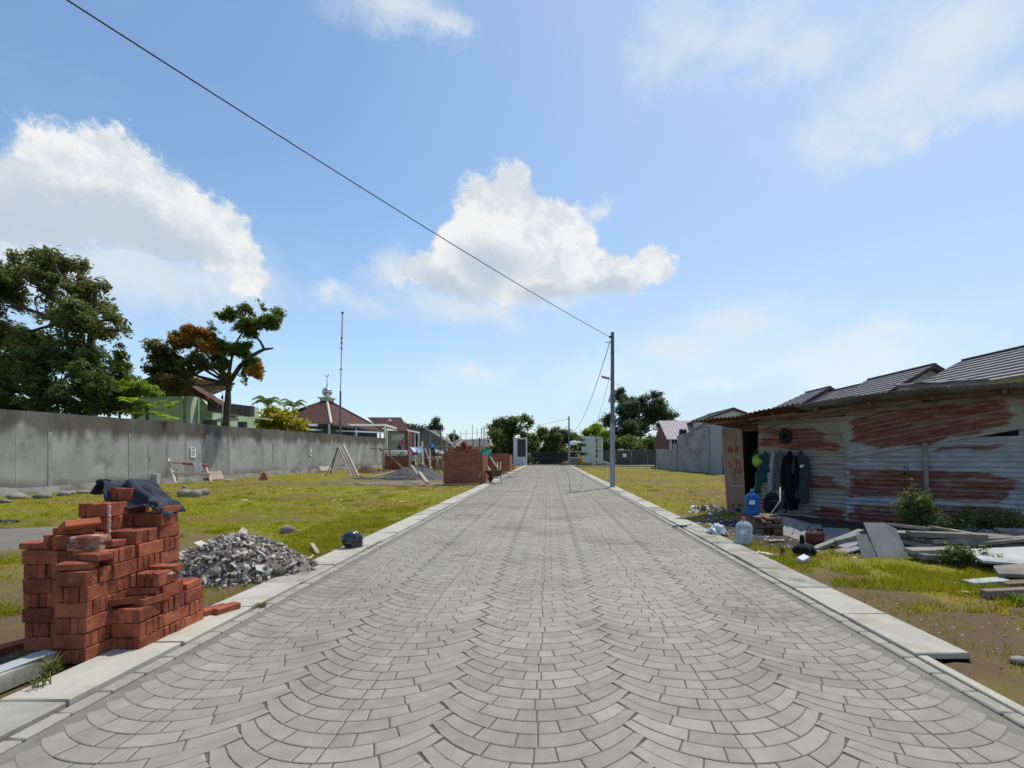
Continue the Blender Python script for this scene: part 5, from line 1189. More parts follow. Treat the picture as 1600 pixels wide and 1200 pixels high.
# ================================================================== ENTRANCE GATE
m_gw = mat('gate_white', (.62, .645, .66), (.56, .58, .60), scale=1.5, rough=.8, dirt=(.42, .43, .44), dscale=1); m_gdark = mat('gate_dark', (.05, .055, .062), (.04, .044, .05), rough=.5)
gp = thing('gate_pillar', 'tall white gate pillar with a narrow dark inset beside the road', 'gate pillar', (-3.9, 65, 0))
zt = 1.5 + 26 / F * 65
mb = MB(); mb.cbox((-.62, 0, zt / 2), (.56, .9, zt), ch=.02); mb.cbox((.86, 0, zt / 2), (.16, .9, zt), ch=.02); mb.box((.22, 0, .58), (1.12, .9, 1.18)); mb.box((.22, 0, zt - .10), (1.12, .9, .20)); mb.build('frame', m_gw, gp)
mb = MB(); mb.box((.22, .12, 2.35), (1.12, .5, 2.4)); mb.build('inset', m_gdark, gp)
mb = MB(); mb.cbox((-1.5, .1, .22), (1.8, .8, .44), ch=.03); mb.build('base', m_dkw, gp)
ga = thing('sliding_gate', 'wide black sliding gate closing the end of the paved road', 'gate', (-.1, 65.6, 0))
mb = MB()
for z in (.14, .95, 1.75): mb.box((0, 0, z), (5.9, .06, .09))
mb.build('frame', m_gdark, ga)
for k in range(40): mb = MB(); mb.box((-2.9 + k * .1487, .0, .95), (.04, .03, 1.6)); mb.build('bar', m_gdark, ga)
for x in (-2, 2): mb = MB(); mb.lathe([(.06, -.02), (.06, .02)], 12, (x, 0, .06), rot(90, 0, 0)); mb.build('wheel', m_black, ga)
gr = thing('gate_wall', 'broad pale grey gate wall with a white latticed frame beside it', 'gate wall', (5.3, 64, 0))
k = 64 / F; zt2 = 1.5 + 28 * k
mb = MB(); mb.cbox((.0, 0, zt2 / 2), (1.75, .6, zt2), ch=.02); mb.build('slab', m_gw, gr); mb = MB()
for x in (1.0, 1.95): mb.box((x, .1, 1.95), (.16, .3, 3.7))
mb.box((1.48, .1, 3.75), (1.1, .3, .16)); mb.build('open_frame', m_white, gr)
for z in (1.6, 2.3, 3.0): mb = MB(); mb.box((1.48, .1, z), (.85, .1, .09)); mb.build('lattice_bar', m_white, gr)
mb = MB(); mb.box((1.62, .25, 1.9), (.5, .08, 3.4)); mb.build('lattice_panel', m_hw, gr)
gb = thing('guard_booth', 'small pale guard booth with a domed roof behind the distant pole', 'booth', (4.0, 68.5, 0))
mb = MB(); mb.lathe([(1.05, 0), (1.0, .18), (.75, .42), (0, .55)], 14, (0, 0, 3.0)); mb.build('roof', m_hw, gb, smooth=True); mb = MB(); mb.box((0, 0, 2.93), (3.2, 2.2, .13)); mb.build('roof_slab', m_white, gb)
for x in (-1.0, 1.0):
    for y in (-.8, .8): mb = MB(); mb.box((x, y, 1.45), (.1, .1, 2.85)); mb.build('post', m_white, gb)
mb = MB(); mb.box((0, -.82, 1.9), (2.1, .06, .12)); mb.box((0, -.82, 1.05), (2.1, .06, .1)); mb.build('rail', m_white, gb); mb = MB(); mb.box((0, .3, .5), (1.9, 1.0, 1.0)); mb.build('counter', m_greyw, gb)

# ================================================================== TREES AND PLANTS
def lm(n, a, b, tr=.3): return mat(n, a, b, scale=.9, rough=.5, spec=.4, tone=True, transl=tr + .1)
m_bark = mat('bark', (.10, .075, .055), (.06, .045, .035), scale=6, rough=.95, bump=.01, bscale=18)
L_dark = lm('leaf_dark', (.062, .105, .026), (.092, .125, .034)); L_mid = lm('leaf_mid', (.075, .12, .022), (.11, .14, .028)); L_lite = lm('leaf_light', (.13, .22, .022), (.18, .24, .03), .45)
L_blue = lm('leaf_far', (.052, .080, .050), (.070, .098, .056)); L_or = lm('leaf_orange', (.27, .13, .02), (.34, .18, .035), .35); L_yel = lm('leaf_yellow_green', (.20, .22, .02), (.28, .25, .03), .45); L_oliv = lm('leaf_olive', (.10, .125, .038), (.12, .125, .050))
def leaves(cl, n, size, seed, up=.35, long=2.0, per=9, spread=.30, hollow=.4, hole_lo=.36, frag=True):
    """leaf faces gathered on twigs that fill a set of ellipsoids (x, y, z, rx, ry, rz[, weight])"""
    g = np.random.default_rng(seed)
    if frag and len(cl) > 1:             # break every clump into smaller uneven ones so that the outline is ragged
        cl2 = []
        for c in cl:
            cl2.append((c[0], c[1], c[2], c[3] * .62, c[4] * .62, c[5] * .62))
            for _ in range(7):
                d = g.normal(size=3); d /= np.linalg.norm(d); q = g.uniform(.32, .58); cl2.append((c[0] + d[0] * c[3] * .70, c[1] + d[1] * c[4] * .70, c[2] + d[2] * c[5] * .70, c[3] * q, c[4] * q, c[5] * q * .8))
        cl = cl2
    C = np.array([c[:6] for c in cl], float); wt = np.array([(c[6] if len(c) > 6 else 1) * (c[3] * c[4] * c[5]) ** .75 for c in cl]); wt /= wt.sum()
    nt = n // per; k = g.choice(len(cl), nt, p=wt); d = g.normal(size=(nt, 3)); d /= np.linalg.norm(d, axis=1)[:, None]
    q = (hollow + (1 - hollow) * g.random(nt)) ** 1.0 * (1 + .14 * g.normal(size=nt)); tw = C[k, :3] + d * C[k, 3:6] * q[:, None]
    # leave holes where the noise is low
    hole = vnoise(tw[:, 0] * .9 + tw[:, 1] * .4, tw[:, 2] * .9 + tw[:, 1] * .3, seed) * .6 + vnoise(tw[:, 0] * 2.3, tw[:, 2] * 2.3 + tw[:, 1], seed + 5) * .4 > hole_lo
    tw, d = tw[hole], d[hole]; nt = len(tw); tt = g.uniform(.7, 1.2, nt)
    ctr = np.repeat(tw, per, 0) + g.normal(size=(nt * per, 3)) * spread * size * 5 * .42; m = len(ctr)
    nr = g.normal(size=(m, 3)) + np.array([0, 0, up * 3]) + np.repeat(d, per, 0) * .8; nr /= np.linalg.norm(nr, axis=1)[:, None]
    a = np.cross(nr, g.normal(size=(m, 3))); a /= np.linalg.norm(a, axis=1)[:, None] + 1e-9; b = np.cross(nr, a)
    s = (size * g.uniform(.6, 1.25, m))[:, None]
    V = np.empty((m, 4, 3)); V[:, 0] = ctr - a * s * long * .5; V[:, 1] = ctr - b * s * .42 + nr * s * .10; V[:, 2] = ctr + a * s * long * .5 - nr * s * .15; V[:, 3] = ctr + b * s * .42 + nr * s * .10
    t = np.repeat(np.repeat(tt, per) * g.uniform(.8, 1.2, m), 4)
    return V.reshape(-1, 3), np.arange(m * 4).reshape(-1, 4), t
def tree(name, label, base, clumps, n, size, m, trunk, r0, seed, cat='tree', group=None, limbs=None, extra=(), **kw):
    o = thing(name, label, cat, base, group=group); B = Vector(base)
    mb = MB()
    pts = [Vector(p) for p in trunk]; mb.tube(pts, [r0 * (1 - .55 * i / (len(pts) - 1)) for i in range(len(pts))], 9)
    g = random.Random(seed)
    for c in clumps:
        e = Vector(c[:3]); i = min(range(len(pts)), key=lambda q: (pts[q] - e).length + (3 if q == 0 else 0)); s_ = pts[max(1, i)]
        md = s_.lerp(e, .5) + Vector((g.uniform(-.2, .2), g.uniform(-.2, .2), g.uniform(-.1, .3))) * max(c[3], .3); mb.tube([s_, md, e], [r0 * .38, r0 * .24, r0 * .10], 6)
        for _ in range(4):
            d = Vector((g.uniform(-1, 1) * c[3], g.uniform(-1, 1) * c[4], g.uniform(-.5, 1) * c[5])); mb.tube([md.lerp(e, g.random()), e + d * .5, e + d * .9], [r0 * .12, r0 * .07, r0 * .03], 5)
    for l in (limbs or []): mb.tube(l[0], l[1], 8)
    mb.build('trunk', m_bark, o, smooth=True, world=True)
    V, Q, t = leaves(clumps, n, size, seed, **kw); np_mesh('crown', V - np.array(B), Q, m, o, tone=t)
    for nm, c2, n2, s2, m2 in extra:
        V, Q, t = leaves(c2, n2, s2, seed + 9, **kw); np_mesh(nm, V - np.array(B), Q, m2, o, tone=t)
    return o
def px_clumps(lst, Y, jit=1.5, seed=0):
    """(column, row, half-width px, half-height px[, depth shift]) at depth Y -> ellipsoids in metres"""
    g = random.Random(seed); out = []
    for c in lst:
        y = Y + (c[4] if len(c) > 4 else g.uniform(-jit, jit)); p = D(c[0], c[1], y); k = y / F; rx, rz = c[2] * k, c[3] * k; out.append((p.x, p.y, p.z, rx, (rx + rz) / 2, rz))
    return out
# big dark tree on the far left, two crowns
Y = 27
c1 = px_clumps([(-25, 460, 55, 55), (25, 418, 30, 22), (95, 415, 34, 22), (70, 396, 22, 12), (60, 445, 46, 26), (130, 450, 34, 22), (40, 480, 55, 30), (150, 478, 30, 20), (172, 498, 22, 16), (110, 500, 55, 30), (20, 525, 60, 36), (90, 545, 60, 34), (-50, 560, 60, 60), (186, 517, 12, 8), (150, 520, 26, 14)], Y, 1.6, 1)
tree('broadleaf_tree', 'big dark leafy tree rising high above the wall at the picture edge', (c1[5][0], Y, 0), c1, 46000, .14, L_oliv, [(c1[5][0], Y, -.2), (c1[5][0] + .2, Y, 3), (c1[5][0], Y + .3, 6), (c1[5][0] + .3, Y, 8.5)], .38, 3, per=10, spread=.42, hole_lo=.43)
Y = 24.8
c2 = px_clumps([(20, 600, 70, 40), (90, 600, 60, 36), (140, 600, 44, 36), (-40, 610, 60, 40), (60, 570, 60, 28), (130, 570, 36, 24), (165, 612, 32, 30), (20, 635, 70, 22), (90, 635, 60, 20), (150, 635, 44, 18), (185, 632, 30, 18)], Y, .8, 2)
tree('broadleaf_tree', 'low dense dark tree leaning over the wall under the big crown', (c2[1][0], Y, 0), c2, 60000, .11, L_dark, [(c2[1][0], Y, -.2), (c2[1][0], Y, 2.5), (c2[1][0] + .2, Y, 4.2)], .22, 4, per=10)
Y = 25.5
c3 = px_clumps([(180, 572, 22, 26), (190, 552, 10, 14), (168, 590, 22, 18), (205, 592, 16, 12)], Y, .5, 3)
tree('sapling', 'slender bright green young tree between the dark crown and the green house', (c3[0][0], Y, 0), c3, 5200, .09, L_mid, [(c3[0][0], Y, 0), (c3[0][0], Y, 3), (c3[0][0], Y, 6)], .08, 5)
Y = 25.0
c4 = px_clumps([(205, 605, 26, 14), (232, 612, 22, 9), (190, 618, 18, 10), (222, 600, 12, 7), (215, 640, 20, 14)], Y, .4, 4)
tree('shrub', 'lime yellow leafed shrub spilling above the wall near the green house', (c4[0][0], Y, 0), c4, 7000, .085, L_lite, [(c4[0][0], Y, 0), (c4[0][0], Y, 3.5), (c4[0][0], Y, 4.5)], .08, 6, cat='shrub')
Y = 24.6
g = random.Random(5); pp = thing('papaya_plant', 'papaya plant with broad drooping leaves just above the wall', 'plant', D(232, 690, Y) * 1)
b = D(230, 640, Y); mb = MB(); mb.tube([(b.x, b.y, 0), (b.x, b.y, b.z)], [.09, .06], 8); mb.build('stem', m_bark, pp, world=True)
for k in range(24):
    a = k * 2.4; l = g.uniform(.6, 1.1); e = b + Vector((math.cos(a) * l, math.sin(a) * l, g.uniform(-.45, .5))); mb = MB(); mb.tube([b, b.lerp(e, .5) + Vector((0, 0, .15)), e], .012, 5); dn = (e - b).normalized(); sd_ = dn.cross(Vector((0, 0, 1))).normalized()
    for q in range(7):
        aa = (q - 3) * .55; d_ = (dn * math.cos(aa) + sd_ * math.sin(aa)) * g.uniform(.36, .5) + Vector((0, 0, -.10)); w_ = d_.cross(Vector((0, 0, 1))).normalized() * .10; mb.add([e, e + d_ * .5 + w_, e + d_, e + d_ * .5 - w_], [(0, 1, 2, 3)])
    mb.build('leaf', L_lite, pp, world=True, tone=True)
# the tree with the orange crown and the bare crooked limb
Y = 31.2
c5 = px_clumps([(262, 548, 30, 24), (285, 580, 34, 22), (250, 575, 22, 18), (305, 565, 26, 22), (268, 598, 26, 18), (300, 530, 34, 18)], Y, .9, 6)
c5g = px_clumps([(360, 495, 18, 14), (385, 510, 24, 16), (408, 487, 28, 20), (418, 500, 18, 15), (396, 478, 20, 10), (378, 550, 26, 16), (362, 575, 22, 22), (388, 568, 22, 20), (350, 556, 20, 18), (372, 592, 16, 12), (338, 532, 20, 14), (348, 545, 18, 14), (330, 512, 16, 12), (365, 520, 14, 12)], Y, .7, 7)
c5o = px_clumps([(300, 516, 26, 12), (318, 524, 18, 16), (286, 526, 18, 10), (330, 540, 14, 14), (400, 578, 10, 14)], Y - 1.3, .3, 8)
def T(px, py, dy=0): return D(px, py, Y + dy)
lim = [([T(358, 610), T(352, 585), T(330, 570, -.2), T(305, 585, -.3), T(280, 590, -.3)], [.17, .13, .11, .08, .04]), ([T(357, 600), T(375, 572, -.3), T(395, 555, -.3), T(412, 546, -.2), T(427, 544)], [.16, .14, .12, .10, .05]),
       ([T(413, 546, -.2), T(407, 534), T(399, 524), T(401, 505)], [.09, .075, .07, .04]), ([T(350, 583), T(320, 550, -.3), T(300, 548)], [.1, .07, .03]), ([T(355, 600), T(362, 560), T(372, 530), T(385, 510)], [.12, .08, .06, .03])]
tree('crooked_tree', 'crooked tree with an orange crown and a bare bent limb above the wall', T(353, 705), c5, 15000, .115, lm('leaf_bronze', (.085, .105, .030), (.13, .105, .034)), [T(350, 705), T(352, 660), T(356, 625), T(357, 600)], .30, 7, limbs=lim,
     extra=(('green_crown', c5g, 34000, .105, L_mid), ('orange_crown', c5o, 12000, .11, L_or)), per=10)
Y = 40.2
c6 = px_clumps([(440, 655, 30, 18), (425, 645, 16, 14), (462, 660, 22, 14), (450, 645, 14, 12), (415, 662, 14, 12), (474, 664, 12, 10)], Y, .6, 9)
tree('shrub', 'round yellow green shrub with large leaves peeking over the wall', (c6[0][0], Y, 0), c6, 4600, .19, L_yel, [(c6[0][0], Y, 0), (c6[0][0], Y, 2.6), (c6[0][0], Y, 3.6)], .12, 10, cat='shrub', per=5, spread=.35)
Y = 44
def palm(px, py, Y, label, seed, n=11, L=1.25):
    g = random.Random(seed); top = D(px, py, Y); o = thing('palm_tree', label, 'palm tree', (top.x, top.y, 0), group='palm tops behind the yellow shrub'); mb = MB(); mb.tube([(top.x, top.y, 0), (top.x + .1, top.y, top.z * .5), top], [.16, .13, .10], 8); mb.build('trunk', m_bark, o, world=True)
    for k in range(n):
        a = k * 2 * PI / n + g.uniform(-.2, .2); mb = MB(); e0 = g.uniform(.8, 1.7); pts = [top + Vector((math.cos(a) * L * q, math.sin(a) * L * q, L * (e0 * q - (.45 + .5 * e0) * q * q))) for q in (0, .25, .5, .75, 1)]
        mb.tube(pts, [.03, .025, .02, .015, .008], 5)
        for q in range(18):
            u = q / 17 * 3.99; i = int(u); p = pts[i].lerp(pts[i + 1], u - i); t = (pts[i + 1] - pts[i]).normalized(); s_ = t.cross(Vector((0, 0, 1))).normalized()
            for sg in (-1, 1):
                d = (s_ * sg + t * .6 + Vector((0, 0, -.5))).normalized() * .5; w_ = t * .04; mb.add([p - w_ * 1.6, p + w_ * 1.6, p + d], [(0, 1, 2)])
        mb.build('frond', L_mid, o, world=True, tone=True)
palm(418, 630, 46, 'hazy palm top over the tree side of the yellow green shrub', 1); palm(458, 634, 50, 'hazy palm top between the yellow green shrub and the pyramid roof', 2)
# far trees
def far_tree(label, lst, Y, n, size, m, seed, jit=2.5, nm='broadleaf_tree', grp=None):
    c = px_clumps(lst, Y, jit, seed); bx = sum(q[0] for q in c) / len(c); zt = max(q[2] for q in c)
    return tree(nm, label, (bx, Y, 0), c, n, size, m, [(bx, Y, -.2), (bx + .2, Y, zt * .4), (bx, Y, zt * .8)], .3, seed, per=9, spread=.42, hollow=.35, group=grp)
far_tree('tall dark tree behind the white gate pillar with a lumpy crown', [(782, 690, 22, 26), (795, 664, 22, 18), (775, 668, 14, 14), (816, 668, 18, 18), (830, 690, 12, 20), (800, 698, 26, 22), (820, 655, 9, 8), (768, 708, 14, 16), (806, 715, 30, 12)], 76, 25500, .24, L_dark, 21)
far_tree('loose dark tree in the middle above the sliding gate', [(846, 680, 10, 14), (858, 692, 16, 16), (868, 675, 10, 10), (880, 688, 14, 16), (850, 705, 22, 14), (876, 710, 20, 12), (862, 715, 30, 12), (840, 712, 16, 12)], 80, 22100, .24, L_oliv, 22)
far_tree('dark tree right behind the distant pole', [(888, 684, 16, 14), (900, 690, 16, 16), (892, 705, 18, 14)], 79, 10200, .22, L_dark, 23)
far_tree('bright green tree between the distant pole and the light pole', [(920, 682, 16, 12), (935, 674, 16, 12), (946, 686, 14, 14), (925, 698, 20, 12), (945, 702, 18, 12)], 76, 15300, .2, L_lite, 24)
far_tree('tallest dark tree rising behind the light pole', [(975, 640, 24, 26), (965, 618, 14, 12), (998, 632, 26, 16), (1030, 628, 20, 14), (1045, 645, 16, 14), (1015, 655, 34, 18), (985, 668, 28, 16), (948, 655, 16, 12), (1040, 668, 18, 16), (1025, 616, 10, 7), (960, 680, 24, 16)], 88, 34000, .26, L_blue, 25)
far_tree('mid green tree under the tallest dark tree by the grey house', [(985, 690, 24, 12), (1010, 692, 20, 12), (968, 698, 20, 12), (1020, 703, 12, 8), (1000, 703, 22, 8)], 74, 15300, .2, L_mid, 26)
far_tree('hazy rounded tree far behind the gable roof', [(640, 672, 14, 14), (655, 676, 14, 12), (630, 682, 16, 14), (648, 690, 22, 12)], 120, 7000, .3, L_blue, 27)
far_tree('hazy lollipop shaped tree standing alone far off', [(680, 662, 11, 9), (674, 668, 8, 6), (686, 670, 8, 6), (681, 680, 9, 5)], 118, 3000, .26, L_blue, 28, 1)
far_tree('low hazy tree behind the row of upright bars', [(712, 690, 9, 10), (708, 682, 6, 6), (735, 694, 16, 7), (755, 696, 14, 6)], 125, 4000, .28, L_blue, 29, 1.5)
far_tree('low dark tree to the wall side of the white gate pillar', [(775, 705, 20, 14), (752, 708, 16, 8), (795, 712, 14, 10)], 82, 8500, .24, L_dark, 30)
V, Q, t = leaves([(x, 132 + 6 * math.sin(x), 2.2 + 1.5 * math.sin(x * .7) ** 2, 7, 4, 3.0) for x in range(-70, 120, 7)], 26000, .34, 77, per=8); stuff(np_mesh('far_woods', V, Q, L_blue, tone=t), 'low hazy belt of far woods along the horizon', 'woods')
# topiary, yellow shrub, stones by the gate
to = thing('topiary', 'cloud pruned topiary with flat dark pads beside the distant pole', 'topiary', D(907, 728, 61)); b = D(907, 728, 61)
mb = MB(); mb.tube([D(908, 730, 61), D(907, 715, 61), D(908, 700, 61), D(907, 684, 61)], [.09, .07, .06, .04], 7); mb.build('trunk', m_bark, to, world=True)
for k, (px, py, w) in enumerate(((906, 687, 10), (900, 693, 12), (912, 695, 9), (905, 706, 13), (911, 709, 8))):
    p = D(px, py, 61); r = w * 61 / F; V, Q, t = leaves([(p.x, p.y, p.z, r, r * .8, .18)], 900, .09, 40 + k, per=6, hollow=.1); np_mesh('pad', V - np.array(to.location), Q, L_dark, to, tone=t)
p = D(904, 722, 60); tree('shrub', 'golden yellow shrub at the foot of the topiary', (p.x, p.y, 0), [(p.x, p.y, .55, .75, .6, .5)], 2600, .08, lm('leaf_gold', (.50, .30, .01), (.42, .30, .02), .3), [(p.x, p.y, 0), (p.x, p.y, .3), (p.x, p.y, .6)], .04, 33, cat='shrub')
p = D(918, 726, 60.5); tree('shrub', 'small green shrub beside the golden yellow one', (p.x, p.y, 0), [(p.x, p.y, .25, .8, .5, .25)], 900, .07, L_mid, [(p.x, p.y, 0), (p.x, p.y, .2), (p.x, p.y, .3)], .02, 34, cat='shrub')
for k, (px, py, w, h) in enumerate(((935, 727, 16, 14), (945, 728, 12, 10), (951, 728, 10, 8))): stone(px, py, w, h, ('largest grey boulder at the foot of the gate wall frame', 'middle grey boulder at the foot of the gate wall frame', 'small boulder nearest the dark far wall')[k], 'garden boulders by the gate wall', 50 + k)
# weeds by the hut
def shrub_at(px, py, Y, w, h, n, size, label, m, seed, cat='weed'):
    p = D(px, py, Y); k = Y / F; z0 = max(0, p.z - h * k); return tree('weed', label, (p.x, p.y, 0), [(p.x, p.y, p.z, w * k, w * k * .7, h * k)], n, size, m, [(p.x, p.y, 0), (p.x, p.y, z0 * .5 + .05), (p.x, p.y, p.z)], .012, seed, cat=cat, per=5, spread=.5)
shrub_at(1428, 795, 7.9, 26, 30, 2200, .034, 'tall leafy weed growing by the wall post of the hut', L_dark, 61); shrub_at(1480, 806, 7.8, 42, 24, 3600, .034, 'dense dark weed behind the lumber pile', L_dark, 62); shrub_at(1560, 812, 7.9, 45, 16, 2800, .034, 'low brownish weed along the hut wall at the picture edge', L_oliv, 63)
shrub_at(1498, 868, 6.3, 22, 14, 1100, .03, 'broad green weed between the planks at the front of the pile', L_dark, 64); shrub_at(1536, 866, 6.2, 22, 12, 260, .03, 'sparse green weed over the whitewashed board', L_dark, 65); shrub_at(1414, 738, 9.6, 8, 10, 60, .03, 'small sprig growing out of the hut wall', L_dark, 66)
q = G(1585, 905); weed(q.x, q.y, 40, .20, 'bright green weed beside the brown timber', lm('weed_bright', (.12, .24, .02), (.16, .26, .03), .4) if False else mat('weed_bright', (.13, .25, .02), (.18, .28, .03), scale=9, transl=.4), 9, spread=.9)
q = G(1590, 942); weed(q.x, q.y, 30, .14, 'light green weed in front of the mauve beam', MATS['weed_bright'], 10, spread=1.0); q = G(1222, 868); weed(q.x, q.y, 20, .30, 'tall thin pale weed in the grass by the clear bottle', None, 12, spread=.35)
# ================================================================== HOUSES BEYOND THE WALL
m_green = mat('mint_wall', (.50, .66, .42), (.44, .60, .38), scale=1, rough=.9, dirt=(.36, .46, .32), dscale=.8); m_green2 = mat('pale_green_trim', (.60, .72, .55), (.55, .66, .50), scale=1, rough=.9)
m_clay = mat('clay_roof', (.125, .052, .036), (.085, .040, .030), scale=2.2, rough=.85, dirt=(.11, .07, .05), dscale=1.3, dlo=.5, dhi=.72, bump=.02, bscale=9)
m_stonec = mat('stone_cladding', (.16, .13, .11), (.09, .075, .065), scale=5, rough=.9, bump=.02, bscale=7)
m_cream = mat('cream_trim', (.62, .58, .50), (.55, .50, .43), scale=2, rough=.85)
Yg = 33.5
def Bx(mb, a, b): mb.box([(a[i] + b[i]) / 2 for i in range(3)], [abs(b[i] - a[i]) for i in range(3)])
hg = thing('green_house', 'mint green house with a clay gable roof behind the wall', 'house', D(270, 700, Yg))
pl_, pr_, pe_ = D(205, 640, Yg), D(301, 606, Yg), D(324, 640, Yg)
mb = MB(); Bx(mb, (pl_.x, Yg, 0), (pr_.x - .2, Yg + 8, 5.6)); mb.build('front_wall', m_green, hg, world=True)
mb = MB(); mb.prism([(pr_.x + .1, Yg + .5, 0), (pe_.x, Yg + .5, 0), (pe_.x, Yg + .5, 4.6), (pr_.x + .1, Yg + .5, 5.75)], (0, 0, 0), (0, .3, 0)); mb.build('side_bay', m_green, hg, world=True)
mb = MB(); Bx(mb, (pr_.x - .25, Yg - .25, 0), (pr_.x + .05, Yg + .5, 5.6)); Bx(mb, (pr_.x - .75, Yg - .12, 0), (pr_.x - .62, Yg + .2, 5.6)); mb.build('pilaster', m_green2, hg, world=True)
mb = MB(); Bx(mb, (pr_.x + .1, Yg + .30, 3.35), (pe_.x, Yg + .52, 3.5)); Bx(mb, (pr_.x + .1, Yg + .36, 3.1), (pe_.x, Yg + .52, 3.2)); mb.build('ledge', m_green2, hg, world=True)
mb = MB(); Bx(mb, (pr_.x + .12, Yg + .44, 1.9), (pr_.x + .7, Yg + .56, 2.5)); mb.build('window', m_cream, hg, world=True)
rl_, ra_, re_ = D(180, 612, Yg - .8), D(258, 583, Yg - .8), D(341, 633, Yg - .8)
for a, b, nm, dp in ((ra_, re_, 'roof_slope', 1.1), (rl_, ra_, 'roof_slope', 7)):
    mb = MB(); n = 12
    for k in range(n):
        p, q = a.lerp(b, k / n), a.lerp(b, (k + 1) / n); mb.prism([p, q, q + Vector((0, dp, 0)), p + Vector((0, dp, 0))], (0, 0, .0), (0, 0, .13 if k % 2 else .16))
    mb.build(nm, m_clay, hg, world=True)
mb = MB(); mb.prism([ra_ + Vector((0, 0, -.02)), re_ + Vector((0, 0, -.02)), re_ + Vector((0, 0, -.22)), ra_ + Vector((0, 0, -.22))], (0, -.05, 0), (0, .05, 0)); mb.build('verge_board', m_clay, hg, world=True)
Yg2 = Yg
cp = thing('carport', 'flat stone clad carport joined to the mint green house', 'carport', D(355, 700, Yg - .5))
a, b = D(324, 628, Yg - .6), D(390, 634, Yg + 1.5); mb = MB(); mb.prism([(a.x, a.y, a.z - .66), (b.x, b.y, b.z - .80), (b.x, b.y, b.z), (a.x, a.y, a.z)], (0, 0, 0), (.15, .35, 0)); mb.build('fascia', m_stonec, cp, world=True)
mb = MB(); mb.prism([(a.x, a.y, a.z - .70), (b.x, b.y, b.z - .86), (b.x, b.y + 3, b.z - .86), (a.x, a.y + 4, a.z - .70)], (0, 0, 0), (0, 0, .08)); mb.build('canopy', m_cream, cp, world=True)
for px, Yq, w in ((328, Yg - .3, .6), (379, Yg + 1.4, .42)):
    q = D(px, 700, Yq); mb = MB(); Bx(mb, (q.x - w / 2, Yq - w / 2, 0), (q.x + w / 2, Yq + w / 2, 3.9)); mb.build('pillar', m_stonec, cp, world=True)
q = D(350, 656, Yg + 1.2); mb = MB(); mb.cbox((q.x, q.y, q.z), (1.5, 1.2, .16), rot(0, -6, 0), ch=.05); mb.cbox((q.x + .5, q.y, q.z + .25), (.6, 1.0, .1), rot(0, -14, 0), ch=.03); solo('white_awning', mb, m_white, q, 'small white awning under the stone clad carport', 'awning')
Yl = 31.0; b0 = D(348, 662, Yl); sl_ = thing('street_lamp', 'thin white street lamp with a hooked arm behind the wall', 'street lamp', (b0.x, Yl, 0)); tz = D(348, 618, Yl).z
mb = MB(); arc = [Vector((b0.x, Yl, 0)), Vector((b0.x, Yl, tz))] + [Vector((b0.x - .38 + .38 * math.cos(a), Yl, tz + .36 * math.sin(a))) for a in [k / 10 * PI * .92 for k in range(1, 11)]]
mb.tube(arc, [.035] * 2 + [.018] * 10, 8); mb.build('post', m_white, sl_, smooth=True, world=True); mb = MB(); mb.lathe([(.0, -.12), (.05, -.1), (.07, .0), (.03, .1), (0, .12)], 10, (b0.x - .0, Yl - .05, tz - .12)); mb.build('lantern', m_black, sl_, smooth=True, world=True)
# prayer house with dome finial
Ym = 46.0
mq = thing('prayer_house', 'prayer house with a brown pyramid roof and a silver dome finial', 'prayer house', (-24.5, 53.5, 0))
xa, xb, ya_, yb_, ze = -27.9, -21.1, 46, 61, 4.45; ap = D(511, 626, 53.5); ap = Vector((ap.x, 53.5, ap.z))
cs = [Vector((xb, ya_, ze)), Vector((xb, yb_, ze)), Vector((xa, yb_, ze)), Vector((xa, ya_, ze))]
for i in range(4):
    a, b = cs[i], cs[(i + 1) % 4]; mb = MB(); n = 22
    for k in range(n):
        p0, p1 = a.lerp(ap, k / n), b.lerp(ap, k / n); q0, q1 = a.lerp(ap, (k + 1.15) / n), b.lerp(ap, (k + 1.15) / n); up = Vector((0, 0, .045)); mb.prism([p0 + up, p1 + up, q1, q0], (0, 0, -.05), (0, 0, 0))
    mb.build('roof_slope', m_clay, mq, world=True)
for c in cs: mb = MB(); mb.tube([c + Vector((0, 0, .08)), ap + Vector((0, 0, .06))], .13, 6); mb.build('hip_ridge', m_cream if c is cs[0] else m_clay, mq, world=True)
mb = MB(); Bx(mb, (xa + .7, ya_ + .7, 0), (xb - .7, yb_ - .7, 4.4)); mb.build('wall', mat('dark_plaster', (.13, .13, .13), (.10, .10, .10), rough=.9), mq, world=True)
mb = MB()
for i in range(4):
    a, b = cs[i], cs[(i + 1) % 4]; mb.box((a + b) / 2 + Vector((0, 0, -.10)), (abs(b.x - a.x) + .1, abs(b.y - a.y) + .1, .16))
mb.build('eave_board', m_dkw, mq, world=True)
m_silver = mat('silver_dome', (.55, .55, .57), (.45, .45, .47), scale=4, rough=.25, metal=.8)
mb = MB(); mb.box(ap + Vector((0, 0, .05)), (1.1, 1.1, .3)); mb.box(ap + Vector((0, 0, .25)), (1.5, 1.5, .12)); mb.build('finial_base', m_cream, mq, world=True)
mb = MB(); mb.lathe([(.35, .0), (.42, .1), (.30, .2), (.38, .3), (.52, .48), (.55, .7), (.48, .92), (.30, 1.1), (.12, 1.2), (.04, 1.3)], 18, ap + Vector((0, 0, .3))); mb.build('dome', m_silver, mq, smooth=True, world=True)
mb = MB(); mb.tube([ap + Vector((0, 0, 1.55)), ap + Vector((0, 0, 2.75))], [.05, .02], 6); mb.tube([ap + Vector((.16 * math.cos(a), 0, 2.9 + .16 * math.sin(a))) for a in [R(130 + 28 * k) for k in range(11)]], [.01, .02, .03, .035, .04, .04, .04, .035, .03, .02, .01], 6); mb.build('spire', m_steel2, mq, world=True)
mb = MB(); q = D(511, 640, 49.5); 
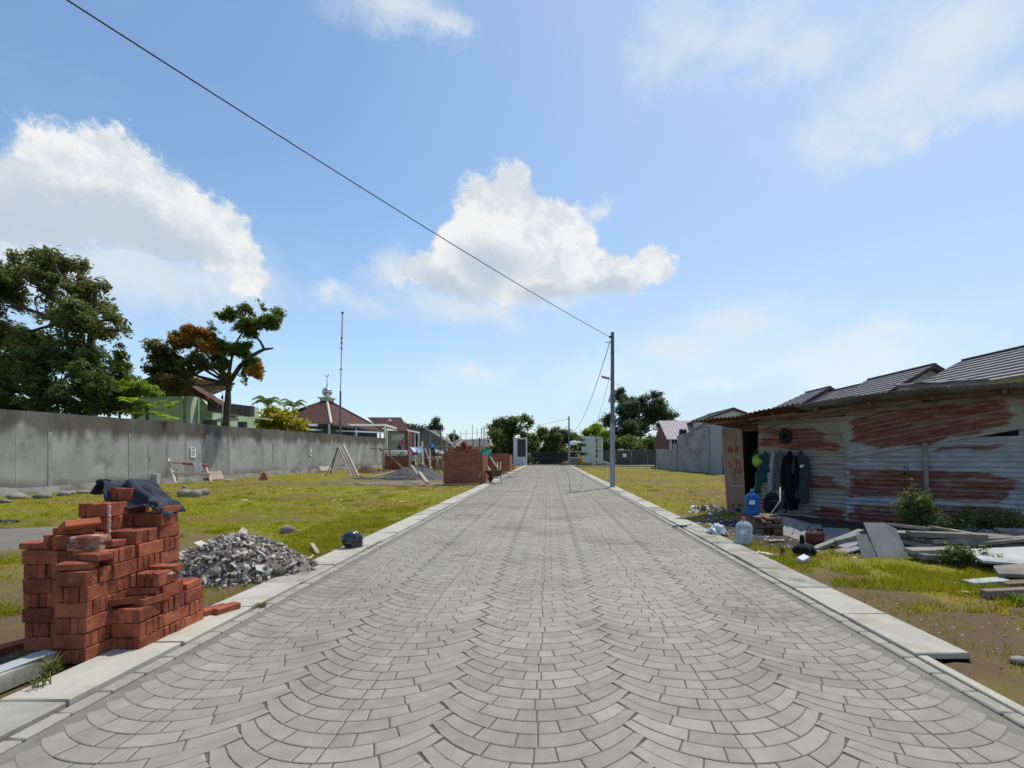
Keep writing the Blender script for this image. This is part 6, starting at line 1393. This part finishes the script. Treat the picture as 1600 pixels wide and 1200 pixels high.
tp = D(515, 662, 45.9); mb.tube([(tp.x, 45.8, 0), (tp.x, 45.8, ze)], .09, 8); mb.build('downpipe', m_hw, mq, world=True)
# white steel canopy frame in front of it
cf = thing('steel_canopy', 'white steel canopy frame standing between the wall and the prayer house', 'canopy', (-21, 50, 0))
def strut(par, a, b, w, m, nm='beam'):
    a, b = Vector(a), Vector(b); mb = MB(); mb.box((a + b) / 2, ((b - a).length, w, w), (b - a).to_track_quat('X', 'Z').to_matrix()); return mb.build(nm, m, par, world=True)
Yc = 44.5; fA, fB, fC = D(484, 668, Yc), D(600, 663, 57), D(652, 676, 70)
strut(cf, D(478, 664, Yc), D(600, 664, 57.5), .22, m_white); strut(cf, D(478, 671, Yc), D(600, 676, 57.5), .16, m_white); strut(cf, D(600, 664, 57.5), D(634, 674, 66), .26, m_white); strut(cf, D(634, 672, 66), D(655, 676, 70), .22, m_white)
for px, pt, Yq in ((556, 668, 52), (594, 676, 57), (601, 664, 57.5), (604, 667, 58.5), (634, 673, 66), (637, 672, 67), (648, 677, 69), (654, 676, 70)):
    a = D(px, pt, Yq); strut(cf, (a.x, a.y, 0), a, .16, m_white, 'post')
for k, (py) in enumerate((681, 684, 687)): strut(cf, D(612, py, 61), D(630 - k, py - .5, 61), .25, m_cream, 'slat')
# gable house farther on
g2 = thing('gable_house', 'brown roofed gable house behind the end of the white canopy', 'house', (-22, 66, 0))
rA, rB = D(574, 652, 66), D(627, 652, 66); e1, e2 = D(590, 668, 61), D(637, 674, 61.5)
mb = MB(); n = 12
for k in range(n):
    p0, p1 = rA.lerp(e1, k / n), rB.lerp(e2, k / n); q0, q1 = rA.lerp(e1, (k + 1.1) / n), rB.lerp(e2, (k + 1.1) / n); mb.prism([p0, p1, q1 + Vector((0, 0, .05)), q0 + Vector((0, 0, .05))], (0, 0, -.05), (0, 0, 0))
mb.build('roof_slope', m_clay, g2, world=True)
mb = MB(); mb.prism([rB, e2, (e2.x, e2.y, 0), (rB.x + .2, 71, 0), (rB.x + .2, 71, e2.z)], (0, 0, -.06), (-.2, 0, -.06)); mb.build('gable_wall', m_maroonw, g2, world=True)
mb = MB(); Bx(mb, (e1.x + .5, 62.3, 0), (e2.x - .6, 62.5, e1.z - .3)); mb.build('front_wall', m_cream, g2, world=True)
mb = MB(); mb.tube([D(607, 660, 64), D(608, 655, 64), D(611, 658, 64)], .09, 6); mb.build('vent_pipe', m_white, g2, world=True)
# antenna mast
Ya = 46.2; q = D(531, 680, Ya); am = thing('antenna_mast', 'very tall thin antenna mast in front of the brown pyramid roof', 'antenna mast', (q.x, Ya, 0)); t0 = D(532, 611, Ya); t1 = D(535, 490, Ya)
mb = MB(); mb.tube([(q.x, Ya, 0), t0], [.10, .085], 8); mb.build('lower_tube', m_steel2, am, world=True)
mb = MB(); mb.tube([t0, t0.lerp(t1, .55)], [.045, .04], 6); mb.tube([t0.lerp(t1, .55), t1], [.06, .05], 6)
for s in (.28, .55, .62, .68): mb.box(t0.lerp(t1, s), (.2, .12, .16))
mb.build('upper_tube', m_steel, am, world=True)
mb = MB(); mb.tube([t1, t1 + Vector((0, 0, .15))], .12, 8); mb.build('tip', m_steel2, am, world=True)
for k, (px, py, px2, py2, Yq, lab) in enumerate(((655, 692, 706, 668, 92, 'grey roofed hall with a sloping roof far behind the building site'), (708, 696, 762, 690, 98, 'pale long roofed shed far behind the upright bars'))):
    o = thing('far_building', lab, 'building', D((px + px2) / 2, 712, Yq)); a, b = D(px, py, Yq), D(px2, py2 if k else 694, Yq); mb = MB()
    if k == 0: mb.prism([D(662, 672, Yq), D(668, 671, Yq), D(706, 695, Yq), D(650, 695, Yq)], (0, 0, 0), (0, 6, 0))
    else: mb.prism([D(712, 688, Yq), D(766, 686, Yq), D(766, 698, Yq - 3), D(706, 698, Yq - 3)], (0, 0, 0), (0, .1, .1))
    mb.build('roof', mat('far_roof', (.17, .155, .15), (.12, .11, .105), rough=.8), o, world=True)
    mb = MB(); q = D(px, 712, Yq); r_ = D(px2, 712, Yq); Bx(mb, (q.x, Yq + .5, 0), (r_.x, Yq + 4, D(px, 695, Yq).z)); mb.build('wall', m_greyw, o, world=True)

# ================================================================== BUILDING SITE
m_bw = mat('laid_brick', (.36, .13, .075), (.28, .095, .055), scale=9, rough=.95, tone=True, dirt=(.42, .30, .22), dscale=3, dlo=.60, dhi=.75); m_mort = mat('wall_mortar', (.24, .15, .11), (.18, .11, .08), scale=9, rough=.95)
def brick_wall(name, label, a, b, H, th=.11, top=True, seed=0):
    """a wall of laid bricks from a to b on the ground"""
    a, b = Vector(a), Vector(b); L = (b - a).length; d = (b - a).normalized(); ang = math.degrees(math.atan2(d.y, d.x)); o = thing(name, label, 'brick wall', a, ang); g = random.Random(seed)
    mb = MB(); mb.box((L / 2, 0, H / 2 - .01), (L - .02, th - .016, H - .02)); mb.build('mortar_core', m_mort, o)
    mb = MB(); nc = int(H / .064)
    for c in range(nc):
        x = -.11 * (c % 2); 
        while x < L:
            x0, x1 = max(0, x), min(L, x + .215)
            if x1 - x0 > .04 and not (c >= nc - 2 and g.random() < .3): mb.box(((x0 + x1) / 2, 0, .032 + c * .064), (x1 - x0 - .008, th + g.uniform(-.004, .004), .055), tone=g.uniform(.72, 1.2))
            x += .225
    stuff(mb.build('brick_courses', m_bw, o, tone=True)); return o
def gp_(px, py): return G(px, py)
w1 = G(693, 757); w2 = G(750, 756.5); brick_wall('brick_wall', 'large square red brick wall nearest the road on the building site', w1, w2, 1.72, seed=1)
brick_wall('brick_wall', 'short return of the nearest brick wall beside the kerb', w2 + Vector((.06, .08, 0)), w2 + Vector((.14, 1.6, 0)), 1.55, seed=2)
brick_wall('brick_wall', 'second red brick wall farther along the kerb', G(768, 739), G(794, 738), 1.62, seed=3); e_ = G(794, 738); brick_wall('brick_wall', 'return of the second red brick wall', e_ + Vector((.06, .1, 0)), e_ + Vector((.1, 2.6, 0)), 1.5, seed=4)
brick_wall('brick_wall', 'low red brick stub beyond the second brick wall', G(795, 735) + Vector((.3, 0, 0)), G(804, 734), .55, seed=8)
brick_wall('brick_wall', 'dark red brick wall behind the timber cross brace', G(599, 734), G(640, 734.5), 1.72, seed=5); brick_wall('brick_wall', 'brick wall in the middle behind the man in grey', G(664, 733), G(692, 734), 1.75, seed=6)
brick_wall('brick_wall', 'brick wall behind the green tarpaulin', G(735, 733), G(768, 733), 1.3, seed=7)
hp_ = MB(); g = random.Random(9)
bh = thing('brick_heap', 'loose red bricks heaped on top of the nearest brick wall', 'brick heap', ((w1.x + w2.x) / 2 + .1, w1.y + .05, 1.72))
for k in range(60):
    x = g.gauss(0, .30); z = max(.03, .36 - abs(x) * .7) * g.random() + .03; o = share('brick', rb.choice(brick_me), bh, (x, g.uniform(-.05, .12), z), (g.uniform(0, 3), g.uniform(-.5, .5), g.uniform(0, 3)))
for (px, py, n, lab) in ((575, 739, 70, 'low heap of reddish earth and broken brick beside the leaning poles'), (628, 742, 36, 'small heap of broken brick at the foot of the dark brick wall'), (757, 752, 24, 'scatter of broken brick behind the wheelbarrow')):
    c = G(px, py); o = thing('broken_brick_heap', lab, 'brick heap', c); g = random.Random(px); mb = MB(); mb.grid(lambda u, v: (c.x + (u - .5) * n * .034, c.y + (v - .5) * 1.6, max(-.02, .55 * (n / 70) * math.sin(u * PI) * math.sin(v * PI) * (.6 + .8 * float(fbm(u * 6, v * 6, n))) - .02)), 22, 12); mb.build('mound', mat('red_earth', (.17, .085, .05), (.11, .065, .042), scale=5, rough=.95, bump=.02, bscale=12), o, world=True)
    mb = MB()
    for k in range(n): x, y = g.gauss(0, n * .008), g.gauss(0, .35); mb.box((x, y, .1 + .35 * (n / 70) * g.random()), (.2 * g.uniform(.4, 1), .1, .055), rot(g.uniform(0, 90), g.uniform(-40, 40), g.uniform(0, 180)), tone=g.uniform(.5, 1.1))
    stuff(mb.build('broken_bricks', m_bw, o, tone=True))
m_sand = mat('grey_sand', (.125, .118, .11), (.08, .076, .072), scale=7, rough=.95, bump=.02, bscale=20); sc = G(648, 748)
sp = thing('sand_heap', 'large heap of dark grey sand before the brick walls', 'sand heap', sc)
mb = MB(); mb.grid(lambda u, v: (sc.x + (u - .5) * 4.2, sc.y + (v - .5) * 3.4, max(-.03, .95 * max(0, 1 - math.hypot((u - .5) * 2.05, (v - .5) * 2.05)) ** .75 * (.5 + .95 * float(fbm(u * 8, v * 8, 55))) - .03)), 60, 44); mb.build('mound', m_sand, sp, smooth=False, world=True)
def stick2(name, a, b, w, d, m, label, cat='plank', grp=None): return stick(name, a, b, w, d, m, label, cat, grp)
stick2('plank', (655, 738, 24.5), (668, 755, 22.6), .10, .16, m_plank_p, 'pale plank lying down the slope of the sand heap'); stick2('plank', (643, 727, 26), (655, 745, 24), .06, .14, m_woodg, 'grey plank leaning on the top of the sand heap')
stick2('plank', (553, 748, 23.8), (640, 747, 23.9), .06, .10, m_woodg, 'long grey pole lying on the ground before the sand heap'); stick2('plank', (560, 742, 25), (572, 748, 23.5), .05, .16, m_wood, 'brown plank lying askew at the foot of the leaning poles')
stick2('plank', (580, 746, 24), (615, 737, 25.5), .05, .14, m_woodg, 'grey plank sloping up to the dark brick wall'); stick2('plank', (680, 757.5, 22.9), (748, 755.5, 23.4), .04, .12, m_plank_p, 'long pale plank lying in the grass before the nearest brick wall'); stick2('plank', (585, 757, 22.4), (660, 758, 22.2), .03, .10, m_plank_p, 'thin pale batten in the grass before the sand heap')
tr = thing('leaning_poles', 'three pale poles tied at the top and leaning over the site', 'poles', G(552, 749)); Yp = 24.3
for (x1, y1, x2, y2) in ((529, 697, 551, 746), (532, 697, 556, 745), (537, 696, 560, 744)): strut(tr, D(x1, y1, Yp + 1.2), D(x2, y2, Yp), .085, m_tim, 'pole')
strut(tr, D(526, 698, Yp + 1.2), D(538, 696, Yp + 1.2), .09, m_white, 'tie'); strut(tr, D(528, 698, Yp + 1.2), D(516, 740, Yp + 2), .05, m_wood, 'prop'); strut(tr, D(530, 698, Yp + 1.3), D(509, 744, Yp + 1.4), .03, m_wood, 'prop')
# scaffold and formwork
sf = thing('scaffold', 'rough timber scaffold with platform boards over the dark brick wall', 'scaffold', G(620, 736)); Ys = 42.0
for px in (598, 600, 640, 655, 672): a = D(px, 700, Ys - 1); strut(sf, (a.x, a.y, 0), D(px, 703, Ys - 1), .10, m_tim if px != 672 else m_white, 'post')
strut(sf, D(594, 702, Ys), D(650, 706, Ys), .09, m_woodg, 'platform_board'); strut(sf, D(578, 701, Ys), D(606, 702, Ys), .08, m_woodg, 'platform_board'); strut(sf, D(650, 700, Ys), D(720, 699, Ys), .08, m_woodg, 'platform_board'); strut(sf, D(720, 700, Ys), D(748, 702, Ys), .07, m_tim, 'platform_board')
strut(sf, D(594, 701, Ys - .6), D(629, 732, Ys - 1.2), .16, m_wood, 'brace'); strut(sf, D(600, 730, Ys - 1.2), D(630, 706, Ys - .8), .10, m_wood, 'brace'); strut(sf, D(598, 735, Ys - 1.1), D(640, 733.5, Ys - 1.1), .08, m_tim, 'rail')
for k, (px, w) in enumerate(((603, 7), (614, 7), (620, 7), (627, 6), (633, 6))):
    p = D(px, 708, Ys - .4); mb = MB(); mb.cbox((p.x, p.y, p.z), (w * Ys / F, .3, .48), rot(0, random.uniform(-6, 6), 0), ch=.06); solo('cement_sack', mb, m_cloth_w if k else m_tim, p, ('tan sack first in the row on the scaffold edge', 'pale sack second in the row, beside the tan one', 'pale sack in the middle of the row on the scaffold', 'fourth pale sack in the row below the bent man in red', 'last pale sack of the row, next to the blue tarpaulin')[k], 'sack', 'cement sacks on the scaffold')
m_bars = mat('rebar', (.20, .17, .15), (.14, .12, .105), rough=.8); m_barsw = mat('pale_post', (.50, .48, .46), rough=.8)
for k, (px, pt, pb, Yq, w) in enumerate(((688, 673, 732, 44, .10), (698, 678, 730, 46, .10), (709, 671, 728, 52, .14), (711, 672, 728, 52, .07), (720, 674, 728, 50, .06), (728, 672, 728, 52, .06), (738, 664, 727, 55, .06), (745, 669, 727, 54, .07), (740, 686, 730, 47, .20), (749, 684, 734, 39, .14), (752, 668, 735, 38, .08), (756, 666, 734, 39, .10), (660, 676, 728, 52, .06), (672, 678, 728, 52, .06), (757, 684, 733, 40, .13))):
    a = D(px, pt, Yq); mb = MB(); mb.tube([(a.x, a.y, 0), (a.x + .02, a.y, a.z)], w / 2, 6); solo('site_post', mb, m_barsw if k % 3 else m_bars, (a.x, a.y, 0), ['thin upright post just past the bent man in blue', 'upright bar between the bent man in blue and the brick heap', 'thickest dark post over the near part of the brick heap', 'thin dark bar touching the thickest post', 'thin bar over the middle of the brick heap', 'thin tall bar over the far part of the brick heap', 'tallest dark bar on the building site', 'pale bar right of the tallest dark bar', 'short broad post over the end of the nearest brick wall', 'stout pale post at the corner of the nearest brick wall', 'dark bar beside the stout pale post', 'tall pale bar by the green tarpaulin', 'thin pale bar behind the blue and white tarpaulin', 'thin dark bar between both tarpaulins and the sloping hall', 'short pale post next to the green tarpaulin'][k], 'post', 'upright bars on the building site')
m_greent = mat('green_tarpaulin', (.03, .26, .20), (.025, .20, .16), scale=2, rough=.6); m_bluet = mat('blue_white_tarpaulin', (.10, .26, .55), (.55, .62, .70), scale=1.6, rough=.6)
def hang(name, pts, m, label, bul=.15):
    P_ = [D(*q) for q in pts]; mb = MB()
    def f(u, v): p = P_[0].lerp(P_[1], u).lerp(P_[3].lerp(P_[2], u), v); p.y -= bul * math.sin(u * 8 + v * 3) * v; p.z -= bul * .6 * math.sin(u * PI) * (1 - v); return p
    mb.grid(f, 14, 8); mb.grid(lambda u, v: f(1 - u, v) + Vector((0, .02, 0)), 14, 8); return solo(name, mb, m, P_[0], label, 'tarpaulin', smooth=True)
hang('tarpaulin', [(744, 700, 37), (769, 701, 37), (767, 714, 36.6), (742, 716, 36.6)], m_greent, 'green tarpaulin hung between the two brick walls'); hang('tarpaulin', [(640, 698, 40.5), (660, 696, 40.5), (659, 708, 40), (647, 706, 40)], m_bluet, 'blue and white tarpaulin hung behind the man in the pale shirt'); hang('tarpaulin', [(680, 702, 41), (700, 703, 41), (699, 709, 40.8), (681, 708, 40.8)], m_cloth_w, 'long pale sheet slung along the platform boards')
for k, (a, b, w) in enumerate((((598, 712, Ys - .9), (641, 711, Ys - .9), .07), ((642, 704, Ys), (642, 734, Ys - 1), .10), ((648, 716, Ys), (690, 714, Ys), .07), ((664, 700, Ys), (676, 736, Ys - 2), .06), ((700, 690, Ys + 3), (668, 728, Ys), .06), ((725, 686, Ys + 6), (705, 704, Ys), .06), ((660, 690, Ys + 2), (661, 734, Ys), .12), ((690, 684, Ys + 2), (691, 734, Ys), .10))):
    strut(sf, D(*a), D(*b), w, (m_tim, m_wood, m_barsw)[k % 3], 'pole')
for k, (px, py, n, lab) in enumerate(((702, 738, 26, 'pile of red bricks stacked loosely behind the nearest brick wall'), (668, 739, 20, 'small pile of red bricks behind the sand heap near the man in cream'))):
    c = G(px, py); o = thing('brick_pile', lab, 'brick pile', c); gg = random.Random(k)
    for q in range(n): share('brick', gg.choice(brick_me), o, (gg.gauss(0, .35), gg.gauss(0, .2), .05 + .5 * gg.random() * (1 - q / n)), (gg.uniform(0, .4), gg.uniform(0, .4), gg.uniform(0, 3)))
# wheelbarrow
p = G(771, 756); wbz = .03; wb = thing('wheelbarrow', 'rusty wheelbarrow standing on the kerb by the nearest brick wall', 'wheelbarrow', (p.x, p.y + .3, wbz), 118)
m_wb = mat('rusty_steel', (.16, .085, .06), (.11, .06, .045), scale=6, rough=.85)
mb = MB(); T1 = [(.45, .33, .62), (-.42, .33, .66), (-.42, -.33, .66), (.45, -.33, .62)]; T0 = [(.22, .2, .34), (-.3, .2, .36), (-.3, -.2, .36), (.22, -.2, .34)]
mb.add(T1 + T0, [(0, 1, 5, 4), (1, 2, 6, 5), (2, 3, 7, 6), (3, 0, 4, 7), (4, 5, 6, 7)]); mb.add([(x * .97, y * .97, z + .01) for x, y, z in T1 + T0], [(4, 5, 1, 0), (5, 6, 2, 1), (6, 7, 3, 2), (7, 4, 0, 3), (7, 6, 5, 4)]); mb.tube([Vector(q) for q in T1 + T1[:1]], .015, 6); mb.build('tray', m_wb, wb)
for sg in (-1, 1):
    mb = MB(); mb.tube([(.55, .06 * sg, .2), (.1, .2 * sg, .33), (-.5, .28 * sg, .46), (-.95, .30 * sg, .72), (-1.15, .30 * sg, .76)], .02, 6); mb.build('handle', m_wb, wb); mb = MB(); mb.tube([(-.3, .22 * sg, .38), (-.42, .24 * sg, .0), (-.25, .24 * sg, .0)], .018, 6); mb.build('leg', m_wb, wb)
mb = MB(); mb.lathe([(.15, -.04), (.19, -.03), (.2, 0), (.19, .03), (.15, .04)], 18, (.55, 0, .2), rot(90, 0, 0)); wh = mb.build('wheel', m_rub_black, wb, smooth=True); mb = MB(); mb.lathe([(.05, -.045), (.155, -.03), (.155, .03), (.05, .045)], 14, (.55, 0, .2), rot(90, 0, 0)); mb.build('rim', m_cream, wh)
for (x1, y1, x2, y2, Yq, lab) in ((752, 716, 768, 738, 26.5, 'thin pole leaning from the brick wall to the wheelbarrow'), (766, 714, 778, 732, 33, 'thin pole leaning before the second brick wall'), (777, 722, 778, 738, 34, 'upright pale stake before the second brick wall'), (782, 722, 782, 737, 35, 'upright stake beside the end of the second brick wall')): stick2('pole', (x1, y1, Yq + .6), (x2, y2, Yq), .07, .07, m_tim, lab, 'pole')
g = random.Random(14)
for k, (px, py, L, rz) in enumerate(((790, 744, 1.8, 20), (784, 747, 1.6, 5), (794, 741, 1.5, 40), (780, 743, 1.4, -15), (762, 750, 1.2, 8), (798, 739, 1.6, 30))):
    p = G(px, py, .06); mb = MB(); mb.cbox((0, 0, 0), (L, .14, .04), rot(0, 0, rz), ch=.004); o = mb.build('plank', m_plank_p if k % 2 else mat('greenish_board', (.26, .32, .22), (.30, .30, .22), scale=5, rough=.9)); o.location = (p.x, p.y, .05 + .025 * k); tag(o, ('long greenish loose board reaching over the kerb', 'pale loose board nearest to the wheelbarrow wheel', 'greenish loose board farthest along the kerb edge', 'short pale loose board slanting behind the wheelbarrow', 'short greenish loose board beside the brick return', 'topmost pale loose board by the second brick wall')[k], 'plank', 'boards scattered by the kerb')

# ================================================================== WORKERS
def person(loc, rz, label, pose, shirt, trousers, hat=None, hair=(.012, .010, .009), skin=(.20, .105, .065), H=1.64):
    o = thing('person', label, 'person', loc, rz); k = H / 1.7
    J, E, rad = pose
    me = bpy.data.meshes.new('body'); names = list(J); me.from_pydata([Vector(J[n]) * k for n in names], [(names.index(a), names.index(b)) for a, b in E], []); ob = bpy.data.objects.new('tmp', me); COL.objects.link(ob)
    sk = ob.modifiers.new('s', 'SKIN'); sk.use_smooth_shade = True; sk.branch_smoothing = .6
    for i, n in enumerate(names):
        r = rad[n.split('.')[0]]; me.skin_vertices[0].data[i].radius = (r * k, r * k * (.78 if n in ('chest', 'waist', 'pelvis') else 1)); me.skin_vertices[0].data[i].use_root = (n == 'pelvis')
    ss = ob.modifiers.new('u', 'SUBSURF'); ss.levels = 1; ss.render_levels = 1
    dg = bpy.context.evaluated_depsgraph_get(); nm = bpy.data.meshes.new_from_object(ob.evaluated_get(dg)); bpy.data.objects.remove(ob)
    ms = mat('skin_tone', skin, rough=.6); mh = mat('hair_%d' % int(hair[0] * 1000), hair, rough=.6)
    nm.materials.clear()
    for m in (ms, shirt, trousers, m_black): nm.materials.append(m)
    segs = [(Vector(J[a]) * k, Vector(J[b]) * k, 3 if 'toe' in b or 'ankle' in a and 'toe' in b else 2 if any(w in a + b for w in ('hip', 'knee', 'ankle')) else 0 if any(w in a + b for w in ('hand', 'wrist', 'head', 'neck', 'finger', 'thumb')) else 1) for a, b in E]
    for p in nm.polygons:
        c = p.center; best = min(segs, key=lambda s: (c - (s[0] + (s[1] - s[0]) * max(0, min(1, (c - s[0]).dot(s[1] - s[0]) / max(1e-6, (s[1] - s[0]).length_squared))))).length); p.material_index = best[2]; p.use_smooth = True
    b = bpy.data.objects.new('body', nm); COL.objects.link(b); b.parent = o
    hd = Vector(J['head']) * k; mb = MB(); mb.lathe([(.105, -.03), (.108, .03), (.095, .085), (.055, .122), (0, .132)], 16, hd + Vector((0, .012, .01)), sq=(.88, 1.05)); mb.build('hair' if not hat else 'cap', mh if not hat else hat, o, smooth=True)
    mb = MB(); mb.lathe([(.0, .03), (.016, .0), (.018, -.02), (0, -.03)], 8, hd + Vector((0, -.105, -.02)))
    for sg in (-1, 1): mb.lathe([(0, .03), (.014, .02), (.016, -.02), (0, -.03)], 8, hd + Vector((.086 * sg, .005, -.01)))
    mb.build('face_parts', ms, o, smooth=True)
    mb = MB()
    for sg in (-1, 1): mb.box(hd + Vector((.034 * sg, -.090, .015)), (.024, .012, .010))
    mb.box(hd + Vector((0, -.088, -.062)), (.045, .012, .010)); mb.build('eyes_and_mouth', m_black, o)
    return o
RD = dict(pelvis=.135, waist=.125, chest=.155, neck=.055, head=.092, top=.07, shoulder=.075, elbow=.048, wrist=.036, hand=.038, finger=.012, thumb=.013, hip=.095, knee=.062, ankle=.045, toe=.042)
def mkpose(lean=0, arms=((.1, -.25, -.12), (.1, -.25, -.12)), legs=0.08, kneel=0.0, step=0.0, turn=0):
    """arms: per side (elbow out, elbow forward(-y), hand forward); lean: forward bend in degrees; faces -y"""
    J = {'pelvis': Vector((0, 0, .92))}; rm = rot(lean, 0, 0); P0 = Vector((0, 0, .92))
    def up(x, y, z): return P0 + rm @ Vector((x, y, z))
    J['waist'] = up(0, 0, .16); J['chest'] = up(0, 0, .40); J['neck'] = up(0, -.01, .56); J['head'] = up(0, -.03, .68); J['top'] = up(0, -.02, .75); E = [('pelvis', 'waist'), ('waist', 'chest'), ('chest', 'neck'), ('neck', 'head'), ('head', 'top')]
    for i, sg in enumerate((-1, 1)):
        s = '.' + 'lr'[i]; eo, ef, hf = arms[i]; J['shoulder' + s] = up(.185 * sg, 0, .49); sh = J['shoulder' + s]; el = sh + Vector((eo * sg, ef * .5, -.26)); J['elbow' + s] = el; wr = el + Vector((-.04 * sg, hf - .05, -.20 if hf > -.2 else .02)); J['wrist' + s] = wr; hv = (wr - el).normalized(); J['hand' + s] = wr + hv * .08
        E += [('chest', 'shoulder' + s), ('shoulder' + s, 'elbow' + s), ('elbow' + s, 'wrist' + s), ('wrist' + s, 'hand' + s)]; sd_ = hv.cross(Vector((0, 0, 1)))
        sd_ = sd_.normalized() if sd_.length > .1 else Vector((0, 1, 0))
        for q in range(4): n = 'finger.%d%s' % (q, s); J[n] = J['hand' + s] + hv * (.085 - .008 * abs(q - 1.4)) + sd_ * (q - 1.5) * .022; E.append(('hand' + s, n))
        n = 'thumb' + s; J[n] = wr + hv * .09 + sd_ * .055; E.append(('wrist' + s, n))
        J['hip' + s] = Vector((.10 * sg, 0, .86)); J['knee' + s] = Vector((legs * 1.2 * sg, -.05 - step * sg * .5 - kneel * .3, .47)); J['ankle' + s] = Vector((legs * 1.4 * sg, .02 - step * sg, .085)); J['toe' + s] = J['ankle' + s] + Vector((.02 * sg, -.16, -.045)); E += [('pelvis', 'hip' + s), ('hip' + s, 'knee' + s), ('knee' + s, 'ankle' + s), ('ankle' + s, 'toe' + s)]
    return J, E, RD
ct = lambda n, c: mat(n, c, tuple(v * .75 for v in c), scale=9, rough=.9, spec=.1)
q = G(646, 737); person((q.x, q.y, 0), 150, 'man in a pale grey shirt standing with his back turned at the sand heap', mkpose(6, ((.06, -.12, -.08), (.08, -.1, -.1)), .08, 0, .06), ct('pale_shirt', (.55, .58, .62)), ct('dark_trousers', (.045, .045, .05)))
q = G(683, 740); person((q.x, q.y, 0), 60, 'man in cream working clothes standing between the brick walls', mkpose(10, ((.12, -.2, -.12), (.22, .0, -.1)), .07, 0, .1), ct('cream_shirt', (.60, .56, .48)), ct('khaki_trousers', (.42, .36, .28)), ct('khaki_hat', (.33, .27, .19)))
q = D(624, 701, 43.2); person((q.x, q.y, q.z - .62), 170, 'man in a dark red shirt bending over on the scaffold', mkpose(52, ((.08, -.2, -.25), (.08, -.2, -.25)), .09), ct('maroon_shirt', (.22, .03, .05)), ct('dark_trousers', (.045, .045, .05)))
q = D(676, 704, 44); person((q.x, q.y, q.z - .62), 200, 'man in a bright blue shirt bending over behind the brick walls', mkpose(58, ((.08, -.2, -.25), (.08, -.2, -.25)), .09), ct('blue_shirt', (.02, .16, .55)), ct('dark_trousers', (.045, .045, .05)))
